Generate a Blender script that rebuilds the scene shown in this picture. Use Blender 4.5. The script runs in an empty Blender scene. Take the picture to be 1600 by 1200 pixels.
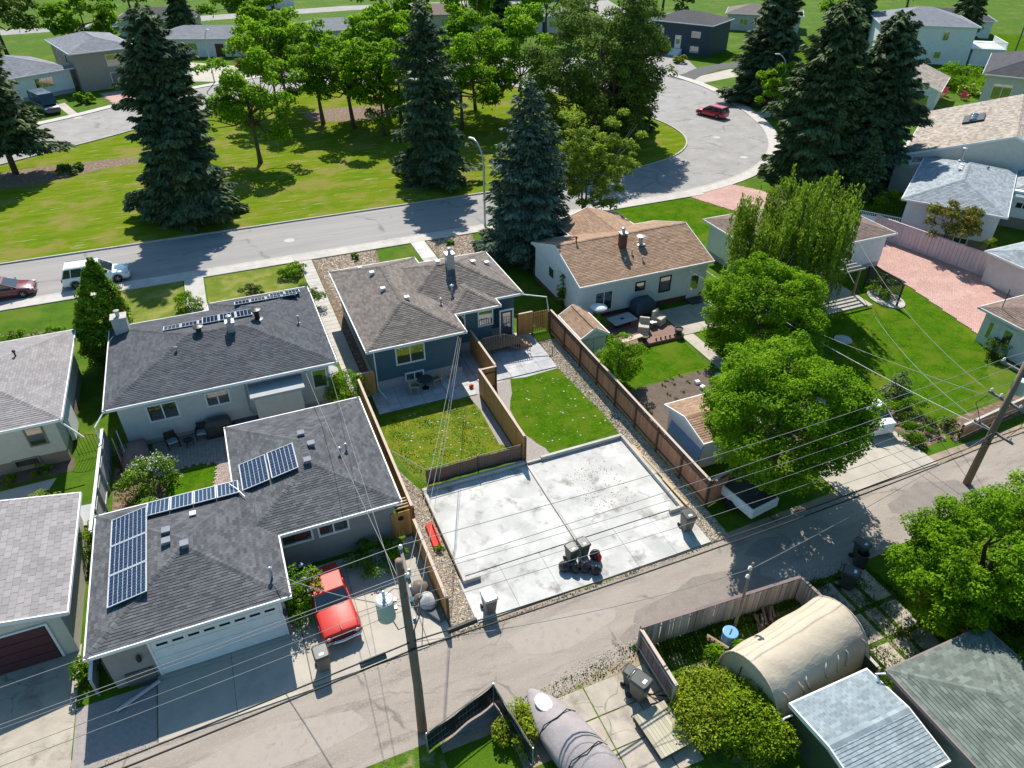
import bpy, bmesh, math, random
import numpy as np
from mathutils import Vector, Matrix
R=math.radians
# ---------------------------------------------------------------- camera, world, sun, exposure
sc=bpy.context.scene
COL=sc.collection
F_PX=1120.; HZ=-190.; PITCH=math.atan((600-HZ)/F_PX); HEAD=R(22.6); CAMH=27.
cam=bpy.data.cameras.new('camera'); camo=bpy.data.objects.new('camera',cam); COL.objects.link(camo)
cam.lens=36*F_PX/1600; cam.sensor_width=36; cam.clip_start=.5; cam.clip_end=2500
camo.location=(0,0,CAMH); camo.rotation_euler=(math.pi/2-PITCH,0,-HEAD)
sc.camera=camo
w=bpy.data.worlds.new('World'); sc.world=w; w.use_nodes=True
SUNV=Vector((.24,.91,1.)).normalized()          # towards the sun
nt=w.node_tree; bg=nt.nodes['Background']; sky=nt.nodes.new('ShaderNodeTexSky'); sky.sky_type='NISHITA'
sky.sun_disc=False; sky.sun_elevation=math.asin(SUNV.z); sky.sun_rotation=math.atan2(SUNV.x,SUNV.y)
sky.air_density=1.0; sky.dust_density=.6; sky.ozone_density=3.0
hs=nt.nodes.new('ShaderNodeHueSaturation'); hs.inputs['Saturation'].default_value=1.15; hs.inputs['Hue'].default_value=.482
nt.links.new(sky.outputs[0],hs.inputs['Color']); nt.links.new(hs.outputs[0],bg.inputs[0]); bg.inputs[1].default_value=.105
sl=bpy.data.lights.new('sun','SUN'); slo=bpy.data.objects.new('sun',sl); COL.objects.link(slo)
sl.energy=5.0; sl.angle=R(.53); sl.color=(1,.94,.83)
slo.rotation_euler=(-SUNV).to_track_quat('-Z','Y').to_euler(); slo.location=(0,0,60)
sc.view_settings.view_transform='Standard'; sc.view_settings.look='None'; sc.view_settings.gamma=1
sc.view_settings.use_curve_mapping=False; sc.view_settings.exposure=.60
sc.cycles.max_bounces=6; sc.cycles.diffuse_bounces=3; sc.cycles.glossy_bounces=3; sc.cycles.transmission_bounces=4; sc.cycles.transparent_max_bounces=6

def G(px,py,z=0.):
    """photo pixel -> point of the horizontal plane at height z"""
    r=px-800; u=600-py; f=F_PX
    fx=f*math.cos(PITCH)+u*math.sin(PITCH); uz=-f*math.sin(PITCH)+u*math.cos(PITCH)
    t=(z-CAMH)/uz; X=r*t; Y=fx*t; c,s=math.cos(HEAD),math.sin(HEAD)
    return (X*c+Y*s,-X*s+Y*c)

# ---------------------------------------------------------------- materials
MATS={}
def mat(name,c1,c2=None,scale=1.,detail=6,rough=.8,bump=0,bscale=None,island=0,orand=0,metal=0,stretch=(1,1,1),
        lo=.35,hi=.65,c3=None,s3=.3,t3=(.55,.7),spec=.4,transl=0,cracks=None,bstretch=None,c4=None,s4=5,t4=(.6,.68),rot=0,coat=0):
    m=bpy.data.materials.new(name); m.use_nodes=True; n=m.node_tree.nodes; l=m.node_tree.links
    b=n['Principled BSDF']; b.inputs['Roughness'].default_value=rough; b.inputs['Metallic'].default_value=metal
    b.inputs['Specular IOR Level'].default_value=spec
    if coat: b.inputs['Coat Weight'].default_value=coat; b.inputs['Coat Roughness'].default_value=.04
    geo=n.new('ShaderNodeNewGeometry')
    def vec(st,rt=0):
        mp=n.new('ShaderNodeMapping'); mp.inputs['Scale'].default_value=st; mp.inputs['Rotation'].default_value=(0,0,rt)
        l.new(geo.outputs['Position'],mp.inputs[0]); return mp.outputs[0]
    def noise(s,st,d=detail,rt=0):
        t=n.new('ShaderNodeTexNoise'); t.inputs['Scale'].default_value=s; t.inputs['Detail'].default_value=d
        t.inputs['Roughness'].default_value=.62; l.new(vec(st,rt),t.inputs['Vector']); return t.outputs['Fac']
    def mp(src,a,bb):
        q=n.new('ShaderNodeMapRange'); q.inputs[1].default_value=a; q.inputs[2].default_value=bb; l.new(src,q.inputs[0]); return q.outputs[0]
    def mix(f,a,bb,bt='MIX'):
        x=n.new('ShaderNodeMix'); x.data_type='RGBA'; x.blend_type=bt
        if isinstance(f,float): x.inputs[0].default_value=f
        else: l.new(f,x.inputs[0])
        for i,v in ((6,a),(7,bb)):
            if isinstance(v,tuple): x.inputs[i].default_value=(*v,1)
            else: l.new(v,x.inputs[i])
        return x.outputs[2]
    col=c1
    if c2: col=mix(mp(noise(scale,stretch,rt=rot),lo,hi),c1,c2)
    if c3: col=mix(mp(noise(s3,stretch,rt=rot),*t3),col,c3)
    if c4: col=mix(mp(noise(s4,(1,1,1),3),*t4),col,c4)
    if cracks:
        v=n.new('ShaderNodeTexVoronoi'); v.feature='DISTANCE_TO_EDGE'; v.inputs['Scale'].default_value=cracks[0]
        nz=n.new('ShaderNodeTexNoise'); nz.inputs['Scale'].default_value=.9; nz.inputs['Detail'].default_value=5
        l.new(geo.outputs['Position'],nz.inputs['Vector'])
        ad=n.new('ShaderNodeMix'); ad.data_type='RGBA'; ad.blend_type='ADD'; ad.inputs[0].default_value=cracks[2]
        l.new(geo.outputs['Position'],ad.inputs[6]); l.new(nz.outputs['Color'],ad.inputs[7]); l.new(ad.outputs[2],v.inputs['Vector'])
        q=n.new('ShaderNodeMapRange'); q.inputs[1].default_value=0; q.inputs[2].default_value=cracks[1]; q.inputs[3].default_value=1; q.inputs[4].default_value=0
        l.new(v.outputs['Distance'],q.inputs[0])
        br=mp(noise(.35,(1,1,1),3),.47,.6)
        mu=n.new('ShaderNodeMath'); mu.operation='MULTIPLY'; l.new(q.outputs[0],mu.inputs[0]); l.new(br,mu.inputs[1])
        m2=n.new('ShaderNodeMath'); m2.operation='MULTIPLY'; l.new(mu.outputs[0],m2.inputs[0]); m2.inputs[1].default_value=.75
        col=mix(m2.outputs[0],col,cracks[3])
    for amt,kind in ((island,'i'),(orand,'o')):
        if amt:
            if kind=='i': src=geo.outputs['Random Per Island']
            else: src=n.new('ShaderNodeObjectInfo').outputs['Random']
            q=n.new('ShaderNodeMapRange'); q.inputs[3].default_value=1-amt; q.inputs[4].default_value=1+amt; l.new(src,q.inputs[0])
            h=n.new('ShaderNodeHueSaturation'); l.new(q.outputs[0],h.inputs['Value'])
            if isinstance(col,tuple): h.inputs['Color'].default_value=(*col,1)
            else: l.new(col,h.inputs['Color'])
            col=h.outputs[0]
    if isinstance(col,tuple): b.inputs['Base Color'].default_value=(*col,1)
    else: l.new(col,b.inputs['Base Color'])
    if bump:
        bp=n.new('ShaderNodeBump'); bp.inputs['Distance'].default_value=bump; bp.inputs['Strength'].default_value=1
        l.new(noise(bscale or scale*6,bstretch or (1,1,1),4),bp.inputs['Height']); l.new(bp.outputs[0],b.inputs['Normal'])
    if transl:
        tr=n.new('ShaderNodeBsdfTranslucent'); ms=n.new('ShaderNodeMixShader'); ms.inputs[0].default_value=transl
        if isinstance(col,tuple): tr.inputs[0].default_value=(*col,1)
        else: l.new(col,tr.inputs[0])
        l.new(b.outputs[0],ms.inputs[1]); l.new(tr.outputs[0],ms.inputs[2]); l.new(ms.outputs[0],n['Material Output'].inputs[0])
    MATS[name]=m; return m

# ground
mat('lawn',(.070,.14,.006),(.042,.10,.005),scale=.9,c3=(.13,.16,.02),s3=.22,t3=(.5,.75),bump=.03,bscale=18,rough=.95,c4=(.10,.18,.014),s4=9,spec=.1)
mat('lush_lawn',(.060,.140,.005),(.032,.090,.004),scale=1.3,detail=10,c3=(.105,.145,.014),s3=.55,t3=(.47,.66),bump=.05,bscale=16,rough=1,c4=(.08,.155,.009),s4=5,t4=(.5,.66),spec=.0)
mat('park_grass',(.082,.155,.007),(.155,.185,.015),scale=.9,detail=9,stretch=(.2,1.2,1),c3=(.30,.29,.14),s3=1.7,t3=(.575,.67),bump=.04,bscale=9,rough=1,c4=(.19,.18,.045),s4=.25,t4=(.5,.64),rot=R(-6),spec=.0)
mat('yellow_lawn',(.15,.17,.010),(.07,.14,.007),scale=1.1,c3=(.27,.22,.03),s3=2.0,t3=(.53,.72),bump=.03,bscale=20,rough=.95,spec=.1)
mat('dry_lawn',(.15,.175,.022),(.08,.14,.010),scale=.8,c3=(.26,.24,.07),s3=.6,t3=(.45,.7),bump=.03,bscale=18,rough=.95,spec=.1)
mat('weeds',(.09,.17,.012),(.05,.10,.012),scale=3,c3=(.24,.21,.10),s3=1.3,t3=(.5,.62),bump=.06,bscale=12,rough=.95,spec=.1)
mat('street_asphalt',(.235,.225,.225),(.285,.27,.265),scale=.5,stretch=(.12,1.4,1),c3=(.19,.185,.19),s3=1.2,t3=(.55,.8),rough=.9,bump=.006,bscale=40,c4=(.26,.25,.24),s4=14,cracks=(.09,.02,1.2,(.12,.115,.11)))
mat('curve_asphalt',(.235,.225,.22),(.30,.285,.28),scale=.4,c3=(.19,.185,.185),s3=.9,t3=(.5,.8),rough=.9,bump=.006,bscale=40,c4=(.26,.25,.24),s4=12,cracks=(.12,.02,1.2,(.13,.12,.115)))
mat('alley_asphalt',(.25,.216,.19),(.315,.27,.235),scale=.9,detail=9,stretch=(.3,1.3,1),c3=(.16,.135,.12),s3=1.1,t3=(.54,.72),rough=.92,bump=.012,bscale=30,c4=(.36,.32,.28),s4=13,t4=(.56,.7),cracks=(.28,.02,1.3,(.11,.10,.09)))
mat('alley_patch',(.19,.165,.15),(.23,.20,.18),scale=2,rough=.92,bump=.008,bscale=40,c4=(.30,.27,.24),s4=16); mat('alley_patch_pale',(.30,.26,.23),(.35,.305,.27),scale=2,rough=.92,bump=.008,bscale=40,c3=(.24,.20,.18),s3=2)
mat('sidewalk_concrete',(.46,.43,.40),(.38,.36,.34),scale=1.2,rough=.9,bump=.004,bscale=30,orand=.06)
mat('new_concrete',(.46,.455,.445),(.36,.36,.355),scale=.7,c3=(.53,.525,.515),s3=.55,t3=(.48,.62),rough=.8,bump=.003,bscale=25,c4=(.22,.205,.19),s4=1.0,t4=(.55,.72),orand=.03)
mat('drive_concrete',(.43,.385,.33),(.36,.33,.29),scale=.8,c3=(.29,.26,.23),s3=.5,t3=(.55,.75),rough=.9,bump=.004,bscale=30,orand=.05)
mat('old_concrete',(.42,.37,.31),(.33,.29,.245),scale=1.3,c3=(.22,.19,.16),s3=.9,t3=(.52,.7),rough=.92,bump=.01,bscale=25,orand=.08,cracks=(.5,.015,1.0,(.10,.12,.05)))
mat('patio_stone',(.40,.40,.42),(.31,.31,.33),scale=1.5,c3=(.5,.5,.52),s3=.8,t3=(.5,.7),rough=.85,bump=.006,bscale=12)
mat('curb',(.47,.45,.42),(.38,.36,.34),scale=2,rough=.9)
mat('joint',(.16,.15,.135),(.11,.10,.09),scale=4,rough=1)
mat('brick_drive',(.45,.27,.235),(.40,.24,.21),scale=.8,c3=(.50,.34,.29),s3=.35,t3=(.5,.7),rough=.85,bump=.004,bscale=30,island=.10)
mat('paver',(.40,.30,.27),(.30,.25,.23),scale=3,rough=.9,island=.2)
mat('paver_grey',(.20,.18,.175),(.27,.24,.225),scale=3,rough=.9,island=.15)
mat('black_drive',(.05,.05,.055),(.07,.07,.075),scale=2,rough=.85)
mat('soil',(.10,.075,.060),(.14,.105,.085),scale=2.2,rough=1,bump=.05,bscale=10)
mat('mulch',(.20,.135,.09),(.11,.075,.055),scale=5,c3=(.30,.22,.16),s3=3,t3=(.5,.65),rough=1,bump=.06,bscale=14)
mat('gravel_bed',(.44,.37,.28),(.33,.27,.20),scale=8,rough=1,bump=.04,bscale=16)
mat('grey_gravel',(.33,.29,.28),(.26,.235,.225),scale=6,rough=1,bump=.02,bscale=22)
mat('gravel_stone',(.52,.44,.34),(.33,.28,.23),scale=6,rough=.9,island=.55)
mat('dirt',(.33,.26,.195),(.24,.19,.14),scale=1.5,rough=1,bump=.04,bscale=8,c3=(.12,.15,.03),s3=1.2,t3=(.56,.66))
# roofs
def shg(name,c1,c2,isl=.3,**k): mat(name,c1,c2,scale=1.1,rough=.92,island=isl,spec=.25,bump=.004,bscale=60,**k)
shg('shingle_charcoal',(.075,.080,.090),(.105,.110,.120),.27)
shg('shingle_slate',(.062,.068,.082),(.084,.09,.104),.24)
shg('shingle_brown',(.145,.125,.115),(.18,.156,.143),.26)
shg('shingle_tan',(.33,.215,.145),(.275,.18,.125),.22)
shg('shingle_mauve',(.285,.265,.27),(.24,.222,.228),.13)
shg('shingle_rust',(.20,.145,.125),(.165,.122,.107),.2)
shg('shingle_paleblue',(.30,.335,.365),(.24,.27,.30),.22)
shg('shingle_green',(.16,.185,.165),(.12,.145,.13),.25)
shg('shingle_bluegrey',(.20,.25,.28),(.28,.33,.36),.18)
shg('shake_beige',(.36,.31,.265),(.27,.23,.20),.3)
shg('shingle_farblue',(.22,.23,.26),(.17,.18,.21),.15)
shg('shingle_dark',(.055,.055,.065),(.07,.07,.08),.15)
mat('deck_under',(.05,.05,.05),rough=1)
# walls etc.
def flat(name,c,rough=.7,**k): mat(name,c,tuple(v*.9 for v in c),scale=2.5,rough=rough,**k)
flat('white_trim',(.76,.77,.78),.5); flat('siding_blue',(.058,.120,.158),.6,bump=.01,bscale=7,bstretch=(.02,.02,1)); flat('siding_pale',(.55,.56,.55),.7)
flat('siding_white',(.72,.735,.75),.6,bump=.01,bscale=7,bstretch=(.02,.02,1)); flat('stucco_white',(.68,.69,.69),.85,bump=.01,bscale=20); flat('stucco_cream',(.60,.57,.50),.9,bump=.01,bscale=20)
flat('stucco_grey',(.30,.28,.265),.9,bump=.01,bscale=20); flat('stucco_tan',(.36,.31,.26),.9,bump=.01,bscale=20); flat('foundation',(.36,.37,.38),.9); flat('foundation_tan',(.25,.22,.18),.9)
flat('stone_veneer',(.15,.135,.125),.9,bump=.03,bscale=10); flat('maroon_door',(.085,.030,.036),.5); flat('dark_blue',(.035,.055,.085),.6)
flat('black_metal',(.016,.016,.018),.45); flat('galvanized',(.45,.47,.49),.4,metal=.6); flat('vent_white',(.7,.7,.7),.5); flat('brick_red',(.16,.06,.05),.9)
mat('window_glass',(.34,.35,.34),rough=.04,metal=.9,spec=.8); flat('window_dark',(.02,.02,.022),.2)
mat('solar_cell',(.010,.024,.060),(.016,.034,.08),scale=6,rough=.12,spec=.6,island=.18); flat('solar_frame',(.50,.53,.56),.45)
flat('cedar_fence',(.44,.215,.125),.85,orand=.18,bump=.006,bscale=9,bstretch=(1,1,.1)); flat('cedar_orange',(.54,.265,.085),.8,orand=.14,bump=.006,bscale=9,bstretch=(1,1,.1))
flat('cedar_cap',(.50,.40,.33),.85); flat('grey_board',(.40,.36,.32),.95,orand=.25,bump=.01,bscale=9,bstretch=(1,1,.1)); flat('mauve_board',(.23,.17,.165),.95,orand=.16); flat('fence_post_dark',(.11,.07,.05),.9)
flat('vinyl_pink',(.62,.51,.53),.55,orand=.05); flat('privacy_screen',(.17,.105,.08),.95); flat('deck_brown',(.22,.125,.10),.8,orand=.12); flat('deck_grey',(.40,.37,.28),.9,orand=.15)
flat('plastic_dark',(.045,.05,.05),.35); flat('plastic_brown',(.16,.135,.115),.55); flat('plastic_green',(.055,.085,.05),.5); flat('bag_black',(.02,.02,.025),.25,bump=.03,bscale=14)
flat('red_plastic',(.50,.03,.015),.8); flat('turquoise',(.14,.55,.60),.4); flat('pink_plastic',(.75,.09,.22),.4); flat('blue_plastic',(.13,.33,.60),.4); flat('fabric_tan',(.52,.45,.36),.9,bump=.015,bscale=4)
mat('tarp_tan',(.54,.465,.365),(.47,.40,.31),scale=1,rough=.7,bump=.05,bscale=1.3,transl=.12,bstretch=(1,1,2.5)); mat('tarp_brown',(.25,.16,.14),(.21,.13,.115),scale=2,rough=.8,bump=.05,bscale=3)
mat('boat_cover',(.33,.295,.30),(.26,.235,.24),scale=1.5,rough=.85,bump=.03,bscale=2.5); flat('pole_wood',(.215,.155,.12),.95,bump=.01,bscale=8,bstretch=(1,1,.08)); flat('arm_wood',(.20,.18,.17),.9)
mat('wire',(.22,.225,.23),rough=.5,metal=.2); mat('cable',(.02,.02,.022),rough=.6); flat('transformer',(.45,.49,.51),.45); flat('porcelain',(.7,.72,.75),.2); flat('porcelain_blue',(.12,.25,.42),.2)
flat('lamp_steel',(.40,.46,.52),.4,metal=.3); flat('chrome',(.62,.65,.68),.12,metal=1); flat('rubber',(.018,.018,.018),.8); flat('rim',(.35,.36,.38),.3,metal=.7)
for nm,c in (('paint_white',(.80,.81,.82)),('paint_maroon',(.16,.022,.03)),('paint_red',(.50,.015,.03)),('paint_coral',(.50,.035,.028)),('paint_van',(.035,.045,.065))): mat(nm,c,rough=.45 if 'coral' in nm else .3,spec=.3 if 'coral' in nm else .5,coat=.0 if 'coral' in nm else .6)
mat('auto_glass',(.03,.045,.055),rough=.05,metal=.2,spec=.9); flat('tail_red',(.4,.01,.01),.25); flat('lamp_glass',(.6,.62,.65),.15); flat('amber',(.6,.25,.02),.3)
flat('slate_paver',(.10,.11,.12),.8); flat('wood_new',(.50,.36,.22),.8); flat('wood_rail',(.33,.20,.13),.8); flat('log',(.22,.15,.10),.95,orand=.2); flat('pebble_white',(.62,.56,.47),.9); flat('table_top',(.40,.40,.42),.6)
flat('copper_pipe',(.20,.12,.10),.6); flat('lattice',(.075,.05,.055),.8); flat('retaining',(.42,.36,.33),.9,bump=.02,bscale=9)
# vegetation
def leafm(name,c1,c2,isl=.35,tr=.3,sc_=.7): mat(name,c1,c2,scale=sc_,rough=.6,island=isl,transl=tr,spec=.08)
leafm('leaf_bright',(.215,.385,.012),(.11,.24,.008),.4,.5,1.1); leafm('leaf_mid',(.165,.32,.010),(.09,.20,.008),.4,.48,1.1); leafm('leaf_yellow',(.27,.36,.014),(.15,.26,.010),.4,.42); leafm('leaf_dull',(.15,.235,.035),(.085,.145,.025),.5,.35)
leafm('leaf_olive',(.20,.31,.03),(.27,.33,.045),.4,.4); leafm('leaf_russet',(.22,.17,.03),(.13,.18,.025),.4,.35); leafm('leaf_cedar',(.22,.35,.022),(.11,.21,.014),.4,.25); leafm('leaf_willow',(.22,.33,.03),(.14,.23,.02),.4,.45)
leafm('needle_blue',(.135,.185,.075),(.065,.105,.060),.45,.16,.5); leafm('needle_green',(.14,.19,.065),(.07,.11,.05),.45,.16,.5); leafm('needle_grey',(.15,.205,.135),(.085,.13,.09),.45,.16,.5)
leafm('blossom_white',(.72,.68,.60),(.58,.52,.44),.2,.2); leafm('blossom_lilac',(.42,.38,.65),(.32,.28,.55),.2,.2); leafm('grass_blade',(.11,.21,.02),(.07,.14,.014),.3,.3); leafm('leaf_lime',(.30,.36,.025),(.20,.28,.018),.35,.4)
leafm('blossom_pink',(.45,.18,.25),(.35,.12,.2),.2,.2); flat('bark',(.11,.085,.065),.95,bump=.02,bscale=10); flat('bark_pale',(.20,.17,.15),.95,bump=.02,bscale=10)

# ---------------------------------------------------------------- mesh helpers
def setmesh(me,v,f4,mi=None,smooth=False):
    """v: (N,3) array; f4: (M,k) int array of equal-size faces"""
    v=np.asarray(v,dtype=np.float32); f4=np.asarray(f4,dtype=np.int32); k=f4.shape[1]
    me.vertices.add(len(v)); me.vertices.foreach_set('co',v.ravel())
    me.loops.add(f4.size); me.loops.foreach_set('vertex_index',f4.ravel())
    me.polygons.add(len(f4)); me.polygons.foreach_set('loop_start',np.arange(0,f4.size,k,dtype=np.int32))
    if mi is not None: me.polygons.foreach_set('material_index',np.asarray(mi,dtype=np.int32))
    me.polygons.foreach_set('use_smooth',np.full(len(f4),smooth,dtype=bool))
    me.update(calc_edges=True)
def link(name,me,parent=None,loc=(0,0,0),rz=0,kind=None):
    o=bpy.data.objects.new(name,me); COL.objects.link(o); o.location=loc; o.rotation_euler=(0,0,rz)
    if parent is not None: o.parent=parent
    if kind: o['kind']=kind
    return o
def thing(name,label,cat,loc=(0,0,0),rz=0,group=None):
    o=bpy.data.objects.new(name,None); COL.objects.link(o); o.location=loc if len(loc)==3 else (loc[0],loc[1],0); o.rotation_euler=(0,0,rz)
    o.empty_display_size=.3
    return tag(o,label,cat,group)
def tag(o,label,cat,group=None):
    o['label']=label; o['category']=cat
    if group: o['group']=group
    return o
def dup(root,loc,rz=None,label=None,group=None):
    r=root.copy(); COL.objects.link(r); r.location=loc if len(loc)==3 else (loc[0],loc[1],0)
    if rz is not None: r.rotation_euler=(0,0,rz)
    if label: r['label']=label
    if group: r['group']=group
    for ch in list(root.children):
        c=ch.copy(); COL.objects.link(c); c.parent=r
        for g in ch.children:
            d=g.copy(); COL.objects.link(d); d.parent=c
    return r
class MB:
    def __init__(s): s.v=[]; s.f=[]; s.m=[]
    def add(s,vs,fs,m=0):
        b=len(s.v); s.v+= [tuple(p) for p in vs]; s.f+=[tuple(i+b for i in f) for f in fs]; s.m+=[m]*len(fs); return s
    def box(s,c,d,rz=0,m=0,rx=0,ry=0):
        M=Matrix.Translation(c)@Matrix.Rotation(rz,4,'Z')@Matrix.Rotation(ry,4,'Y')@Matrix.Rotation(rx,4,'X')
        x,y,z=[q/2 for q in d]
        vs=[M@Vector(p) for p in ((-x,-y,-z),(x,-y,-z),(x,y,-z),(-x,y,-z),(-x,-y,z),(x,-y,z),(x,y,z),(-x,y,z))]
        return s.add(vs,[(0,3,2,1),(4,5,6,7),(0,1,5,4),(1,2,6,5),(2,3,7,6),(3,0,4,7)],m)
    def bb(s,x0,x1,y0,y1,z0,z1,m=0): return s.box(((x0+x1)/2,(y0+y1)/2,(z0+z1)/2),(abs(x1-x0),abs(y1-y0),abs(z1-z0)),m=m)
    def prism(s,pts,z0,z1,m=0):
        n=len(pts); a=sum(pts[i][0]*pts[(i+1)%n][1]-pts[(i+1)%n][0]*pts[i][1] for i in range(n))
        if a<0: pts=pts[::-1]
        vs=[(p[0],p[1],z0) for p in pts]+[(p[0],p[1],z1) for p in pts]
        return s.add(vs,[tuple(range(n-1,-1,-1)),tuple(range(n,2*n))]+[(i,(i+1)%n,n+(i+1)%n,n+i) for i in range(n)],m)
    def sheet(s,pts,z,m=0):
        n=len(pts); a=sum(pts[i][0]*pts[(i+1)%n][1]-pts[(i+1)%n][0]*pts[i][1] for i in range(n))
        if a<0: pts=pts[::-1]
        return s.add([(p[0],p[1],z) for p in pts],[tuple(range(n))],m)
    def tube(s,pts,r,n=8,m=0,cap=True):
        P=[Vector(p) for p in pts]; rs=r if isinstance(r,(list,tuple)) else [r]*len(P); b=len(s.v); up=Vector((0,0,1)); a0=None
        for i,p in enumerate(P):
            d=(P[min(i+1,len(P)-1)]-P[max(i-1,0)]).normalized()
            if a0 is None:
                a0=d.cross(up); a0=Vector((1,0,0)) if a0.length<.01 else a0.normalized()
            a=(a0-d*a0.dot(d)).normalized(); a0=a; c=d.cross(a)
            for k in range(n):
                t=2*math.pi*k/n; s.v.append(tuple(p+(a*math.cos(t)+c*math.sin(t))*rs[i]))
        for i in range(len(P)-1):
            for k in range(n):
                s.f.append((b+i*n+k,b+i*n+(k+1)%n,b+(i+1)*n+(k+1)%n,b+(i+1)*n+k)); s.m.append(m)
        if cap:
            s.f.append(tuple(b+k for k in range(n-1,-1,-1))); s.f.append(tuple(b+(len(P)-1)*n+k for k in range(n))); s.m+=[m,m]
        return s
    def lathe(s,prof,c=(0,0,0),n=16,m=0,sx=1,sy=1):
        b=len(s.v)
        for r,z in prof:
            for k in range(n):
                t=2*math.pi*k/n; s.v.append((c[0]+r*sx*math.cos(t),c[1]+r*sy*math.sin(t),c[2]+z))
        for i in range(len(prof)-1):
            for k in range(n): s.f.append((b+i*n+k,b+i*n+(k+1)%n,b+(i+1)*n+(k+1)%n,b+(i+1)*n+k)); s.m.append(m)
        s.f.append(tuple(b+k for k in range(n-1,-1,-1))); s.f.append(tuple(b+(len(prof)-1)*n+k for k in range(n))); s.m+=[m,m]
        return s
    def loft(s,rings,m=0,cap=True):
        b=len(s.v); n=len(rings[0])
        for r in rings: s.v+=[tuple(p) for p in r]
        for i in range(len(rings)-1):
            for k in range(n): s.f.append((b+i*n+k,b+i*n+(k+1)%n,b+(i+1)*n+(k+1)%n,b+(i+1)*n+k)); s.m.append(m)
        if cap: s.f.append(tuple(b+k for k in range(n-1,-1,-1))); s.f.append(tuple(b+(len(rings)-1)*n+k for k in range(n))); s.m+=[m,m]
        return s
    def build(s,name,mats,parent=None,loc=(0,0,0),rz=0,smooth=False,bevel=0,kind=None,subd=0,seg=1):
        me=bpy.data.meshes.new(name); me.from_pydata(s.v,[],s.f)
        for q in (mats if isinstance(mats,(list,tuple)) else [mats]): me.materials.append(MATS[q])
        me.polygons.foreach_set('material_index',s.m); me.polygons.foreach_set('use_smooth',[smooth]*len(s.f)); me.update()
        bm=bmesh.new(); bm.from_mesh(me); bmesh.ops.recalc_face_normals(bm,faces=bm.faces); bm.to_mesh(me); bm.free()
        o=link(name,me,parent,loc,rz,kind)
        if bevel: q=o.modifiers.new('bevel','BEVEL'); q.width=bevel; q.segments=seg; q.limit_method='ANGLE'
        if subd: q=o.modifiers.new('subd','SUBSURF'); q.levels=subd; q.render_levels=subd
        return o
def patch(name,pts,z,m,kind='structure',parent=None):
    b=MB(); b.sheet(pts,z); o=b.build(name,m,parent)
    # make sure it faces up
    if o.data.polygons[0].normal.z<0: o.data.flip_normals()
    if kind and parent is None: o['kind']=kind
    return o
def rect(x0,x1,y0,y1): return [(x0,y0),(x1,y0),(x1,y1),(x0,y1)]
def GP(*q): return [G(a,b) for a,b in q]
# ---------------------------------------------------------------- roofs and houses
def clip(poly,a,b,c):
    out=[]
    for i in range(len(poly)):
        p,q=poly[i],poly[(i+1)%len(poly)]; dp=a*p[0]+b*p[1]+c; dq=a*q[0]+b*q[1]+c
        if dp>=0: out.append(p)
        if (dp>=0)!=(dq>=0):
            t=dp/(dp-dq); out.append((p[0]+(q[0]-p[0])*t,p[1]+(q[1]-p[1])*t))
    return out
def roof_faces(x0,x1,y0,y1,z,p,kind):
    W,D=x1-x0,y1-y0
    if kind=='hip':
        h=min(W,D)/2
        if W>=D: a=(x0+h,y0+h,z+h*p); b=(x1-h,y0+h,z+h*p)
        else: a=(x0+h,y0+h,z+h*p); b=(x0+h,y1-h,z+h*p)
        A,B,C,D_=(x0,y0,z),(x1,y0,z),(x1,y1,z),(x0,y1,z)
        if abs(W-D)<.02: return [[A,B,a],[B,C,a],[C,D_,a],[D_,A,a]]
        if W>=D: return [[A,B,b,a],[B,C,b],[C,D_,a,b],[D_,A,a]]
        return [[A,B,a],[B,C,b,a],[C,D_,b],[D_,A,a,b]]
    if kind=='gx':   # ridge along x
        h=D/2; a=(x0,y0+h,z+h*p); b=(x1,y0+h,z+h*p)
        return [[(x0,y0,z),(x1,y0,z),b,a],[(x1,y1,z),(x0,y1,z),a,b]]
    if kind=='gy':
        h=W/2; a=(x0+h,y0,z+h*p); b=(x0+h,y1,z+h*p)
        return [[(x1,y0,z),(x1,y1,z),b,a],[(x0,y1,z),(x0,y0,z),a,b]]
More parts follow.
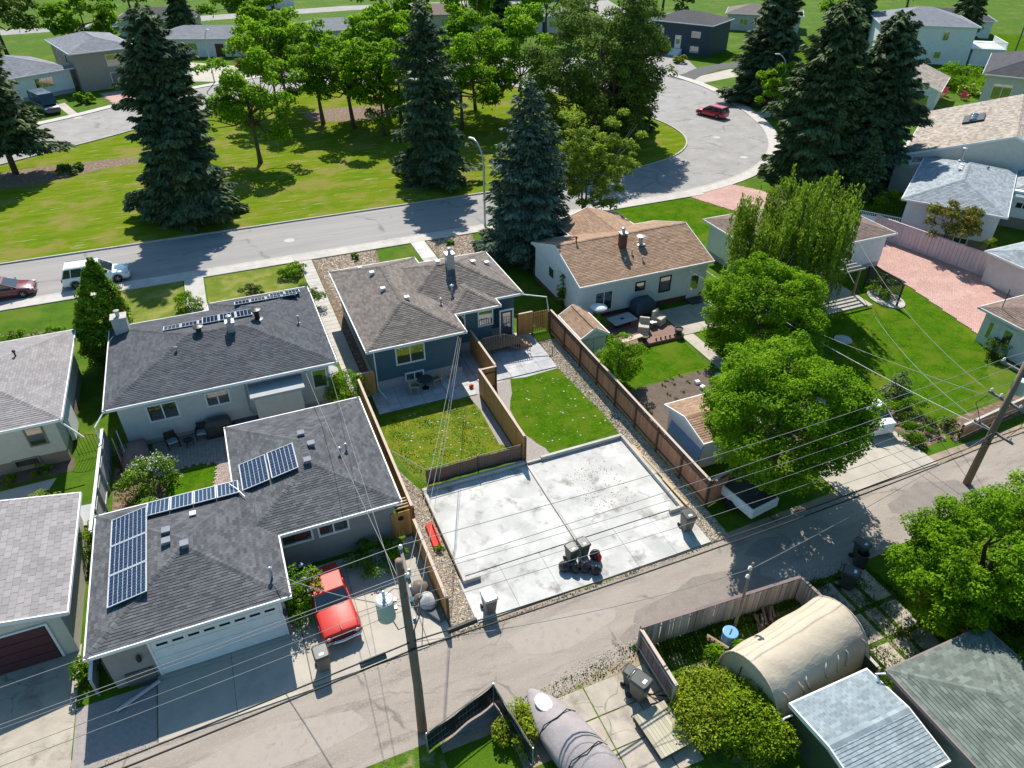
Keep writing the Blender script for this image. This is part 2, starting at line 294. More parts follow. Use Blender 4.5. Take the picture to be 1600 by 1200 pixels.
def tabs(polys,tw,th,lift=.02,seed=0,ragged=0.0):
    """wedge shaped shingle tabs laid in staggered courses over each face; returns list of (verts,faces)"""
    rnd=random.Random(seed); V=[];F=[]; Q=[]
    for poly in polys:
        P=[Vector(p) for p in poly]; o=P[0]; u=(P[1]-P[0]).normalized(); n=(P[1]-P[0]).cross(P[-1]-P[0]).normalized()
        if n.z<0: n=-n
        w_=n.cross(u); w_=w_ if w_.dot(P[-1]-P[0])>0 else -w_
        pp=[((q-o).dot(u),(q-o).dot(w_)) for q in P]
        ar=sum(pp[i][0]*pp[(i+1)%len(pp)][1]-pp[(i+1)%len(pp)][0]*pp[i][1] for i in range(len(pp)))
        if ar<0: pp=pp[::-1]
        hp=[]
        for i in range(len(pp)):
            a,b=pp[i],pp[(i+1)%len(pp)]; L=math.hypot(b[0]-a[0],b[1]-a[1]); hp.append((-(b[1]-a[1])/L,(b[0]-a[0])/L,((b[1]-a[1])*a[0]-(b[0]-a[0])*a[1])/L))
        u0,u1=min(q[0] for q in pp),max(q[0] for q in pp); v1=max(q[1] for q in pp)
        for r in range(int(v1/th)+1):
            off=(r%2)*tw*.5+rnd.uniform(-.06,.06)*tw
            for c in range(-1,int((u1-u0)/tw)+2):
                a=u0+c*tw+off; b=a+tw*.965; g=r*th-rnd.uniform(0,ragged)*th; e=(r+1)*th+.012
                q=[(a,g),(b,g),(b,e),(a,e)]
                if not all(A*x+B*y+C>=0 for x,y in q for A,B,C in hp):
                    if not any(all(A*x+B*y+C>=0 for A,B,C in hp) for x,y in q+[((a+b)/2,(g+e)/2)]):
                        continue
                    for h in hp:
                        q=clip(q,*h)
                        if len(q)<3: break
                    if len(q)<3: continue
                lf=lift*rnd.uniform(.8,1.2)
                vs=[]
                for x,y in q: vs.append(o+u*x+w_*y+n*(.004+lf*max(0,1-(y-g)/(e-g))))
                i0=len(V); V+=vs; F.append([i0+k for k in range(len(vs))])
                lowq=[k for k in range(len(q)) if abs(q[k][1]-g)<1e-6]
                if len(lowq)==2:
                    j0=len(V); a_,b_=lowq; V+=[vs[a_]-n*lf*1.1,vs[b_]-n*lf*1.1]; F.append([i0+a_,j0,j0+1,i0+b_])
    return V,F
def mesh_from(name,V,F,m):
    me=bpy.data.meshes.new(name); me.from_pydata([tuple(v) for v in V],[],F); me.materials.append(MATS[m]); me.update(); return me
def caps(lines,size=(.30,.22),mat_='',seed=0,parent=None):
    b=MB(); rnd=random.Random(seed)
    for p,q in lines:
        p,q=Vector(p),Vector(q); d=q-p; L=d.length; d.normalize(); side=d.cross(Vector((0,0,1))).normalized(); up=side.cross(d)
        n=max(1,int(L/size[1]))
        for i in range(n):
            a=p+d*(L*i/n); c=p+d*(L*(i+1)/n+.01); h0,h1=.05,.035
            w=size[0]/2; dr=w*.32
            vs=[a-side*w+up*(h0-dr),a+up*h0,a+side*w+up*(h0-dr),c-side*w+up*(h1-dr),c+up*h1,c+side*w+up*(h1-dr),a-side*w+up*(-.03-dr),a+side*w+up*(-.03-dr)]
            b.add(vs,[(0,1,4,3),(1,2,5,4),(0,6,7,2,1)])
    return b.build('ridge_cap',mat_,parent,kind='stuff')
def roof(root,rects,z,p,mt,kinds='hip',tab=(.33,.15),lift=.02,gut='white_trim',fas=.16,seed=1,detail=True,gablemat=None,ragged=0,indiv=0):
    """rects: list of (x0,x1,y0,y1[,kind[,dz[,pitch]]]) eave outlines in the house's own frame"""
    deck=MB(); polys=[]; lines=[]; g=MB(); gw=MB()
    for i,rc in enumerate(rects):
        x0,x1,y0,y1=rc[:4]; k=rc[4] if len(rc)>4 and rc[4] else kinds; dz=rc[5] if len(rc)>5 else 0; pp=rc[6] if len(rc)>6 else p
        zz=z+dz-i*.004; zt=zz+fas
        fs=roof_faces(x0,x1,y0,y1,zt,pp,k)
        W,D=x1-x0,y1-y0
        # deck: closed body
        bot=[(x0,y0,zz),(x1,y0,zz),(x1,y1,zz),(x0,y1,zz)]
        deck.add(bot,[(0,3,2,1)])
        for f in fs: deck.add(f,[tuple(range(len(f)))])
        if k=='hip':
            deck.add(bot+[(a,b,zt) for a,b,_ in bot],[(0,1,5,4),(1,2,6,5),(2,3,7,6),(3,0,4,7)])
            for j,f in enumerate(fs):
                # hip lines from each eave corner to its ridge point
                pass
            A,B=(fs[0][0],fs[0][1]); 
            rid=sorted({tuple(round(c,4) for c in q) for f in fs for q in f if q[2]>zt+.01})
            for cx_,cy_ in ((x0,y0),(x1,y0),(x1,y1),(x0,y1)):
                r_=min(rid,key=lambda q:(q[0]-cx_)**2+(q[1]-cy_)**2); lines.append(((cx_,cy_,zt),r_))
            if len(rid)==2: lines.append((rid[0],rid[1]))
        else:
            rid=[q for q in fs[0] if q[2]>zt+.01]; lines.append((rid[0],rid[1]))
            if k=='gx':
                for x in (x0,x1): deck.add([(x,y0,zz),(x,y0,zt),(x,(y0+y1)/2,zt+D/2*pp),(x,y1,zt),(x,y1,zz)],[(0,1,2,3,4)])
                deck.add([(x0,y0,zz),(x1,y0,zz),(x1,y0,zt),(x0,y0,zt)],[(0,1,2,3)]); deck.add([(x0,y1,zz),(x1,y1,zz),(x1,y1,zt),(x0,y1,zt)],[(0,1,2,3)])
            else:
                for y in (y0,y1): deck.add([(x0,y,zz),(x0,y,zt),((x0+x1)/2,y,zt+W/2*pp),(x1,y,zt),(x1,y,zz)],[(0,1,2,3,4)])
                deck.add([(x0,y0,zz),(x0,y1,zz),(x0,y1,zt),(x0,y0,zt)],[(0,1,2,3)]); deck.add([(x1,y0,zz),(x1,y1,zz),(x1,y1,zt),(x1,y0,zt)],[(0,1,2,3)])
        polys+=fs
        # gutters / rake boards: proud of the deck edge
        t=.065; o=.003
        if k=='hip' or k=='gx':
            g.bb(x0-t,x1+t,y0-t,y0-o,zz+.02,zt+.02); g.bb(x0-t,x1+t,y1+o,y1+t,zz+.02,zt+.02)
        if k=='hip' or k=='gy':
            e=0 if k=='hip' else t
            g.bb(x0-t,x0-o,y0-e,y1+e,zz+.02,zt+.02); g.bb(x1+o,x1+t,y0-e,y1+e,zz+.02,zt+.02)
        if k=='gx':
            for x,s in ((x0,-1),(x1,1)):
                for ya,yb in ((y0,(y0+y1)/2),(y1,(y0+y1)/2)):
                    a=s*.003; b_=s*.06
                    vs=[(x+a,ya,zz-.02),(x+a,ya,zt+.03),(x+a,yb,zt+.03+D/2*pp),(x+a,yb,zz-.02+D/2*pp)]; vs+=[(q[0]-a+b_,q[1],q[2]) for q in vs]
                    g.add(vs,[(0,1,2,3),(7,6,5,4),(0,4,5,1),(1,5,6,2),(2,6,7,3),(3,7,4,0)])
                gw.add([(x-s*.35,y0+.1,zz-.02),(x-s*.35,y1-.1,zz-.02),(x-s*.35,(y0+y1)/2,zz+D/2*pp-.05)],[(0,1,2)])
        if k=='gy':
            for y,s in ((y0,-1),(y1,1)):
                for xa,xb in ((x0,(x0+x1)/2),(x1,(x0+x1)/2)):
                    a=s*.003; b_=s*.06
                    vs=[(xa,y+a,zz-.02),(xa,y+a,zt+.03),(xb,y+a,zt+.03+W/2*pp),(xb,y+a,zz-.02+W/2*pp)]; vs+=[(q[0],q[1]-a+b_,q[2]) for q in vs]
                    g.add(vs,[(0,1,2,3),(7,6,5,4),(0,4,5,1),(1,5,6,2),(2,6,7,3),(3,7,4,0)])
    r=deck.build('roof',mt if not detail else [mt],root)
    g.build('gutter',gut,r)
    if detail:
        V,F=tabs(polys,tab[0],tab[1],lift,seed,ragged)
        if indiv:
            # the largest shingles near the camera are objects of their own
            groups=[]; i=0
            isl=[]; 
            for f in F:
                if isl and any(k in isl[-1][0] for k in f): isl[-1][1].append(f); isl[-1][0].update(f)
                else: isl.append([set(f),[f]])
            def key(s):
                c=sum((Vector(V[k]) for k in s[0]),Vector())/len(s[0]); return indiv_key(root,c)
            isl.sort(key=key); own,rest=isl[:indiv],isl[indiv:]
            for s in own:
                ids=sorted(s[0]); mp={k:i for i,k in enumerate(ids)}
                link('shingle',mesh_from('shingle',[V[k] for k in ids],[[mp[k] for k in f] for f in s[1]],mt+'_piece'),r)
            F=[f for s in rest for f in s[1]]; used=sorted({k for f in F for k in f}); mp={k:i for i,k in enumerate(used)}; V=[V[k] for k in used]; F=[[mp[k] for k in f] for f in F]
        if F: link('shingles',mesh_from('shingles',V,F,mt),r,kind='stuff')
        c=caps(lines,mat_=mt,parent=r)
    return r
def indiv_key(root,c): 
    q=root.matrix_basis@c; return (q-Vector((0,0,CAMH))).length + (50 if q.x<-13.4 else 0)
def walls(root,rects,z0,z1,m,fh=0,fm='foundation'):
    b=MB(); f=MB()
    for i,(x0,x1,y0,y1) in enumerate(rects):
        e=i*.003
        b.bb(x0+e,x1-e,y0+e,y1-e,max(z0,fh),z1-e)
        if fh: f.bb(x0+.03+e,x1-.03-e,y0+.03+e,y1-.03-e,z0,fh)
    b.build('wall',m,root)
    if fh: f.build('foundation',fm,root)
def window(root,face,c,u,z,w,h,div=1,frame='white_trim',glass='window_glass',name='window',t=.09):
    """face '-y','+y','-x','+x' at plane coordinate c; u is the centre along the wall, z the centre height"""
    ang={'-y':0,'+x':math.pi/2,'+y':math.pi,'-x':-math.pi/2}[face]
    loc={'-y':(u,c,z),'+y':(u,c,z),'+x':(c,u,z),'-x':(c,u,z)}[face]
    b=MB()
    b.bb(-w/2-t,w/2+t,-.06,-.002,h/2,h/2+t); b.bb(-w/2-t,w/2+t,-.08,-.002,-h/2-t,-h/2)
    b.bb(-w/2-t,-w/2,-.06,-.002,-h/2,h/2); b.bb(w/2,w/2+t,-.06,-.002,-h/2,h/2)
    for i in range(1,div):
        x=-w/2+w*i/div; b.bb(x-.035,x+.035,-.055,-.002,-h/2,h/2)
    o=b.build(name,frame,root,loc=loc,rz=ang)
    for i in range(div):
        a=-w/2+w*i/div; e=a+w/div; p=MB(); p.bb(a+.01,e-.01,-.03,-.004,-h/2+.005,h/2-.005); p.build('pane',glass,o)
    return o
def door(root,face,c,u,z0,w,h,m='white_trim',glass=False,name='door',panels=0):
    ang={'-y':0,'+x':math.pi/2,'+y':math.pi,'-x':-math.pi/2}[face]
    loc={'-y':(u,c,z0),'+y':(u,c,z0),'+x':(c,u,z0),'-x':(c,u,z0)}[face]
    b=MB(); b.bb(-w/2,w/2,-.05,-.003,.02,h)
    b.bb(-w/2-.1,-w/2-.003,-.07,-.003,0,h+.1,1); b.bb(w/2+.003,w/2+.1,-.07,-.003,0,h+.1,1); b.bb(-w/2,w/2,-.07,-.003,h+.003,h+.1,1)
    o=b.build(name,[m,'white_trim'],root,loc=loc,rz=ang)
    if glass: q=MB(); q.bb(-w/2+.14,w/2-.14,-.06,-.052,h*.35,h-.15); q.build('pane','window_glass',o)
    if panels:
        nx,nz=panels; s=MB()
        for i in range(nz):
            s=MB(); s.bb(-w/2+.03,w/2-.03,-.075,-.052,h*i/nz+.04,h*(i+1)/nz-.02); s.build('panel',m,o)
    return o
def vent(root,x,y,z,s=.3,h=.22,m='vent_white',name='roof_vent'):
    b=MB(); b.box((x,y,z+h/2-.04),(s*.8,s*.8,h)); b.box((x,y,z+h),(s*1.15,s*1.15,.06)); return b.build(name,m,root,bevel=.01)
def pipe(root,x,y,z,r=.06,h=.5,m='galvanized',cap=True,name='vent_pipe'):
    b=MB(); b.lathe([(r*2.2,0),(r*2.2,.03),(r,.06),(r,h)],(x,y,z-.05),12); 
    if cap: b.lathe([(r*.9,h),(r*1.9,h+.02),(r*2,h+.1),(r*.5,h+.16)],(x,y,z-.05),12)
    return b.build(name,m,root,smooth=False)
def chimney(root,x,y,z,sx,sy,h,m,capm='galvanized'):
    b=MB(); b.bb(x-sx/2,x+sx/2,y-sy/2,y+sy/2,z-.4,z+h); o=b.build('chimney',m,root,bevel=.015)
    c=MB(); c.bb(x-sx/2-.05,x+sx/2+.05,y-sy/2-.05,y+sy/2+.05,z+h+.003,z+h+.08); c.lathe([(.12,0),(.12,.3),(.17,.32),(.17,.38),(.02,.45)],(x,y,z+h+.08),12); c.build('chimney_cap',capm,o); return o
def downspout(root,pts,m='white_trim'):
    b=MB(); b.tube(pts,.045,6); return b.build('downspout',m,root)
def solar(root,o,u,v,nx,ny,w,h,cx=6,cy=10,stand=.09):
    """nx by ny panels from corner o along unit vectors u (width) and v (height)"""
    o,u,v=Vector(o),Vector(u).normalized(),Vector(v).normalized(); n=u.cross(v).normalized()
    if n.z<0: n=-n
    for i in range(nx):
        for j in range(ny):
            a=o+u*(i*(w+.03))+v*(j*(h+.03))+n*stand
            def q(x0,x1,y0,y1,z0,z1,B,m=0):
                vs=[a+u*x+v*y+n*z for z in (z0,z1) for x,y in ((x0,y0),(x1,y0),(x1,y1),(x0,y1))]
                B.add(vs,[(0,3,2,1),(4,5,6,7),(0,1,5,4),(1,2,6,5),(2,3,7,6),(3,0,4,7)],m)
            b=MB(); q(0,w,0,.035,0,.04,b); q(0,w,h-.035,h,0,.04,b); q(0,.035,.035,h-.035,0,.04,b); q(w-.035,w,.035,h-.035,0,.04,b); q(.035,w-.035,.035,h-.035,.005,.022,b,1)
            q(.2*w,.26*w,.1*h,.14*h,-stand,0,b); q(.8*w,.86*w,.8*h,.84*h,-stand,0,b)
            f=b.build('solar_panel',['solar_frame','galvanized'],root)
            c=MB(); cw=(w-.09)/cx; ch=(h-.09)/cy
            for ii in range(cx):
                for jj in range(cy): q(.045+ii*cw+.012,.045+(ii+1)*cw-.012,.045+jj*ch+.012,.045+(jj+1)*ch-.012,.023,.03,c)
            c.build('solar_cells','solar_cell',f,kind='stuff')
def house(name,label,loc,rz,rects,wz,wallm,roofm,p=.3,ov=.5,kinds='hip',fh=.5,fm='foundation',tab=(.33,.15),detail=True,gut='white_trim',group=None,cat='house',lift=.02,**k):
    root=thing(name,label,cat,(loc[0],loc[1],0),rz,group)
    def K(r): return (r[4] if len(r)>4 and r[4] else kinds)
    wr=[(r[0]+(.14 if K(r)=='gx' else ov),r[1]-(.14 if K(r)=='gx' else ov),r[2]+(.14 if K(r)=='gy' else ov),r[3]-(.14 if K(r)=='gy' else ov)) for r in rects]
    walls(root,wr,0,wz-.003,wallm,fh,fm)
    rf=roof(root,rects,wz,p,roofm,kinds,tab,lift,gut,detail=detail,**k)
    for rc in rects:
        kk=rc[4] if len(rc)>4 and rc[4] else kinds; pp=rc[6] if len(rc)>6 else p; dz=rc[5] if len(rc)>5 else 0
        x0,x1,y0,y1=rc[:4]; zb=wz+dz; g=MB()
        if kk=='gx':
            hh=(y1-y0)/2*pp
            for x,s in ((x0,-1),(x1,1)): g=MB(); g.add([(x+s*e,y,z_) for e in (.001,.0025) for y,z_ in ((y0+.02,zb+.0),(y1-.02,zb+.0),(y1-.02,zb+.14),((y0+y1)/2,zb+hh+.13),(y0+.02,zb+.14))],[(0,1,2,3,4),(9,8,7,6,5),(0,5,6,1),(1,6,7,2),(2,7,8,3),(3,8,9,4),(4,9,5,0)]); g.build('gable',wallm,root)
        elif kk=='gy':
            hh=(x1-x0)/2*pp
            for y,s in ((y0,-1),(y1,1)): g=MB(); g.add([(x,y+s*e,z_) for e in (.001,.0025) for x,z_ in ((x0+.02,zb+.0),(x1-.02,zb+.0),(x1-.02,zb+.14),((x0+x1)/2,zb+hh+.13),(x0+.02,zb+.14))],[(0,1,2,3,4),(9,8,7,6,5),(0,5,6,1),(1,6,7,2),(2,7,8,3),(3,8,9,4),(4,9,5,0)]); g.build('gable',wallm,root)
    return root,rf
# ---------------------------------------------------------------- fences
def board_fence(name,label,p0,p1,h=1.8,bw=.145,m='cedar_fence',cap='cedar_cap',post='fence_post_dark',gap=.011,capside=0,group=None,bays=2.4,lattice_top=0,z0=.05,railside=1,cat='fence',boards=True,capw=.14,thick=.028,jag=0,seed=3):
    p0,p1=Vector((*p0,0)),Vector((*p1,0)); d=p1-p0; L=d.length; a=math.atan2(d.y,d.x); rnd=random.Random(seed)
    root=thing(name,label,cat,tuple(p0),a,group)
    n=max(1,round(L/bays))
    for i in range(n+1):
        b=MB(); x=L*i/n; b.bb(x-.05,x+.05,.013,.11,0,h+.02); b.build('post',post,root)
    for i in range(n):
        xa,xb=L*i/n+.053,L*(i+1)/n-.053
        for z in (h*.18,h*.8): b=MB(); b.bb(xa,xb,.013,.05,z-.045,z+.045); b.build('rail',post,root)
    if cap:
        for i in range(n):
            b=MB(); b.bb(L*i/n-.04,L*(i+1)/n-.045,-capw/2+.03,capw/2+.03,h+.022,h+.06); b.build('cap_rail',cap,root)
    hb=h-(lattice_top+.02 if lattice_top else 0)
    me=None; nb=int(L/(bw+gap)); step=L/nb
    for i in range(nb):
        if me is None:
            b=MB(); b.bb(0,step-gap,-thick,.01,z0,hb); o=b.build('board',m,root); me=o.data
        else: o=link('board',me,root)
        o.location=(i*step,0,0)
        if jag: o.location.z=rnd.uniform(-jag,jag); o.rotation_euler=(rnd.uniform(-.02,.02),rnd.uniform(-.02,.02),0)
    if lattice_top:
        b=MB(); k=int(L/.09)
        for i in range(k): b.bb(i*.09,i*.09+.03,-.015,.005,hb+.01,h); 
        b.bb(0,L,-.02,.012,hb-.03,hb+.008); b.bb(0,L,-.02,-.016,hb+lattice_top*.45,hb+lattice_top*.6)
        b.build('lattice','lattice' if cap!='white_trim' else m,root,kind='stuff')
    return root
def slab_field(name,label_unused,x0,x1,y0,y1,nx,ny,m,z0=.0,z1=.05,gap=.02,joint='joint',xs=None,ys=None):
    """a bed of joint material with separate slabs on it (a piece of the setting)"""
    b=MB(); b.bb(x0,x1,y0,y1,z0-.05,z1-.02); r=b.build(name,joint); r['kind']='structure'
    xs=xs or [x0+(x1-x0)*i/nx for i in range(nx+1)]; ys=ys or [y0+(y1-y0)*i/ny for i in range(ny+1)]
    cache={}
    for i in range(len(xs)-1):
        for j in range(len(ys)-1):
            w_,h_=xs[i+1]-xs[i]-gap,ys[j+1]-ys[j]-gap; k=(round(w_,3),round(h_,3))
            if k not in cache:
                s=MB(); s.bb(-w_/2,w_/2,-h_/2,h_/2,0,.045); o=s.build('slab',m,r,bevel=0.008); cache[k]=o.data
            else: o=link('slab',cache[k],r)
            o.location=((xs[i]+xs[i+1])/2,(ys[j]+ys[j+1])/2,z1-.045)
    return r
def scatter_stuff(name,poly,n,size,m,z=.02,seed=1,parent=None,flatness=.6,label=None,cat=None):
    """small stones spread over a polygon, each a low 8 faced lump, joined"""
    rnd=np.random.RandomState(seed); P=np.array(poly); mn,mx=P.min(0),P.max(0); pts=[]
    while len(pts)<n:
        c=rnd.uniform(mn,mx,(n,2))
        ins=np.zeros(n,bool); j=len(P)-1
        for i in range(len(P)):
            xi,yi=P[i]; xj,yj=P[j]
            with np.errstate(divide='ignore',invalid='ignore'): cond=((yi>c[:,1])!=(yj>c[:,1]))&(c[:,0]<(xj-xi)*(c[:,1]-yi)/(yj-yi)+xi)
            ins^=cond; j=i
        pts+=list(c[ins])
    c=np.array(pts[:n]); r=rnd.uniform(size[0],size[1],n); a=rnd.uniform(0,6.28,n)
    base=np.array([[1,0,0],[0,1,0],[-1,0,0],[0,-1,0],[.1,.1,flatness],[.0,.0,-.3]])
    fc=np.array([[0,1,4],[1,2,4],[2,3,4],[3,0,4],[1,0,5],[2,1,5],[3,2,5],[0,3,5]])
    v=base[None]*rnd.uniform(.7,1.3,(n,6,3)); ca,sa=np.cos(a)[:,None],np.sin(a)[:,None]
    x=v[...,0]*ca-v[...,1]*sa*.75; y=v[...,0]*sa+v[...,1]*ca*.75
    V=np.stack([x*r[:,None]+c[:,:1],y*r[:,None]+c[:,1:],v[...,2]*r[:,None]+z],-1).reshape(-1,3)
    Fc=(fc[None]+6*np.arange(n)[:,None,None]).reshape(-1,3)
    me=bpy.data.meshes.new(name); setmesh(me,V,Fc); me.materials.append(MATS[m]); o=link(name,me,parent,kind='stuff')
    if label: o['label']=label
    if cat: o['category']=cat
    return o
# ---------------------------------------------------------------- vegetation
def frames(n,rnd,nb):
    """n random leaf frames biased towards nb"""
    d=rnd.normal(size=(n,3)); d/=np.linalg.norm(d,axis=1)[:,None]; nn=d*1.05+nb; nn/=np.linalg.norm(nn,axis=1)[:,None]
    t=rnd.normal(size=(n,3)); t-=nn*(t*nn).sum(1)[:,None]; t/=np.linalg.norm(t,axis=1)[:,None]
    return t,np.cross(nn,t)
def leaf_mesh(name,c,size,nb,rnd,asp=.6,u=None,v=None):
    n=len(c)
    if u is None: u,v=frames(n,rnd,nb)
    s=(rnd.uniform(size[0],size[1],n) if isinstance(size,tuple) else size)[:,None]
    V=np.stack([c-u*s*.5,c+v*s*asp*.5,c+u*s*.5,c-v*s*asp*.5],1).reshape(-1,3)
    F=np.arange(4*n).reshape(n,4); me=bpy.data.meshes.new(name); setmesh(me,V,F); return me
def branchy(root,name,pts_list,m):
    b=MB()
    for pts,r in pts_list: b.tube(pts,r,7)
    return b.build(name,m,root,smooth=True)
def crown_points(rad,nclump,nleaf,rnd,clump=.3,lump=.2,bottom=-.75,hollow=.45,up=.0):
    """centres of leaf clumps in an irregular ellipsoid; leaves gather on the clumps' skins"""
    rx,ry,rz=rad; cl=[]
    ph=rnd.uniform(0,6.28,6)
    while len(cl)<nclump:
        d=rnd.normal(size=3); d/=np.linalg.norm(d)
        if d[2]<bottom: continue
        az=math.atan2(d[1],d[0]); k=1+lump*(math.sin(2*az+ph[0])*.5+math.sin(3*az+ph[1]+2*d[2])*.6+math.sin(5*az+ph[2]+3*d[2])*.45)
        r=rnd.uniform(hollow,.92)*k if rnd.rand()<.45 else rnd.uniform(.75,.97)*k
        cl.append(d*r*np.array(rad))
    cl=np.array(cl); cr=rnd.uniform(.7,1.35,len(cl))*clump*(rx+ry+rz)/3
    k=rnd.choice(len(cl),nleaf,p=(cr**2/np.sum(cr**2)))
    d=rnd.normal(size=(nleaf,3)); d[:,2]=np.abs(d[:,2])*1.0-.35; d/=np.linalg.norm(d,axis=1)[:,None]
    rr=rnd.uniform(.55,1.05,nleaf)[:,None]; p=cl[k]+d*cr[k][:,None]*rr*np.array([1,1,.75])
    return cl,cr,p,d
def tree(name,label,x,y,h,rad,m='leaf_mid',nleaf=9000,leaf=(.13,.24),trunk=.18,seed=1,nclump=70,clump=.26,lean=(0,0),group=None,bark='bark',limbs=9,low=None,cat='tree',weep=0,point=0,lump=.22,bottom=-.75,hollow=.45,cz=None,z=0,flower=None,multi=1):
    """h: top height. rad: crown radii. crown centre sits at h-rz"""
    rnd=np.random.RandomState(seed); root=thing(name,label,cat,(x,y,z),0,group)
    c=np.array([lean[0],lean[1],(h-rad[2]*.97) if cz is None else cz])
    cl,cr,p,d=crown_points(rad,nclump,nleaf,rnd,clump,lump,bottom,hollow)
    tr=[]; tz=max(.25,c[2]-rad[2]*(.75 if low is None else low))
    if trunk>0:
        for mm in range(multi):
            o=np.array([0,0,0])+(rnd.uniform(-.25,.25,3)*np.array([1,1,0]) if multi>1 else 0)
            top=c*np.array([1,1,1])+np.array([0,0,rad[2]*.35])+(rnd.uniform(-.6,.6,3)*rad*np.array([1,1,0])*.6 if multi>1 else 0)
            mid=o*.6+top*.4+np.append(rnd.uniform(-.12,.12,2),0)*h*.2
            tr.append(([tuple(o-[0,0,.1]),tuple(o+(mid-o)*.4),tuple(mid),tuple(top)],[trunk*1.35,trunk,trunk*.7,trunk*.15]))
        idx=rnd.permutation(len(cl))[:limbs]
        for i in idx:
            t=rnd.uniform(.25,.75); b0=np.array([c[0]*t,c[1]*t,tz+(c[2]-tz)*t]); e=c+cl[i]*.95
            m1=b0*.5+e*.5+np.array([0,0,-.08*rad[2]])+rnd.uniform(-.1,.1,3)*rad[0]
            tr.append(([tuple(b0),tuple(m1),tuple(e)],[trunk*.5,trunk*.3,trunk*.08]))
            for q in range(2):
                e2=e+rnd.uniform(-.35,.35,3)*np.array(rad); tr.append(([tuple(m1),tuple((m1+e2)/2+[0,0,.05*h*.3]),tuple(e2)],[trunk*.22,trunk*.15,trunk*.04]))
        branchy(root,'trunk',tr,bark)
    if point:
        f=np.clip((p[:,2]+rad[2])/(2*rad[2]),0,1.1); p[:,:2]*=(1.08-point*f**1.7)[:,None]; p[:,:2]+=np.array(lean)*(f-1)[:,None]
    p=p+c
    if weep:
        ns=max(60,len(p)//105); k=rnd.randint(0,ns,len(p)); st=p[k]; dr=rnd.uniform(0,1,len(p))*weep; ids=(k*7919%97)/97.
        p=st.copy(); p[:,2]-=dr*(.4+ids); p[:,2]=np.maximum(p[:,2],.3); p[:,:2]+=rnd.normal(size=(len(p),2))*.085
        u=np.tile([[0,0,1.]],(len(p),1))+rnd.normal(size=(len(p),3))*.35; u/=np.linalg.norm(u,axis=1)[:,None]
        v=rnd.normal(size=(len(p),3)); v-=u*(u*v).sum(1)[:,None]; v/=np.linalg.norm(v,axis=1)[:,None]
        me=leaf_mesh('crown',p,leaf,None,rnd,.4,u,v)
    else:
        nb=d*.9+np.array([.15,.45,.75]); p[:,2]=np.maximum(p[:,2],.12)
        me=leaf_mesh('crown',p,leaf,nb,rnd)
    me.materials.append(MATS[m]); link('crown',me,root)
    if flower:
        fm,nf,fs=flower[:3]; j=rnd.choice(len(p),nf); q=p[j]+d[j]*.06
        if len(flower)>3: q=q[(q[:,2]>c[2]-rad[2]*flower[3])]
        nbf=np.tile([[0,0,1.]],(len(q),1)); off=rnd.normal(size=(len(q),6,3))*.07; q6=(q[:,None]+off).reshape(-1,3)
        me=leaf_mesh('flowers',q6,(fs*.6,fs*1.2),np.repeat(nbf,6,0),rnd,.9); me.materials.append(MATS[fm]); link('flowers',me,root,kind='stuff')
    return root
def shrub(name,label,x,y,h,r,m='leaf_mid',n=1600,leaf=(.07,.14),seed=1,group=None,cat='shrub',flower=None,ry=None,z=0,clump=.34,trunk=.04):
    return tree(name,label,x,y,h,(r,ry or r,h*.52),m,n,leaf,trunk,seed,max(12,int(n/90)),clump,group=group,limbs=3,cat=cat,bottom=-1,cz=h*.44,flower=flower,z=z)
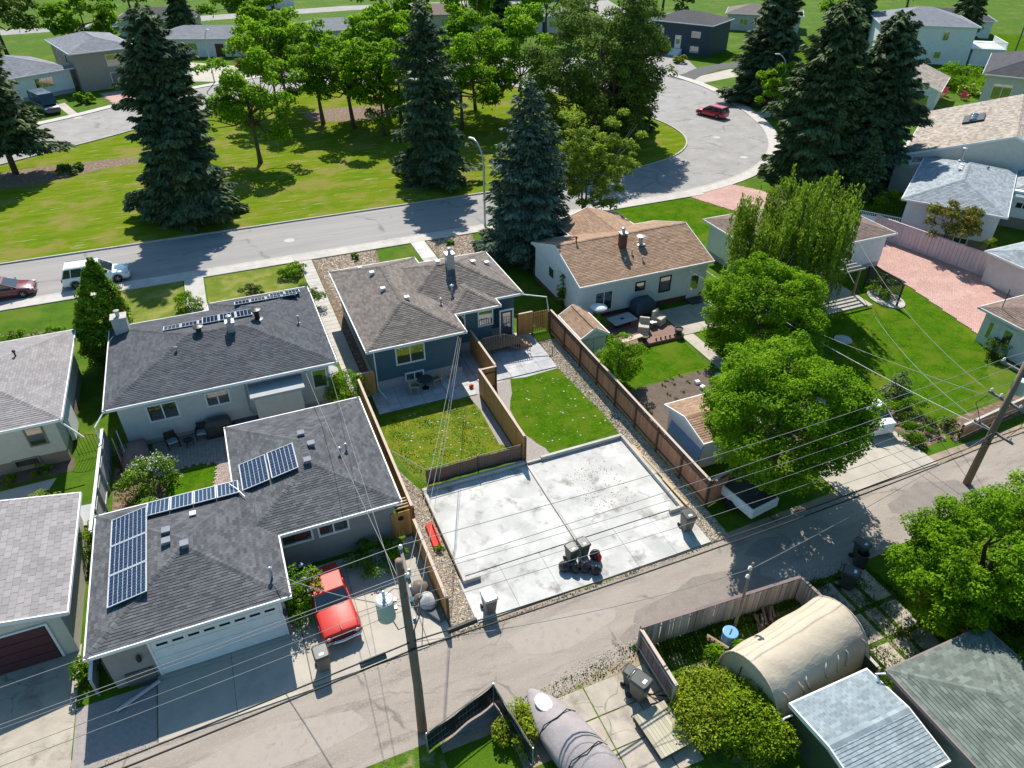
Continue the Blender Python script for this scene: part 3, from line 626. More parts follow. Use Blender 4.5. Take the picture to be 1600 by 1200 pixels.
def spruce(name,label,x,y,h,Rb,m='needle_blue',seed=1,skirt=.03,dens=1.,droop=.32,taper=.85,group=None,spray=(.30,.55),open_=0,lean=(0,0),cat='tree',bark='bark'):
    rnd=np.random.RandomState(seed); root=thing(name,label,cat,(x,y,0),0,group); open_=max(open_,.06)
    b=MB(); b.tube([(0,0,-.1),(lean[0]*.5,lean[1]*.5,h*.5),(lean[0],lean[1],h*.98)],[.035*h*.55,.02*h*.55,.02],8); b.build('trunk',bark,root,smooth=True)
    C=[];U=[];W=[];S=[]; br=MB(); z=h*skirt
    while z<h*.985:
        f=z/h; L0=Rb*((1-f)**taper)*(.55+.45*min(1,f/.10) if skirt>.02 else 1)+.12
        nb=int(max(4,5+L0*1.8)); a0=rnd.rand()*6.28
        for k in range(nb):
            if rnd.rand()<open_: continue
            az=a0+6.283*k/nb+rnd.normal()*.18; L=L0*rnd.uniform(.70,1.12)*(1+.17*math.sin(2*az+z*.55+seed)+.13*math.sin(3*az-z*.9+seed*2)+.10*math.sin(z*2.3+seed)); dr=droop*rnd.uniform(.6,1.3)*(1-f*.7)
            ca,sa=math.cos(az),math.sin(az); out=np.array([ca,sa,0]); sd=np.array([-sa,ca,0])
            zb=z+rnd.uniform(-.15,.15)
            def P(t): return np.array([lean[0]*f,lean[1]*f,zb])+out*(t*L)[:,None]+np.array([0,0,1])*((f*.5+.02)*t*L - dr*L*t**1.3+.22*L*dr*t**3)[:,None]
            n=int((10+L*L*9+L*10)*dens); t=rnd.uniform(.06,1,n)**.7; w=.42*L*(1-t*.72)*np.clip(t*4,.2,1)
            s=rnd.uniform(-1,1,n)*w; p=P(t)+sd*s[:,None]; p[:,2]-=np.abs(s)*.38+rnd.uniform(0,.22,n)*(.4+L*.12)
            u=out*.75+sd*np.sign(s)[:,None]*rnd.uniform(.1,.9,n)[:,None]+np.array([0,0,-1])*rnd.uniform(.05,.75,n)[:,None]
            u/=np.linalg.norm(u,axis=1)[:,None]; nn=np.tile([[0,0,1.]],(n,1))+rnd.normal(size=(n,3))*.45+out*.3; v=np.cross(nn,u); v/=np.linalg.norm(v,axis=1)[:,None]
            C.append(p);U.append(u);W.append(v);S.append(rnd.uniform(spray[0],spray[1],n)*(.6+.4*min(1,L/2)))
            if L>.8 and k%2==0:
                tt=P(np.array([0.,.5,.95])); br.tube([tuple(q) for q in tt],[.035,.025,.01],4)
        z+=max(.16,(.30+.18*(1-f))*h/16)*(1.0)
    if br.v: br.build('branches',bark,root,kind='stuff')
    C=np.concatenate(C);C[:,2]=np.maximum(C[:,2],.05)
    me=leaf_mesh('crown',C,np.concatenate(S),None,rnd,.42,np.concatenate(U),np.concatenate(W)); me.materials.append(MATS[m]); link('crown',me,root)
    return root
def grass_tufts(name,poly,n,h,m='grass_blade',seed=1,parent=None,w=.02,label=None):
    rnd=np.random.RandomState(seed); P=np.array(poly); mn,mx=P.min(0),P.max(0); c=rnd.uniform(mn,mx,(n*4,2)); ins=np.zeros(len(c),bool); j=len(P)-1
    for i in range(len(P)):
        xi,yi=P[i]; xj,yj=P[j]
        with np.errstate(divide='ignore',invalid='ignore'): cond=((yi>c[:,1])!=(yj>c[:,1]))&(c[:,0]<(xj-xi)*(c[:,1]-yi)/(yj-yi)+xi)
        ins^=cond; j=i
    c=c[ins][:n]; n=len(c); a=rnd.uniform(0,6.28,n); hh=rnd.uniform(h*.4,h,n)*(.4+.6*np.abs(np.sin(c[:,0]*1.7)*np.cos(c[:,1]*2.1+c[:,0]))); ww=w*rnd.uniform(1,2.5,n); ln=rnd.uniform(.2,.9,n)*hh; b=rnd.uniform(0,6.28,n)
    V=np.zeros((n,3,3)); V[:,0,0]=c[:,0]-np.cos(a)*ww;V[:,0,1]=c[:,1]-np.sin(a)*ww;V[:,1,0]=c[:,0]+np.cos(a)*ww;V[:,1,1]=c[:,1]+np.sin(a)*ww
    V[:,2,0]=c[:,0]+np.cos(b)*ln;V[:,2,1]=c[:,1]+np.sin(b)*ln;V[:,2,2]=hh; V[:,:2,2]=.0
    me=bpy.data.meshes.new(name); setmesh(me,V.reshape(-1,3),np.arange(3*n).reshape(n,3)); me.materials.append(MATS[m]); o=link(name,me,parent,kind='stuff')
    if label: o['label']=label; o['category']='grass'
    return o
# ---------------------------------------------------------------- vehicles and small things
def ring(x,w,z0,z1,tum=.0,rb=.12,rt=.12):
    """closed cross-section at station x: half width w at the waist, bottom z0, top z1"""
    zm=z0+(z1-z0)*.62; wt=w*(1-tum)
    return [(x,-w*.90,z0),(x,-w,z0+rb),(x,-w,zm),(x,-wt,z1-rt*.5),(x,-wt*.82,z1),(x,0,z1+.02),(x,wt*.82,z1),(x,wt,z1-rt*.5),(x,w,zm),(x,w,z0+rb),(x,w*.90,z0),(x,0,z0)]
def car(name,label,loc,rz,paint,L=4.6,W=1.85,H=1.6,kind='suv',group=None,cat='car',chrome=False):
    """+x is the nose"""
    root=thing(name,label,cat,(loc[0],loc[1],loc[2] if len(loc)>2 else .01),rz,group); w=W/2; g=.20
    belt={'suv':.98,'sedan':.86,'wagon':.90,'van':1.25,'classic':.82}[kind]; h=H
    S=[]
    if kind=='van': st=[(-.5,.93,1.30,0),(-.46,.98,1.32,0),(-.2,1,1.32,0),(.1,1,1.32,0),(.28,1,1.25,0),(.40,.98,1.08,.03),(.475,.92,.92,.05),(.5,.80,.78,.05)]
    elif kind=='classic': st=[(-.5,.84,.66,.05),(-.485,.95,.76,.04),(-.40,1,.82,.03),(-.2,1,.84,.03),(.05,1,.86,.03),(.2,1,.87,.04),(.40,1,.84,.05),(.475,.98,.79,.05),(.5,.93,.68,.06)]
    elif kind=='sedan': st=[(-.5,.80,.78,.06),(-.485,.90,.90,.06),(-.36,.98,.95,.06),(-.2,1,.90,.05),(.1,1,.89,.05),(.22,1,.88,.06),(.38,.97,.78,.08),(.465,.88,.66,.1),(.5,.70,.52,.1)]
    else: st=[(-.5,.84,.85,.05),(-.485,.93,belt,.05),(-.36,.99,belt+.02,.04),(-.2,1,belt,.04),(.1,1,belt,.04),(.22,1,belt-.02,.06),(.38,.97,belt-.10,.08),(.465,.90,belt-.22,.1),(.5,.74,belt-.34,.1)]
    for (fx,fw,zt,tum) in st: S.append(ring(fx*L,fw*w,g+(.05 if abs(fx)>.47 else 0),zt,tum))
    b=MB(); b.loft(S); body=b.build('body',paint,root,smooth=True,bevel=.02,seg=2)
    # greenhouse: glass solid, painted roof and pillars
    if kind=='van': gs=(-.48,-.46,.24,.38,.97,.93)
    elif kind=='sedan': gs=(-.40,-.24,.04,.25,.86,.74)
    elif kind=='classic': gs=(-.33,-.22,.02,.12,.93,.84)
    elif kind=='wagon': gs=(-.49,-.43,.05,.26,.90,.78)
    else: gs=(-.48,-.42,.06,.26,.90,.79)
    xa,xb,xc,xd,wb,wt=gs; zb=(st[3][2])-.03
    def quad(fx0,fx1,z0,z1,wa,wb_,B,m=0,inset=0):
        vs=[(fx0*L,-wa*w,z0),(fx0*L,wa*w,z0),(fx1*L,-wb_*w,z1),(fx1*L,wb_*w,z1)]
        return vs
    def gh(z0,z1,e,B,m=0):
        f0,f1=(z0-zb)/(h-zb),(z1-zb)/(h-zb)
        def st_(f): return (xa+(xb-xa)*f)*L-e,(xd+(xc-xd)*f)*L+e,(wb+(wt-wb)*f)*w+e
        a=st_(f0);c=st_(f1)
        vs=[(a[0],-a[2],z0),(a[1],-a[2]*.92,z0),(a[1],a[2]*.92,z0),(a[0],a[2],z0),(c[0],-c[2],z1),(c[1],-c[2]*.94,z1),(c[1],c[2]*.94,z1),(c[0],c[2],z1)]
        B.add(vs,[(0,3,2,1),(4,5,6,7),(0,1,5,4),(1,2,6,5),(2,3,7,6),(3,0,4,7)],m)
    q=MB(); gh(zb,h-.05,0,q); q.build('windows','auto_glass',root,bevel=.03,seg=2)
    q=MB(); gh(h-.085,h,.012,q); q.build('roof',paint,root,bevel=.045,seg=3)
    q=MB()
    def P(f,fx,sg,e=.012): # point on greenhouse side
        z=zb+(h-.06-zb)*f; return (fx*L,sg*((wb+(wt-wb)*f)*w+e),z)
    for sg in (-1,1):
        pil=[(xd,xc),( (xa+xd)/2+.02,(xb+xc)/2+.02),(xa,xb)]+([(xa+.13,xb+.10)] if kind in('suv','wagon') else [])
        for p0,p1 in pil:
            k=.94 if p0==xd else 1
            a=P(0,p0,sg); c=P(1,p1,sg); q.tube([(a[0],a[1]*k,a[2]),(c[0],c[1]*k,c[2])],.035,5)
    q.build('pillars',paint,root)
    # wheels
    wr=.34 if kind in('suv','van') else .31
    for fx in (-.31,.315):
        for sg in (-1,1):
            a=MB(); a.lathe([(wr,-.11),(wr,.11)],n=20); 
            o=MB(); o.lathe([(wr*.62,-.10),(wr,-.11),(wr,.10),(wr*.9,.115),(wr*.62,.115)],n=20); t=o.build('wheel','rubber',root,loc=(fx*L,sg*(w-.10),wr)); t.rotation_euler=(-sg*math.pi/2,0,0)
            r_=MB(); r_.lathe([(wr*.60,.05),(wr*.60,.09),(.05,.105)],n=14)
            for s5 in range(5): 
                an=s5*1.2566; r_.box((math.cos(an)*wr*.32,math.sin(an)*wr*.32,.105),(wr*.55,.05,.03),rz=an)
            r_.build('rim','rim' if kind!='classic' else 'chrome',t)
        # wheel arch shadow piece
    e=MB()
    for fx in (-.31,.315):
        for sg in (-1,1):
            pts=[(fx*L+math.cos(a)*(wr+.05),sg*(w+.002),wr+math.sin(a)*(wr+.05)) for a in [math.pi*k/8 for k in range(9)]]; e.tube(pts,.022,5)
    e.build('wheel_arch','rubber' if kind!='classic' else paint,root)
    zf=st[-1][2]; zr=st[0][2]
    for sg in (-1,1):
        if kind=='classic':
            l_=MB(); l_.lathe([(.09,0),(.09,.06),(.05,.08)],n=14); o=l_.build('headlight','lamp_glass',root,loc=(.485*L,sg*w*.74,.62)); o.rotation_euler=(0,math.pi/2,0)
            l_=MB(); l_.lathe([(.05,0),(.05,.05),(.03,.06)],n=10); o=l_.build('turn_signal','amber',root,loc=(.49*L,sg*w*.76,.46)); o.rotation_euler=(0,math.pi/2,0)
        else:
            l_=MB(); l_.box((.462*L,sg*w*.76,zf+.10),(.30,.24,.11),rz=-sg*.45); l_.build('headlight','lamp_glass',root,bevel=.02)
        l_=MB(); l_.box((-.492*L,sg*w*.78,zr-.06),(.10,.25,.16 if kind!='suv' else .2)); l_.build('tail_light','tail_red',root,bevel=.02)
        if kind!='classic':
            l_=MB(); l_.box(((xd-.05)*L,sg*(w+.06),zb+.07),(.13,.17,.12)); l_.build('mirror',paint,root,bevel=.03)
    bm_=MB()
    if kind=='classic':
        for s_,z_ in ((1,.42),(-1,.44)):
            pts=[(s_*(.47*L),-w*.98,z_),(s_*(.515*L),-w*.85,z_),(s_*(.53*L),0,z_),(s_*(.515*L),w*.85,z_),(s_*(.47*L),w*.98,z_)]
            bm_.tube(pts,.075,8); bm_.box((s_*.535*L,-.4,z_+.03),(.07,.07,.2)); bm_.box((s_*.535*L,.4,z_+.03),(.07,.07,.2))
        bm_.build('bumper','chrome',root,smooth=True)
        gr=MB(); gr.box((.497*L,0,.62),(.03,w*1.1,.16)); gr.build('grille','black_metal',root)
        hd=MB(); hd.box((.30*L,0,.868),(.34*L,.05,.03)); hd.build('hood_crease',paint,root,bevel=.012)
        hv=MB()
        for k in (-1,1):
            for j in range(4): hv.box((.135*L,k*(.16+j*.09),.885),(.10,.05,.012))
        hv.build('cowl_vent','black_metal',root)
        wf=MB()
        z1=h-.06; pts=[(xd*L+.02,-wb*w*.93,zb+.03),(xc*L+.02,-wt*w*.95,z1),(xc*L+.02,wt*w*.95,z1),(xd*L+.02,wb*w*.93,zb+.03)]
        wf.tube(pts+[pts[0]],.022,5); wf.build('windshield_frame','chrome',root)
    else:
        bm_.box((.487*L,0,.40),(.10,W*.78,.20)); bm_.box((-.487*L,0,.42),(.10,W*.84,.20)); bm_.build('bumper','plastic_dark' if kind=='van' else paint,root,bevel=.04,seg=2)
        gr=MB(); gr.box((.498*L,0,zf+.02),(.03,W*.42,.14)); gr.build('grille','black_metal',root,bevel=.01)
        if kind in('suv','wagon'):
            rr=MB()
            for sg in (-1,1): rr.tube([((xb+.02)*L,sg*wt*w*.9,h+.04),((xc-.02)*L,sg*wt*w*.9,h+.04)],.02,6)
            rr.build('roof_rail','black_metal' if kind=='wagon' else 'chrome',root)
    pl=MB(); pl.box((-.505*L,0,.62 if kind!='van' else .7),(.02,.32,.16)); pl.build('licence_plate','white_trim',root)
    return root
def bin_(label,x,y,rz,body='plastic_brown',lid='plastic_dark',s=1.,group='wheeled waste carts',labelled=True,z=.02,tilt=0):
    root=thing('waste_cart',label,'waste cart',(x,y,z),rz,group)
    b=MB(); rings=[]
    for z_,wx,wy in ((.06,.22,.23),(.12,.235,.25),(.95,.29,.33),(1.0,.31,.36)):
        r=.06; pts=[]
        for cx_,cy_,a0 in ((wx-r,wy-r,0),(-wx+r,wy-r,90),(-wx+r,-wy+r,180),(wx-r,-wy+r,270)):
            for k in (0,45,90): a=R(a0+k); pts.append(((cx_+r*math.cos(a))*s,(cy_+r*math.sin(a))*s,z_*s))
        rings.append(pts)
    b.loft(rings); b.build('body',body,root,smooth=False)
    l_=MB(); rings=[]
    for z_,wx,wy in ((1.003,.325,.375),(1.05,.325,.375),(1.10,.27,.31)):
        r=.08; pts=[]
        for cx_,cy_,a0 in ((wx-r,wy-r,0),(-wx+r,wy-r,90),(-wx+r,-wy+r,180),(wx-r,-wy+r,270)):
            for k in (0,45,90): a=R(a0+k); pts.append(((cx_+r*math.cos(a))*s,(cy_+r*math.sin(a))*s,z_*s))
        rings.append(pts)
    l_.loft(rings); li=l_.build('lid',lid,root)
    if labelled: q=MB(); q.bb(-.10*s,.10*s,-.2*s,-.08*s,1.102*s,1.106*s); q.build('sticker','vent_white',li)
    h_=MB(); h_.tube([(-.25*s,.36*s,1.0*s),(-.25*s,.45*s,1.0*s),(.25*s,.45*s,1.0*s),(.25*s,.36*s,1.0*s)],.02*s,6); h_.build('handle',lid,root)
    for sg in (-1,1):
        w_=MB(); w_.lathe([(.12*s,-.03*s),(.12*s,.03*s)],n=14); o=w_.build('wheel','rubber',root,loc=(sg*.27*s,.27*s,.12*s)); o.rotation_euler=(0,math.pi/2,0)
    return root
def lump(name,label,cat,x,y,r,m,seed=1,h=.6,group=None,z=0):
    rnd=random.Random(seed); b=MB(); ph=[rnd.uniform(0,6) for _ in range(4)]; rings=[]
    for i in range(8):
        f=i/7; zz=f*h; rr=r*math.sin(math.pi*(.18+.74*f))**.7*(1 if f<.85 else .6)
        rings.append([(rr*math.cos(a)*(1+.12*math.sin(3*a+ph[0]+f*3)+.06*math.sin(7*a+ph[1])),rr*math.sin(a)*(1+.12*math.sin(2*a+ph[2])+.05*math.sin(6*a+ph[3]+f*5)),zz) for a in [6.283*k/16 for k in range(16)]])
    b.loft(rings); o=b.build(name,m,None,loc=(x,y,z),smooth=True); return tag(o,label,cat,group)
def adirondack(label,x,y,rz,m,group=None,s=1.):
    root=thing('garden_chair',label,'garden chair',(x,y,0),rz,group)
    b=MB(); b.box((0,0,.34*s),(.5*s,.55*s,.04*s),rx=R(12)); b.build('seat',m,root)
    for k in range(4):
        b=MB(); b.box(((k-1.5)*.125*s,.40*s,.68*s),(.11*s,.03*s,.75*s),rx=R(-22)); b.build('slat',m,root)
    for sg in (-1,1):
        b=MB(); b.box((sg*.32*s,0,.55*s),(.13*s,.68*s,.03*s)); b.build('armrest',m,root)
        b=MB(); b.box((sg*.29*s,-.28*s,.27*s),(.04*s,.09*s,.54*s)); b.build('leg',m,root)
        b=MB(); b.box((sg*.27*s,.22*s,.2*s),(.04*s,.75*s,.09*s),rx=R(18)); b.build('leg',m,root)
    return root
def lamp_post(label,x,y,h,ang,arm=1.6,group='street lamps'):
    root=thing('street_lamp',label,'street lamp',(x,y,0),ang,group)
    b=MB(); pts=[(0,0,0),(0,0,h*.72)]+[(arm*(1-math.cos(t)),0,h*.72+h*.28*math.sin(t)) for t in [R(15*k) for k in range(1,6)]]
    b.tube(pts,[.10]*2+[.07]*5,8); b.build('pole','lamp_steel',root,smooth=True)
    b=MB(); b.lathe([(.14,0),(.12,.3),(.11,.32)],n=10); b.build('base','lamp_steel',root)
    b=MB(); b.box((arm*(1-math.cos(R(75)))+.28,0,h*.72+h*.28*math.sin(R(75))+.03),(.62,.24,.12)); b.build('lamp_head','vent_white',root,bevel=.03); return root
def swing_umbrella(): pass
# ================================================================ THE GROUND
patch('ground',[(-700,-300),(900,-300),(900,900),(-700,900)],0,'lawn')
def arc(pts,n=6):
    """smooth a control polyline (Catmull-Rom)"""
    out=[]; P=[Vector((*p,0)) for p in pts]
    for i in range(len(P)-1):
        p0,p1,p2,p3=P[max(i-1,0)],P[i],P[i+1],P[min(i+2,len(P)-1)]
        for k in range(n):
            t=k/n; q=.5*((2*p1)+(-p0+p2)*t+(2*p0-5*p1+4*p2-p3)*t*t+(-p0+3*p1-3*p2+p3)*t**3); out.append((q.x,q.y))
    out.append(tuple(pts[-1])); return out
def offset(pl,d):
    out=[]
    for i,p in enumerate(pl):
        a=pl[max(i-1,0)]; b=pl[min(i+1,len(pl)-1)]; dx,dy=b[0]-a[0],b[1]-a[1]; L=math.hypot(dx,dy) or 1; out.append((p[0]-dy/L*d,p[1]+dx/L*d))
    return out
def strip(name,pl,d0,d1,z,m,th=None,parent=None):
    a=offset(pl,d0); c=offset(pl,d1); b=MB()
    if th is None:
        b.add([(p[0],p[1],z) for p in a]+[(p[0],p[1],z) for p in c],[(i,i+1,len(a)+i+1,len(a)+i) for i in range(len(a)-1)])
    else:
        rings=[[(a[i][0],a[i][1],z-th),(a[i][0],a[i][1],z),(c[i][0],c[i][1],z),(c[i][0],c[i][1],z-th)] for i in range(len(a))]; b.loft(rings)
    o=b.build(name,m,parent)
    if th is None and o.data.polygons[0].normal.z<0: o.data.flip_normals()
    if parent is None: o['kind']='structure'
    return o
# the crescent round the park: park-side kerb line
near=[(-90,68.4),(-60,68.4),(-30,68.4),(0,68.4),(20,68.4),(36,68.5),(44.7,69.3),(50.5,71.2),(54.6,74.6),(56.8,79.5),(57,86),(54.5,96),(49,107),(41,116),(30,121),(18,121.5),(8,119),(-2,113),(-12,105.5),(-23,98.4),(-36,90),(-52,80),(-70,72),(-90,68.4)]
inner=arc(near[:-1],5)
park=[p for p in inner]
patch('park_lawn',park,.012,'park_grass')
outer=arc([(-90,60.7),(-60,60.7),(0,60.7),(36,60.7),(47,61.3),(55.5,63.8),(62.0,68.6),(66.5,74.5),(69.5,81),(72.3,90),(74,100),(72.5,111),(66,123),(56,132),(42,137),(22,136),(4,130.5),(-8,124),(-16,118),(-25,112.5),(-45,100),(-70,88),(-95,78)],5)
# street surface: ring between the outer boundary and the park
b=MB(); b.sheet(outer,.006); o=b.build('street','curve_asphalt'); o['kind']='structure'
if o.data.polygons[0].normal.z<0: o.data.flip_normals()
patch('street_straight',[(-90,60.72),(40,60.72),(40,68.38),(-90,68.38)],.009,'street_asphalt')
strip('park_curb',inner,-.0,.16,.13,'curb',.12)
strip('sidewalk',[p for p in outer if p[0]>-91],-1.5,-.16,.075,'sidewalk_concrete',.07)
strip('curb',outer,-.155,0,.09,'curb',.085)
# slab joints of the pavement in front of the houses: individual flags lying on the walk
sb=MB(); sb.bb(-.79,.79,-.70,.70,0,.02); sob=None; rt=bpy.data.objects['sidewalk']
for i in range(62):
    x=-24+i*1.62
    if x>46: break
    if sob is None: sob=sb.build('slab','sidewalk_concrete',rt,bevel=.006); q=sob
    else: q=link('slab',sob.data,rt); mm=q.modifiers.new('bevel','BEVEL'); mm.width=.006; mm.segments=1
    q.location=(x,59.93,.062)
for (px,py) in ((452,376),(1120,215),(1162,246)):
    gx,gy=G(px,py); b=MB(); b.lathe([(.46,0),(.46,.012),(.40,.016),(.38,.010),(.1,.012)],(gx,gy,.008),20); o=b.build('manhole_cover','curb'); tag(o,{452:'pale round manhole cover in the straight street',1120:'manhole cover in the inside of the street bend',1162:'manhole cover near the outer kerb of the street bend'}[px],'manhole cover','manhole covers')
# far roads beyond the crescent (they leave the frame at the top)
strip('side_street',[(74,104),(92,150),(115,230)],-4,4,.004,'curve_asphalt')
strip('back_street',[(-160,150),(-60,196),(40,205),(160,190)],-4,4,.004,'curve_asphalt')
# alley
alN=[(-90,14.6),(3,14.6),(7,14.2),(9.5,14.75),(12,14.9),(24,15.0),(31,15.4),(90,15.8)]
patch('alley',[(-90,18.45),(5,18.6),(18.6,18.83),(40,18.85),(90,19.0)]+alN[::-1],.008,'alley_asphalt')
for i,(x,y,w_,h_) in enumerate(((9.5,17.2,2.2,.9),(16.5,16.3,3.2,1.1),(26.5,17.9,1.6,.8),(31.5,17.0,2.4,1.2),(-3,16.6,3.5,1.0),(13.2,15.6,1.4,.7),(-9,17.3,2.0,.8),(21,17.6,1.3,.6))):
    rn=random.Random(i); patch('asphalt_patch',[(x+w_*math.cos(t)*rn.uniform(.75,1.1)*(1.2 if abs(math.cos(t))>.6 else 1),y+h_*math.sin(t)*rn.uniform(.75,1.1)) for t in [6.283*k/12 for k in range(12)]],.011+.001*(i%3),'alley_patch' if i%2 else 'alley_patch_pale')
scatter_stuff('alley_grit',[(5.5,14.4),(9.5,15.5),(14,15.7),(24,15.5),(24,15.0),(12,14.9),(5.5,14.0)],2600,(.012,.04),'gravel_stone',.012,41,label='grit and crumbs along the near edge of the alley',cat='grit'); scatter_stuff('alley_grit',[(-9,18.3),(30,18.6),(30,18.95),(-9,18.7)],1800,(.012,.035),'gravel_stone',.012,42,label='grit along the far edge of the alley',cat='grit')
grass_tufts('edge_weeds',[(5.2,13.9),(12,14.6),(12,15.4),(9.3,15.1),(5.2,14.8)],900,.14,seed=43,label='weeds in the dirt at the near edge of the alley'); grass_tufts('edge_weeds',[(5,18.55),(18.5,18.72),(18.5,18.9),(5,18.75)],700,.10,seed=44,label='thin weeds along the joint of pad apron and alley')
# near side of the alley: dirt shoulder and yards
patch('dirt_shoulder',[(3,14.8),(7,14.5),(9.5,15.0),(12.1,15.2),(12.2,13.2),(12,12.2),(5.6,12.2),(5.6,14.0),(3,14.0)],.004,'dirt')
patch('weed_verge',[(12.1,15.35),(24.5,15.25),(24.5,12.5),(12.2,12.5)],.0045,'weeds')
patch('neighbour_ground',[(-90,14.9),(3,14.9),(3,-60),(-90,-60)],.003,'weeds')
grass_tufts('verge_grass',[(11.8,15.25),(22,15.1),(22,14.25),(12.6,14.25)],5200,.32,seed=4,label='long green grass along the alley edge outside the old fence')
patch('alley_verge',[(-90,18.2),(90,18.2),(90,19.3),(34.5,19.6),(18.6,19.1),(-10,19.1),(-90,19)],.0035,'dirt')
patch('drive_verge',[(-7.6,21.9),(5.1,25.2),(5.1,18.4),(-7.6,18.4)],.0048,'soil')
# pavings -------------------------------------------------------
# double garage pad under construction: two halves, raised curbs
def pad():
    slab_field('apron_slabs','',6.2,18.6,18.9,21.55,0,0,'new_concrete',0,.06,xs=[6.2,8.3,10.4,12.43,14.5,16.6,18.6],ys=[18.9,21.55],gap=.012)
    slab_field('garage_pad','',6.5,18.4,21.57,27.62,0,0,'new_concrete',0,.085,xs=[6.5,12.36,12.50,18.4],ys=[21.57,27.62],gap=.012)
    r=bpy.data.objects['garage_pad']
    def cb(x0,x1,y0,y1,z=.32):
        b=MB(); b.bb(x0,x1,y0,y1,0,z); b.build('curb_wall','curb',r,bevel=.015)
    cb(6.35,6.52,21.1,27.62); cb(6.35,12.3,27.625,27.82); cb(12.33,13.3,27.625,27.78,.22); cb(13.3,18.55,27.625,27.82); cb(18.4,18.57,21.3,27.62)
    cb(6.525,7.2,21.1,21.26,.3); cb(17.75,18.397,21.3,21.46,.3); 
    b=MB(); b.bb(12.35,12.41,21.0,27.6,.05,.17); b.build('divider_curb','curb',r); b=MB(); b.bb(12.413,12.53,20.9,27.6,.05,.09); b.build('divider_gap','plastic_dark',r)
    for i,(x,y,l,a) in enumerate(((18.80,25.6,2.6,1.58),(18.9,24.3,2.9,1.62),(18.86,22.6,2.2,1.60))):
        b=MB(); b.box((0,0,.04),(l,.14,.04)); o=b.build('lumber',['wood_new','deck_grey','wood_new'][i],None,loc=(x,y,.02+.045*i),rz=a); tag(o,['pale plank lying on gravel beside the far half of the pad curb','weathered plank lying on gravel beside the middle of the pad curb','plank lying on gravel near the waste cart at the pad corner'][i],'plank','planks beside the pad')
pad()
scatter_stuff('dirt_crumbs',[(14.2,22.4),(16.9,22.9),(16.6,26.6),(14.0,26.2)],260,(.015,.05),'dirt',.09,5,flatness=.25,label='crumbs of dry earth scattered on the new concrete',cat='debris')
# gravel strips
gl=[(5.12,18.8),(6.28,18.8),(6.3,28.0),(5.35,30.9),(5.25,34.5),(5.15,34.5)]
gr=[(18.65,18.9),(19.72,18.9),(19.72,39.4),(18.5,39.4),(18.3,35.7),(18.35,34.6),(18.7,30),(18.6,27.9)]
patch('gravel_bed',gl,.010,'gravel_bed'); patch('gravel_bed',gr,.010,'gravel_bed')
scatter_stuff('gravel',gl,7000,(.03,.075),'gravel_stone',.02,1,label='loose river gravel strip between cedar fence and left edge of the pad',cat='gravel')
scatter_stuff('gravel',gr,9000,(.03,.075),'gravel_stone',.02,2,label='loose river gravel strip between right edge of the pad and long fence',cat='gravel')
# blue house yards
patch('left_yard_lawn',GP((607,652),(640,643),(733,620),(750,640),(780,694),(820,705),(665,765),(640,740),(606,700),(600,680)),.011,'yellow_lawn')
patch('right_yard_lawn',arc(GP((797,592),(830,588),(880,577),(905,578),(925,600),(970,657),(960,672),(905,695),(866,711),(852,700),(835,690),(815,668),(797,640),(800,615)),2),.011,'lush_lawn')
patch('grey_gravel_path',[(11.25,35.2),(12.3,35.2),(12.3,27.8),(11.4,28.6)],.007,'grey_gravel')
patch('grey_gravel_path',[(12.45,35.6),(15,36),(14.9,35.5),(13.6,33),(13.3,30.4),(14.5,27.84),(12.45,27.84)],.007,'grey_gravel')
patch('yard_concrete',[(10.3,34.9),(13.45,34.9),(13.45,40.2),(10.3,40.2)],.0052,'patio_stone'); patch('yard_concrete',[(12.6,35.5),(18.4,35.9),(18.4,41.2),(12.6,41.2)],.0056,'patio_stone')
slab_field('left_patio','',5.9,10.4,35.4,38.0,0,0,'patio_stone',0,.06,xs=[5.9+.75*i for i in range(7)],ys=[35.4+.65*i for i in range(5)],gap=.02)
slab_field('patio_landing','',10.45,12.2,35.1,38.6,0,0,'new_concrete',0,.055,xs=[10.45,10.85,12.2],ys=[35.1,36.3,38.6],gap=.015)
slab_field('right_patio','',12.75,18.3,36.0,41.0,0,0,'patio_stone',0,.06,xs=[12.75+1.11*i for i in range(6)],ys=[36+1.0*i for i in range(6)],gap=.02)
scatter_stuff('lawn_clumps',GP((612,655),(733,625),(780,694),(672,735),(612,690)),75,(.03,.09),'pebble_white',.03,8,flatness=.5,label='pale clumps scattered on the yellowed lawn',cat='lawn litter')
scatter_stuff('lawn_clumps',GP((797,600),(900,582),(966,657),(860,705),(800,640)),70,(.03,.09),'pebble_white',.03,9,flatness=.5,label='pale clumps scattered on the green lawn beside the long fence',cat='lawn litter')
grass_tufts('lawn_blades',GP((607,652),(733,620),(780,694),(820,705),(665,765),(606,700)),7000,.10,seed=11,label='rough grass blades on the yellowed lawn')
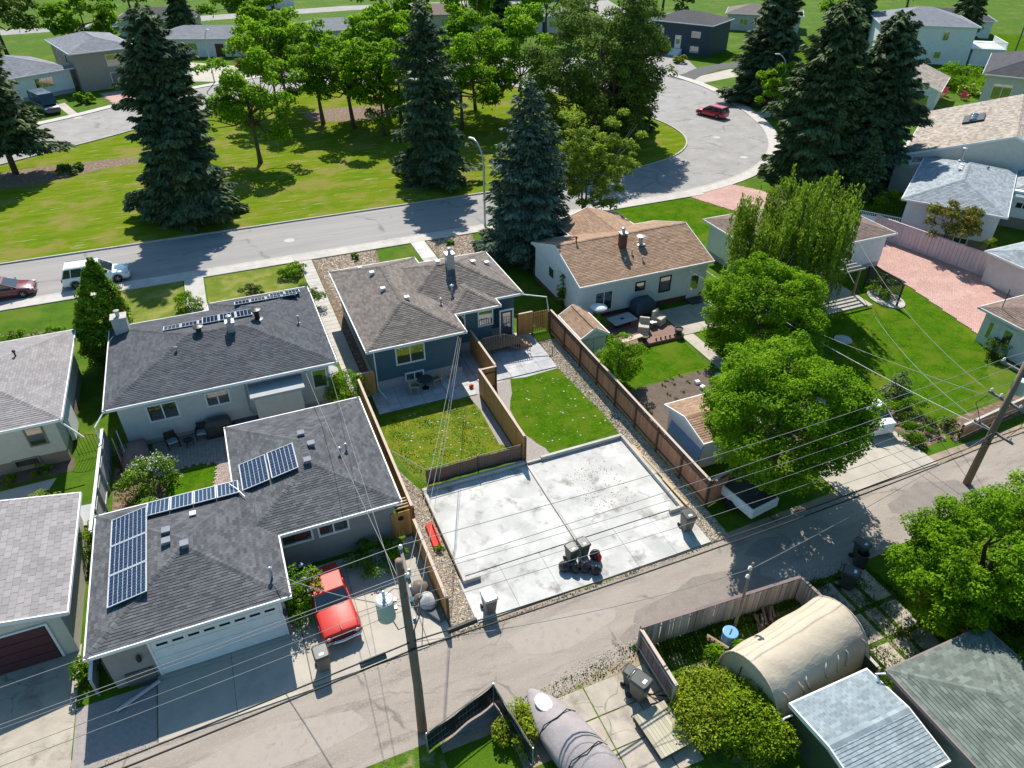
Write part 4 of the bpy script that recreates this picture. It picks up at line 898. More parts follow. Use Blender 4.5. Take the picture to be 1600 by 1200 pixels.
# blue house front and side
slab_field('front_path','',14.7,16.0,49.2,59.2,0,0,'new_concrete',0,.07,xs=[14.7,16.0],ys=[49.2+.91*i for i in range(12)],gap=.012)
patch('mulch_bed',[(5.9,59.15),(11.5,59.15),(11.2,56.6),(9.6,54.4),(8,50),(5.9,49.3)],.010,'mulch'); patch('mulch_bed',[(16.1,59.15),(20.6,59.15),(18.4,49),(16.1,49.2)],.010,'mulch')
scatter_stuff('mulch_chips',[(6,59),(11.3,59),(11,56.8),(6.5,50)],2200,(.04,.10),'gravel_stone',.02,21,flatness=.3,label='wood chips in the bed by the front walk, left of the lawn square',cat='mulch'); scatter_stuff('mulch_chips',[(16.2,59),(20.3,59),(18.3,50),(16.2,50)],1900,(.04,.10),'gravel_stone',.02,22,flatness=.3,label='wood chips in the bed right of the concrete front path',cat='mulch')
patch('side_bed',[(5.9,49.3),(6.6,49.3),(6.6,38),(5.9,38)],.006,'mulch')
slab_field('side_path','',4.75,5.85,37.5,59.2,0,0,'sidewalk_concrete',0,.05,xs=[4.75,5.85],ys=[37.5+.62*i for i in range(36)],gap=.03)
# left neighbour
slab_field('front_walk','',-4.5,-3.0,48.6,59.2,0,0,'sidewalk_concrete',0,.07,xs=[-4.5,-3.0],ys=[48.6+1.06*i for i in range(11)],gap=.012)
slab_field('garage_driveway','',-6.9,-1.05,18.5,24.2,0,0,'drive_concrete',0,.05,xs=[-6.9,-4.0,-1.05],ys=[18.5,21.3,24.2],gap=.015)
slab_field('side_driveway','',-1.03,3.9,18.6,24.9,0,0,'drive_concrete',0,.05,xs=[-1.03,1.45,3.9],ys=[18.6,21.5,24.9],gap=.015)
slab_field('fence_walk','',3.9,5.0,18.7,25.0,0,0,'drive_concrete',0,.05,xs=[3.92,5.0],ys=[18.7,20.8,22.9,25.0],gap=.015)
patch('side_bed',[(-9.9,14),(-6.95,14),(-6.95,21.3),(-9.9,21.3)],.005,'grey_gravel')
patch('left_garage_drive',[(-30,14.9),(-10.2,14.9),(-9.95,18.5),(-9.9,24.5),(-30,24.5)],.006,'old_concrete')
# paver patio of the left neighbour
def pavers(name,poly,z,pw,ph,m,ang=0,gap=.012,herring=False,limit=290,jm='joint',label=None):
    """individual pavers clipped to a polygon's inside; nearest ones as objects, the rest as one part"""
    base=patch(name,poly,z-.03 if z>.035 else .005,jm); P=poly; xs=[p[0] for p in P]; ys=[p[1] for p in P]; n=0; rest=MB(); c,s=math.cos(ang),math.sin(ang); cx0,cy0=(min(xs)+max(xs))/2,(min(ys)+max(ys))/2
    def ins(x,y):
        r=False; j=len(P)-1
        for i in range(len(P)):
            if (P[i][1]>y)!=(P[j][1]>y) and x<(P[j][0]-P[i][0])*(y-P[i][1])/(P[j][1]-P[i][1])+P[i][0]: r=not r
            j=i
        return r
    D=max(max(xs)-min(xs),max(ys)-min(ys))*.75; cells=[]
    for i in range(int(-D/pw),int(D/pw)+1):
        for j in range(int(-D/ph),int(D/ph)+1):
            u=(i+(j%2)*.5)*pw; v=j*ph; x=cx0+u*c-v*s; y=cy0+u*s+v*c
            if ins(x,y): cells.append((x*x+y*y,x,y))
    cells.sort(); me=None
    for k,(d,x,y) in enumerate(cells):
        if k<limit:
            if me is None: q=MB(); q.bb(-pw/2+gap/2,pw/2-gap/2,-ph/2+gap/2,ph/2-gap/2,0,.045); o=q.build('paver',m,base); me=o.data
            else: o=link('paver',me,base)
            o.location=(x,y,z-.045+ (hash((k,7))%100)*.00004); o.rotation_euler=(0,0,ang)
        else: rest.box((x,y,z-.02+(k%7)*.0006),(pw-gap,ph-gap,.05),rz=ang)
    if rest.v: rest.build('pavers',m,base,kind='stuff')
    return base
mat('paver_o',(.20,.18,.175),(.27,.24,.225),scale=3,rough=.9,orand=.2)
pavers('left_paver_patio',[(-6.9,37.9),(-.9,37.9),(-.9,34.6),(-2.4,34.4),(-4.9,34.9),(-6.9,34.4)],.05,.40,.20,'paver_grey',math.pi/2)
mat('paver_pink_o',(.36,.28,.25),(.28,.23,.21),scale=3,rough=.9,orand=.2)
pavers('left_paver_walk',[(-3.6,34.7),(-2.6,34.7),(-2.75,29.3),(-4.3,29.3),(-4.1,32)],.045,.22,.11,'paver_pink_o',.1)
patch('left_yard_lawn_strip',[(-8.8,37),(-6.9,34.4),(-4.0,34.6),(-3.6,34.4),(-4.1,29.3),(-9,29.3)],.004,'lush_lawn')
patch('flower_bed',[(-9.0,36.5),(-7.4,35),(-6.3,33.4),(-6.6,31.2),(-7.4,29.6),(-9,29.6)],.012,'mulch')
# left-left yard
patch('left_lane_path',[(-16,35.4),(-12.2,35.8),(-11.9,36.7),(-16,36.6)],.008,'sidewalk_concrete'); patch('left_shade_patio',[(-16,32),(-12.2,32),(-12.2,35.3),(-16,35.3)],.007,'old_concrete'); patch('left_bed',[(-16,37),(-11.1,37),(-11.1,38.2),(-16,38.2)],.007,'soil')
# front gardens left
patch('front_lawn_left',[(-9.2,59.15),(-4.6,59.15),(-4.6,47.5),(-9.2,47.5)],.005,'dry_lawn'); patch('front_lawn_mid',[(-2.9,59.15),(5.0,59.15),(4.9,49),(-2.9,49)],.005,'dry_lawn')
patch('flower_bed',arc([(-18,53.5),(-15.6,54.6),(-13.6,54.3),(-12.9,52.6),(-14,51),(-18,50.6),(-18,53.5)],3)[:-1],.008,'mulch')
# neighbour W yard
patch('right_neighbour_lawn',[(20.9,31.9),(27.6,32.2),(28.1,35.9),(22.2,35.9),(20.6,36.2)],.008,'lush_lawn')
patch('vegetable_garden',[(20.6,31.7),(27.7,31.9),(26.9,29.0),(26.0,25.5),(20.6,25.5)],.009,'soil')
slab_field('garden_walk','',28.25,29.25,24,36.1,0,0,'drive_concrete',0,.055,xs=[28.25,29.25],ys=[24+1.21*i for i in range(11)],gap=.012)
slab_field('back_patio','',28.6,33.2,36.15,39.9,0,0,'drive_concrete',0,.055,xs=[28.6,30.9,33.2],ys=[36.15,38,39.9],gap=.012)
# W front lawn and neighbours' drives
patch('w_front_lawn',[(22,59.15),(44,59.2),(46.6,54.4),(37.2,47.5),(22,49)],.006,'lush_lawn')
pavers('red_driveway',[(44.5,59.6),(50.6,61.2),(52.6,58),(54,48.0),(51.2,47.6),(46.4,54.6)],.045,.26,.13,'brick_drive',.3,limit=0,gap=.008)
# right neighbour: brick drive, lawn
pavers('brick_driveway',[(50.6,47),(57.5,44.2),(57,32),(53,24),(47.6,25.5),(48.3,28.4),(49.7,36.2)],.05,.24,.12,'brick_drive',.72,limit=0,gap=.008)
patch('big_right_lawn',arc([(30,37.5),(37.6,38.6),(49.5,38.5),(49.6,36),(48.4,28.4),(47.2,25.9),(44.8,24.6),(42.8,22.3),(37.6,20.9),(33,23.2),(30,26.5),(30,37.5)],1),.006,'lush_lawn')
slab_field('right_driveway','',27.0,33.9,18.9,26.5,0,0,'drive_concrete',0,.055,xs=[27.0,30.4,33.9],ys=[18.9,19.6,22.9,26.5],gap=.015)
patch('shade_patio',[(38.5,38.8),(44.8,38.8),(44.6,34.4),(37.8,34.7),(37.8,37)],.012,'drive_concrete')
patch('shrub_bed',[(33.9,25.5),(36.6,24.8),(36.9,21.6),(36.2,20.3),(33.9,20.2)],.010,'mulch'); patch('wall_bed',[(36.9,21.5),(44.6,21.9),(44.6,20.4),(36.4,19.9)],.0105,'mulch')
# lower right: lane of old slabs with grass
slab_field('old_slab_lane','',21.2,24.2,9.8,14.6,0,0,'old_concrete',0,.05,xs=[21.1,22.35,23.25,24.45],ys=[9.6,11.3,12.9,14.75],gap=.22,joint='weeds')
grass_tufts('lane_grass',[(20.6,15),(24.6,15),(25.2,9),(20.4,9.2)],11000,.24,seed=6,label='green grass growing between and beside the old concrete slabs')
slab_field('parking_slabs','',7.4,12.0,10.0,14.35,0,0,'old_concrete',0,.045,xs=[7.4,9.1,10.9,12.0],ys=[10,11.6,13.0,14.35],gap=.05,joint='weeds')
patch('fenced_grass',[(12.1,15.2),(20.3,15.2),(20.3,13),(15,9),(12.1,9)],.0065,'weeds'); grass_tufts('yard_grass',[(12.5,15.0),(20.2,15.0),(20.2,13.2),(12.4,12.6)],5200,.22,seed=7,label='grass inside the old wooden fence by the tan shelter')
# top right drives
patch('black_driveway',arc([(72.8,107.2),(77,108.5),(82,111.5),(92,113),(92,109.5),(84,108.5),(77.5,105.2),(74.2,103),(72.8,107.2)],2)[:-1],.012,'black_drive'); patch('pale_walk',[(73.9,104.3),(86,108.2),(88,104),(74,101)],.0115,'drive_concrete')
patch('pale_walk',[(70.4,83.5),(76,84),(80,80),(71,80.9)],.012,'drive_concrete'); pavers('far_brick_drive',[(-13.9,131),(-9.2,132),(-3,126),(-8.6,123.8),(-11.5,122.2)],.035,.5,.25,'brick_drive',.4,limit=0)
patch('far_walk',[(-19.5,126),(-16.5,116.6),(-15.5,117),(-18.5,127)],.011,'drive_concrete'); patch('far_driveway',[(0,150),(8,143),(12,134),(6,131),(-4,136)],.011,'drive_concrete')
# park beds and bare ground
patch('mulch_bed',arc([(-22,95.5),(-16,95.8),(-9.5,95.6),(-8.2,93.5),(-12,92.3),(-19,89.5),(-24,91),(-22,95.5)],3)[:-1],.016,'mulch'); patch('park_bare_soil',arc([(13,108),(20,108.5),(28,105),(27,101.5),(19,101),(13.5,103),(13,108)],3)[:-1],.016,'mulch')
patch('far_ground_right',[(84,118),(140,130),(190,90),(120,60),(104,84)],.004,'lush_lawn')
# ================================================================ BUILDINGS
# --- the dark blue bungalow in the middle
bx,by=12,43
def L(r): return (r[0]-bx,r[1]-bx,r[2]-by,r[3]-by)+tuple(r[4:])
root,rf=house('blue_house','dark blue bungalow with brown hip roof between the two yards split by an orange fence',(bx,by),0,
   [L((5.95,12.4,37.4,49.2)),L((9.0,17.75,40.75,48.1)),L((12.1,15.7,39.75,44.0))],3.25,'siding_blue','shingle_brown',p=.40,ov=.45,fh=.75,tab=(.33,.145),seed=3)
tag(root,'dark blue bungalow with brown hip roof between the two yards split by an orange fence','house')
wy=37.85-by
window(root,'-y',wy,8.75-bx,2.35,1.75,1.15,2); window(root,'-y',wy,8.9-bx,.62,1.1,.5,2)
window(root,'-y',40.2-by,12.95-bx,2.45,.5,1.0,1); window(root,'-y',40.2-by,14.75-bx,2.4,.95,1.05,1)
window(root,'-x',6.4-bx,45-by,2.3,1.2,1.0,2); 
z0=3.41
for (x,y) in ((8.4,45.6),(8.5,42.9),(9.6,40.9)): 
    zz=z0+min(x-5.95,12.4-x,y-37.4)*.4; vent(root,x-bx,y-by,zz,.28,.2,m='vent_white')
for (x,y) in ((13.0,44.9),(15.6,44.8),(16.8,45.2)): vent(root,x-bx,y-by,z0+min(y-40.75,48.1-y,17.75-x)*.4,.3,.2)
vent(root,8.0-bx,47.9-by,z0+.45,.25,.15)
chimney(root,13.6-bx,44.0-by,z0+3.25*.4,.55,.5,1.0,'galvanized'); pipe(root,13.0-bx,41.9-by,z0+.45,.07,.5); pipe(root,11.9-bx,41.0-by,z0+.25,.06,.35)
downspout(root,[(6.35-bx,37.3-by,3.3),(6.45-bx,37.78-by,2.9),(6.45-bx,37.78-by,.3),(6.7-bx,36.8-by,.1)])
downspout(root,[(17.8-bx,40.7-by,3.3),(19.3-bx,40.1-by,3.1),(19.5-bx,40.1-by,1.9)])
# back porch with wooden railing
b=MB(); b.bb(14.0-bx,16.9-bx,38.9-by,40.15-by,.55,.62); b.build('porch_deck','wood_rail',root)
for x,y in ((14.05,38.95),(16.85,38.95),(16.85,40.1),(14.05,40.1)): b=MB(); b.bb(x-bx-.05,x-bx+.05,y-by-.05,y-by+.05,0,.55); b.build('porch_post','wood_rail',root)
def railing(root,p0,p1,z,h=.95,m='wood_rail',n=None,name='railing'):
    p0,p1=Vector(p0),Vector(p1); Lr=(p1-p0).length; a=math.atan2(p1.y-p0.y,p1.x-p0.x); b=MB(); n=n or max(2,int(Lr/.16))
    dz=(p1.z-p0.z)
    b.tube([(p0.x,p0.y,p0.z+h),(p1.x,p1.y,p1.z+h)],.045,4); o=b.build(name,m,root); me=None; b=MB(); b.tube([(p0.x,p0.y,p0.z+.1),(p1.x,p1.y,p1.z+.1)],.03,4); b.build('bottom_rail',m,o)
    for i in range(n+1):
        t=i/n; q=p0.lerp(p1,t); s=MB(); s.bb(-.02,.02,-.02,.02,0,h-.03)
        if me is None: k=s.build('baluster',m,o); me=k.data
        else: k=link('baluster',me,o)
        k.location=(q.x,q.y,q.z+.02)
    return o
railing(root,(14.05-bx,38.95-by,.62),(15.6-bx,38.95-by,.62),0); railing(root,(15.65-bx,38.95-by,.62),(17.3-bx,38.3-by,.1),0)
for i in range(3):
    b=MB(); b.bb(16.95-bx+i*.28,17.22-bx+i*.28,39.0-by,40.1-by,0,.50-i*.16); b.build('step','wood_rail',root)
door(root,'-y',40.2-by,16.3-bx,.62,.85,2.0,'dark_blue',glass=True)
# sunken basement stair beside the fence
b=MB(); b.bb(10.95-bx,11.1-bx,38.0-by,40.6-by,0,.35); b.bb(11.1-bx,12.2-bx,37.97-by,38.1-by,0,.35); b.build('stairwell_wall','curb',root)
b=MB(); b.bb(11.12-bx,12.2-bx,38.12-by,40.55-by,.062,.068); b.build('stairwell_floor','plastic_dark',root)
# --- left neighbour: long slate hip roof
bx,by=-2.3,42.2
root,rf=house('slate_roof_house','pale house with charcoal hip roof and edge-on solar rows, left of the blue house',(bx,by),0,
   [L((-8.65,4.1,37.35,46.9)),L((-2.6,4.08,40.6,47.9))],3.05,'siding_pale','shingle_slate',p=.23,ov=.5,fh=.3,tab=(.30,.14),seed=5)
wy=37.85-by
window(root,'-y',wy,-5.9-bx,2.05,1.5,1.0,2); window(root,'-y',wy,-2.9-bx,2.15,1.2,.8,2); window(root,'-y',wy,3.0-bx,2.0,.75,1.2,1,glass='window_glass')
chimney(root,-7.8-bx,45.9-by,3.4,.85,.75,1.0,'curb','curb')
pipe(root,-3.2-bx,42.2-by,4.1,.16,.55,'black_metal',name='roof_turbine'); pipe(root,.3-bx,42.9-by,4.1,.16,.6,'black_metal',name='roof_turbine')
chimney(root,-1.35-bx,41.75-by,4.05,.45,.45,.75,'galvanized'); pipe(root,-4.6-bx,40.9-by,3.9,.05,.35); pipe(root,2.7-bx,42.3-by,3.6,.05,.4,'galvanized')
downspout(root,[(-8.7-bx,37.3-by,3.1),(-9.15-bx,36.6-by,2.8),(-9.2-bx,36.3-by,.2)])
# solar rows on the far slope, seen edge-on
sl_=Vector((0,-1,.23)).normalized()
solar(root,(-5.3-bx,44.5-by,3.72),(1,0,0),(0,-1,.23),3,1,1.0,.9,4,4,.12); solar(root,(-3.0-bx,44.9-by,3.66),(1,0,0),(0,-1,.23),3,1,1.0,1.5,4,6,.12)
solar(root,(-.9-bx,46.6-by,3.5),(1,0,0),(0,-1,.23),4,1,1.0,.8,4,4,.12); solar(root,(1.4-bx,47.0-by,3.43),(1,0,0),(0,-1,.23),2,1,1.0,.8,4,4,.12)
# small rear addition with white flat roof
b=MB(); b.bb(-.95-bx,1.75-bx,36.75-by,37.84-by,0,2.45); b.build('addition','siding_pale',root); b=MB(); b.bb(-1.15-bx,1.95-bx,36.3-by,37.8-by,2.46,2.62); b.build('flat_roof','foundation',root,bevel=.02)
b=MB(); b.tube([(-1.3-bx,37.8-by,2.9),(-1.35-bx,37.78-by,.9),(-1.1-bx,37.4-by,.6)],.04,6); b.build('downspout','foundation',root)
# curved steps of the patio
b=MB()
for i,(r,z) in enumerate(((1.05,.18),(.75,.36))):
    b.prism([(-1.7-bx+r*math.cos(t),37.82-by+r*.9*math.sin(t)) for t in [math.pi+math.pi*k/8 for k in range(9)]],.055 if i==0 else .181,z+.0)
b.build('patio_steps','slate_paver',root)
# --- charcoal L-shaped garage with solar panels
bx,by=-2,28
root,rf=house('solar_garage','charcoal L-shaped garage roof carrying blue solar panels, white garage door to the alley',(bx,by),0,
   [L((-8.75,-1.1,21.25,29.3)),L((-2.68,4.6,24.85,33.9))],2.58,'stucco_grey','shingle_charcoal',p=.20,ov=.35,fh=.0,tab=(.31,.14),seed=7,cat='garage')
door(root,'-y',21.6-by,-4.15-bx,0.05,5.0,2.15,'siding_white',name='garage_door',panels=(1,4))
gd=[o for o in root.children if o.name.startswith('garage_door')][0]
for i in range(8):
    b=MB(); b.bb(-2.3+i*.6,-2.3+i*.6+.42,-.085,-.077,1.82,1.95); b.build('pane','window_dark',gd)
for xa,xb in ((-7.95,-6.9),(-1.55,-1.42)): b=MB(); b.bb(xa-bx,xb-bx,21.50-by,21.597-by,0,.75); b.build('stone_base','stone_veneer',root)
for ux in (-7.2,-1.48):
    b=MB(); b.lathe([(.02,0),(.09,.06),(.11,.2),(.07,.34),(.02,.4)],n=8); b.build('wall_lamp','black_metal',root,loc=(ux-bx,21.48-by,1.35))
window(root,'-y',25.2-by,-.35-bx,1.95,1.3,.55,1); window(root,'-y',25.2-by,1.35-bx,1.95,1.3,.55,2)
b=MB(); b.bb(-1.45-bx,-.0-bx,25.10-by,25.19-by,0,.1); b.build('sill','curb',root)
Z=2.74
def zl(x,y): return Z+.20*min(x+8.75,-1.1-x,y-21.25,29.3-y)
def zr(x,y): return Z+.20*min(x+2.68,4.6-x,y-24.85,33.9-y)
# array on the left slope: 2 x 3 landscape panels, strip on the far slope, two on the right wing
solar(root,(-7.95-bx,23.15-by,zl(-7.95,23.3)+.06),(0,1,0),(1,0,.2),3,1,1.72,1.6,9,8); 
solar(root,(-6.5-bx,29.05-by,zl(-6.5,29.0)+.06),(1,0,0),(0,-1,.2),4,1,1.0,1.2,5,4)
solar(root,(-2.25-bx,28.15-by,zr(-2.2,28.8)+.08),(0,1,0),(1,0,.2),1,1,2.0,1.35,9,6); solar(root,(-.83-bx,28.15-by,zr(-.8,28.8)+.10),(0,1,0),(1,0,.2),1,1,2.0,1.35,9,6)
for (x,y) in ((-5.6,26.3),(-5.6,25.6),(-4.85,25.0)): vent(root,x-bx,y-by,zl(x,y) if y>25.1 else zl(x,y),.32,.2,'shingle_farblue')
for (x,y) in ((1.0,30.9),(1.35,29.8),(.95,28.5)): vent(root,x-bx,y-by,zr(x,y),.32,.2,'shingle_farblue')
vent(root,-4.5-bx,27.2-by,zl(-4.5,27.2),.25,.12)
pipe(root,2.6-bx,28.9-by,zr(2.6,28.9),.05,.35); pipe(root,2.95-bx,29.15-by,zr(2.95,29.15),.05,.35); pipe(root,-1.65-bx,22.4-by,zl(-1.65,22.4),.05,.55)
b=MB(); b.tube([(-7.2-bx,28.2-by,zl(-7.2,28.2)+.1),(-7.4-bx,28.0-by,zl(-7.4,28)+.12),(-7.5-bx,27.7-by,zl(-7.5,27.7)+.12)],.03,6); b.tube([(-2.8-bx,28.7-by,3.2),(-2.5-bx,28.2-by,3.2),(-2.2-bx,27.6-by,3.1)],.03,6); b.build('conduit','white_trim',root)
# --- far-left house and garage (mauve roofs)
bx,by=-16.8,42.8
root,rf=house('mauve_roof_house','cream bungalow with pale mauve hip roof cut off by the left edge',(bx,by),0,[L((-22.8,-10.75,37.55,47.7))],3.0,'stucco_cream','shingle_mauve',p=.22,ov=.5,fh=.75,fm='foundation_tan',tab=(.36,.16),seed=9)
window(root,'-y',38.05-by,-12.35-bx,2.1,.75,1.1,1,frame='foundation_tan'); window(root,'-y',38.05-by,-13.3-bx,.52,1.1,.4,1,frame='foundation_tan'); pipe(root,-13.5-bx,44.4-by,3.75,.05,.35,'black_metal')
downspout(root,[(-10.8-bx,37.6-by,3.0),(-10.9-bx,37.9-by,2.7),(-10.0-bx,37.2-by,1.9)]); 
b=MB(); b.bb(-11.22-bx,-11.0-bx,39.5-by,41.2-by,.3,2.6); b.build('side_chimney','white_trim',root)
for n_ in ('shingle_mauve',):
    mat('shingle_mauve_piece',(.285,.265,.27),(.24,.222,.228),scale=1.1,rough=.92,orand=.13,spec=.25)
bx,by=-14.1,27.8
root,rf=house('mauve_roof_garage','garage with large pale mauve shingles and dark red door at the lower left',(bx,by),0,[L((-18.6,-9.62,24.05,31.5,'gy'))],2.45,'stucco_cream','shingle_mauve',p=.20,ov=.35,fh=0,tab=(.42,.26),lift=.025,seed=11,cat='garage',indiv=300)
door(root,'-y',24.18-by,-12.9-bx,.02,4.6,2.1,'maroon_door',name='garage_door',panels=(1,4))
# --- white house with tan gable roof right of the long fence
bx,by=27.6,44.5
root,rf=house('tan_roof_house','white house with tan gable roof and brick chimney right of the long brown fence',(bx,by),0,
  [L((22.0,33.4,40.25,48.7,'gx')),L((25.4,31.4,44,51.6,'gy',-.02,.30))],3.05,'siding_white','shingle_tan',p=.35,ov=.42,fh=.45,fm='brick_red',tab=(.33,.15),seed=13)
wy=40.67-by
window(root,'-y',wy,24.25-bx,1.45,1.35,1.5,2); window(root,'-y',wy,27.3-bx,2.1,.65,.55,1,frame='black_metal'); window(root,'-y',wy,29.5-bx,1.85,.85,1.15,1,frame='black_metal')
door(root,'-y',wy,32.2-bx,.15,.95,2.05,'white_trim',glass=True); b=MB(); b.bb(31.6-bx,33.0-bx,39.7-by,40.6-by,0,.14); b.build('door_step','plastic_dark',root)
zt=3.2
chimney(root,27.0-bx,43.2-by,zt+2.9*.35,.5,.5,1.1,'brick_red'); pipe(root,28.6-bx,43.2-by,zt+1.05,.17,.55,'galvanized',name='roof_turbine'); pipe(root,23.7-bx,44.4-by,zt+1.4,.05,.45,'black_metal')
for x,y in ((27.4,42.4),(26.5,41.8),(27.9,41.6)): pipe(root,x-bx,y-by,zt+(y-40.25)*.35,.05,.25,'galvanized')
window(root,'-x',22.14-bx,45.2-by,2.1,.9,.8,1)
# --- white house with rust roof behind the weeping tree
bx,by=44,43.3
root,rf=house('rust_roof_house','white house with reddish brown hip roof behind the drooping tree',(bx,by),0,[L((37.6,50.6,39.0,47.6))],2.95,'siding_white','shingle_rust',p=.24,ov=.45,fh=.5,fm='foundation',tab=(.36,.17),seed=15)
window(root,'-y',39.45-by,46.3-bx,1.7,.9,.9,1); door(root,'-y',39.45-by,44.3-bx,.3,.9,2.0,'white_trim',glass=True)
pipe(root,45-bx,41-by,3.6,.05,.4)
# --- pale blue-grey roofs at the right
root,rf=house('pale_roof_house','white house with pale blue-grey hip roof beyond the pink fence',(64.0,44.3),R(34.6),[(-6.9,6.9,-4.1,4.1),(1.0,9.5,-9.2,-3.2,'hip',-.5)],3.45,'siding_white','shingle_paleblue',p=.32,ov=.45,fh=1.0,fm='foundation_tan',tab=(.40,.2),seed=17)
# near end wall is the local -x face
window(root,'-x',-6.45,-1.6,2.3,1.3,.95,2,glass='window_dark'); window(root,'-x',-6.45,-1.4,.75,1.0,.45,2); window(root,'-x',1.45,-5.6,2.2,1.6,.5,3,glass='window_dark')
for x in (1.6,.9,.3): vent(root,x,.6,4.75-.3*abs(x)*0,.3,.2,'vent_white')
pipe(root,3.6,.8,4.8,.12,1.1,'galvanized',name='flue'); pipe(root,3.4,-1.6,4.2,.06,.35,'black_metal')
railing(root,(-6.9,3.6,.9),(-6.9,7.2,.9),0,m='white_trim'); b=MB(); b.bb(-6.9,-5.0,3.9,7.2,.7,.88); b.build('porch_deck','white_trim',root)
root,rf=house('shake_roof_house','cream house with broad beige shake gable roof and a skylight at the right edge',(78.3,50.7),R(35.4),[(-7.5,12,-9.2,9.2,'gx'),(-9.5,-1,2.0,10.0,'gx',-.6,.22)],3.2,'stucco_cream','shake_beige',p=.35,ov=.5,fh=0,tab=(.45,.28),lift=.035,seed=19,ragged=.12)
for y in (-.9,):
    b=MB(); b.box((3.0,4.0,3.36+.35*5.2+.18),(3.2,2.0,.18),rx=R(-19)); o=b.build('skylight','black_metal',root)
    for k in range(3): b=MB(); b.lathe([(.5,0),(.42,.14),(.2,.26),(.02,.3)],(1.95+k*1.03,4.0,3.36+.35*5.2+.26),12); b.build('skylight_dome','window_glass',o,smooth=True)
window(root,'-x',-7.36,-7.0,1.8,1.4,1.3,2); vent(root,8,-2,5.9,.35,.3,'vent_white'); vent(root,4,-2.5,5.7,.35,.3,'vent_white')
root,rf=house('dark_roof_house','cream two-storey house with dark slate roof in the upper right corner',(110.4,71.4),R(35),[(-8,9,-7,6.5)],4.9,'stucco_cream','shingle_dark',p=.33,ov=.6,fh=0,tab=(.5,.25),seed=21)
window(root,'-x',-7.4,3.6,2.9,2.2,1.9,2); window(root,'-x',-7.4,.4,3.4,1.3,.8,1); window(root,'-x',-7.4,-3.2,3,1.6,1.2,2)
root,rf=house('white_gable_garage','white gabled garage with French door and small solar roof window behind the two big spruces',(96.2,80.0),R(35),[(-5,6,-4.6,4.6,'gx')],2.7,'siding_white','shake_beige',p=.36,ov=.4,fh=0,tab=(.4,.25),seed=23,cat='garage')
window(root,'-x',-4.86,-2.3,1.5,1.9,1.4,1); door(root,'-x',-4.86,.9,0,1.2,2.1,'white_trim',glass=True); solar(root,(-3.5,4.2,3.0),(1,0,0),(0,-1,.36),2,1,1.2,1.4,3,4)
root,rf=house('white_villa','tall white two-storey house with a roof deck near the top right',(124,103),R(-36),[(-9,7,-6,8)],6.0,'siding_white','shingle_farblue',p=.3,ov=.4,fh=0,detail=False)
for u in (-6,-3,2): window(root,'-y',-5.6,u,4.6,.9,1.4,1)
window(root,'-y',-5.6,1.5,1.5,1.0,1.0,1)
b=MB(); b.bb(7.0,12,-5.6,2,0,2.7); b.build('deck_base','siding_white',root); b=MB(); b.bb(6.6,12.2,-5.9,2.2,2.71,2.85); b.build('deck_floor','white_trim',root)
railing(root,(7,-5.7,2.85),(12.1,-5.7,2.85),0,m='white_trim'); railing(root,(12.1,-5.7,2.85),(12.1,2.1,2.85),0,m='white_trim')
root,rf=house('navy_split_house','navy house with white front steps and black driveway beyond the bend',(89,125),R(-58),[(-7,6,-5,5)],5.2,'dark_blue','shingle_dark',p=.3,ov=.4,fh=0,detail=False)
for u,z,w_ in ((-4.5,1.1,1.1),(2.8,1.1,1.5),(2.8,3.6,1.6),(-4.5,3.6,1.6)): window(root,'-y',-4.6,u,z,w_,.9,2)
door(root,'-y',-4.6,-.6,1.0,1.0,2.1,'white_trim',glass=True)
for i in range(5): b=MB(); b.bb(-1.6,.4,-5.0-i*.35,-4.66-i*.35,0,.95-i*.19); b.build('step','white_trim',root)
# far left row
root,rf=house('grey_split_level','grey-beige split-level house with garage under and red brick drive at the upper left',(-15.4,140.6),R(17),[(-3.6,6.2,-7.8,8)],5.4,'stucco_tan','shingle_farblue',p=.26,ov=.5,fh=0,tab=(.5,.25),seed=25)
door(root,'-y',-7.3,2.7,0,2.6,2.2,'foundation_tan',name='garage_door',panels=(1,4)); window(root,'-y',-7.3,2.5,4.0,2.2,1.5,1); window(root,'-x',-3.1,-2,4,1.3,1.3,1); window(root,'-x',-3.1,3,4,.8,1.3,1)
root,rf=house('white_bungalow','white bungalow with grey roof and three-light window behind the dark van',(-26.8,134.4),R(31),[(-9,8.2,-6,8)],3.3,'siding_white','shingle_farblue',p=.3,ov=.5,fh=.6,tab=(.5,.25),seed=27)
window(root,'-y',-5.5,3.6,2.1,2.6,1.3,3); window(root,'-y',-5.5,-3.4,2.1,1.6,1.1,2); 
root,rf=house('white_ranch','long white ranch house with dark red entry seen between the park trees',(4,158.5),R(-20),[(-9,14,-5,5)],3.0,'siding_white','shingle_farblue',p=.3,ov=.5,fh=0,detail=False)
door(root,'-y',-4.5,3.2,0,1.6,2.2,'maroon_door'); window(root,'-y',-4.5,-2.4,1.7,3.0,1.2,2); window(root,'-y',-4.5,7.6,1.7,3.2,1.2,3,glass='window_dark')
root,rf=house('blue_bungalow','light blue bungalow with a white drive beyond the park trees',(28,158),R(-8),[(-8,8,-5,5)],3.0,'siding_pale','shingle_farblue',p=.3,ov=.5,fh=0,detail=False)
window(root,'-y',-4.5,-3,1.7,2.2,1.2,2); door(root,'-y',-4.5,1,0,1,2.1,'white_trim')
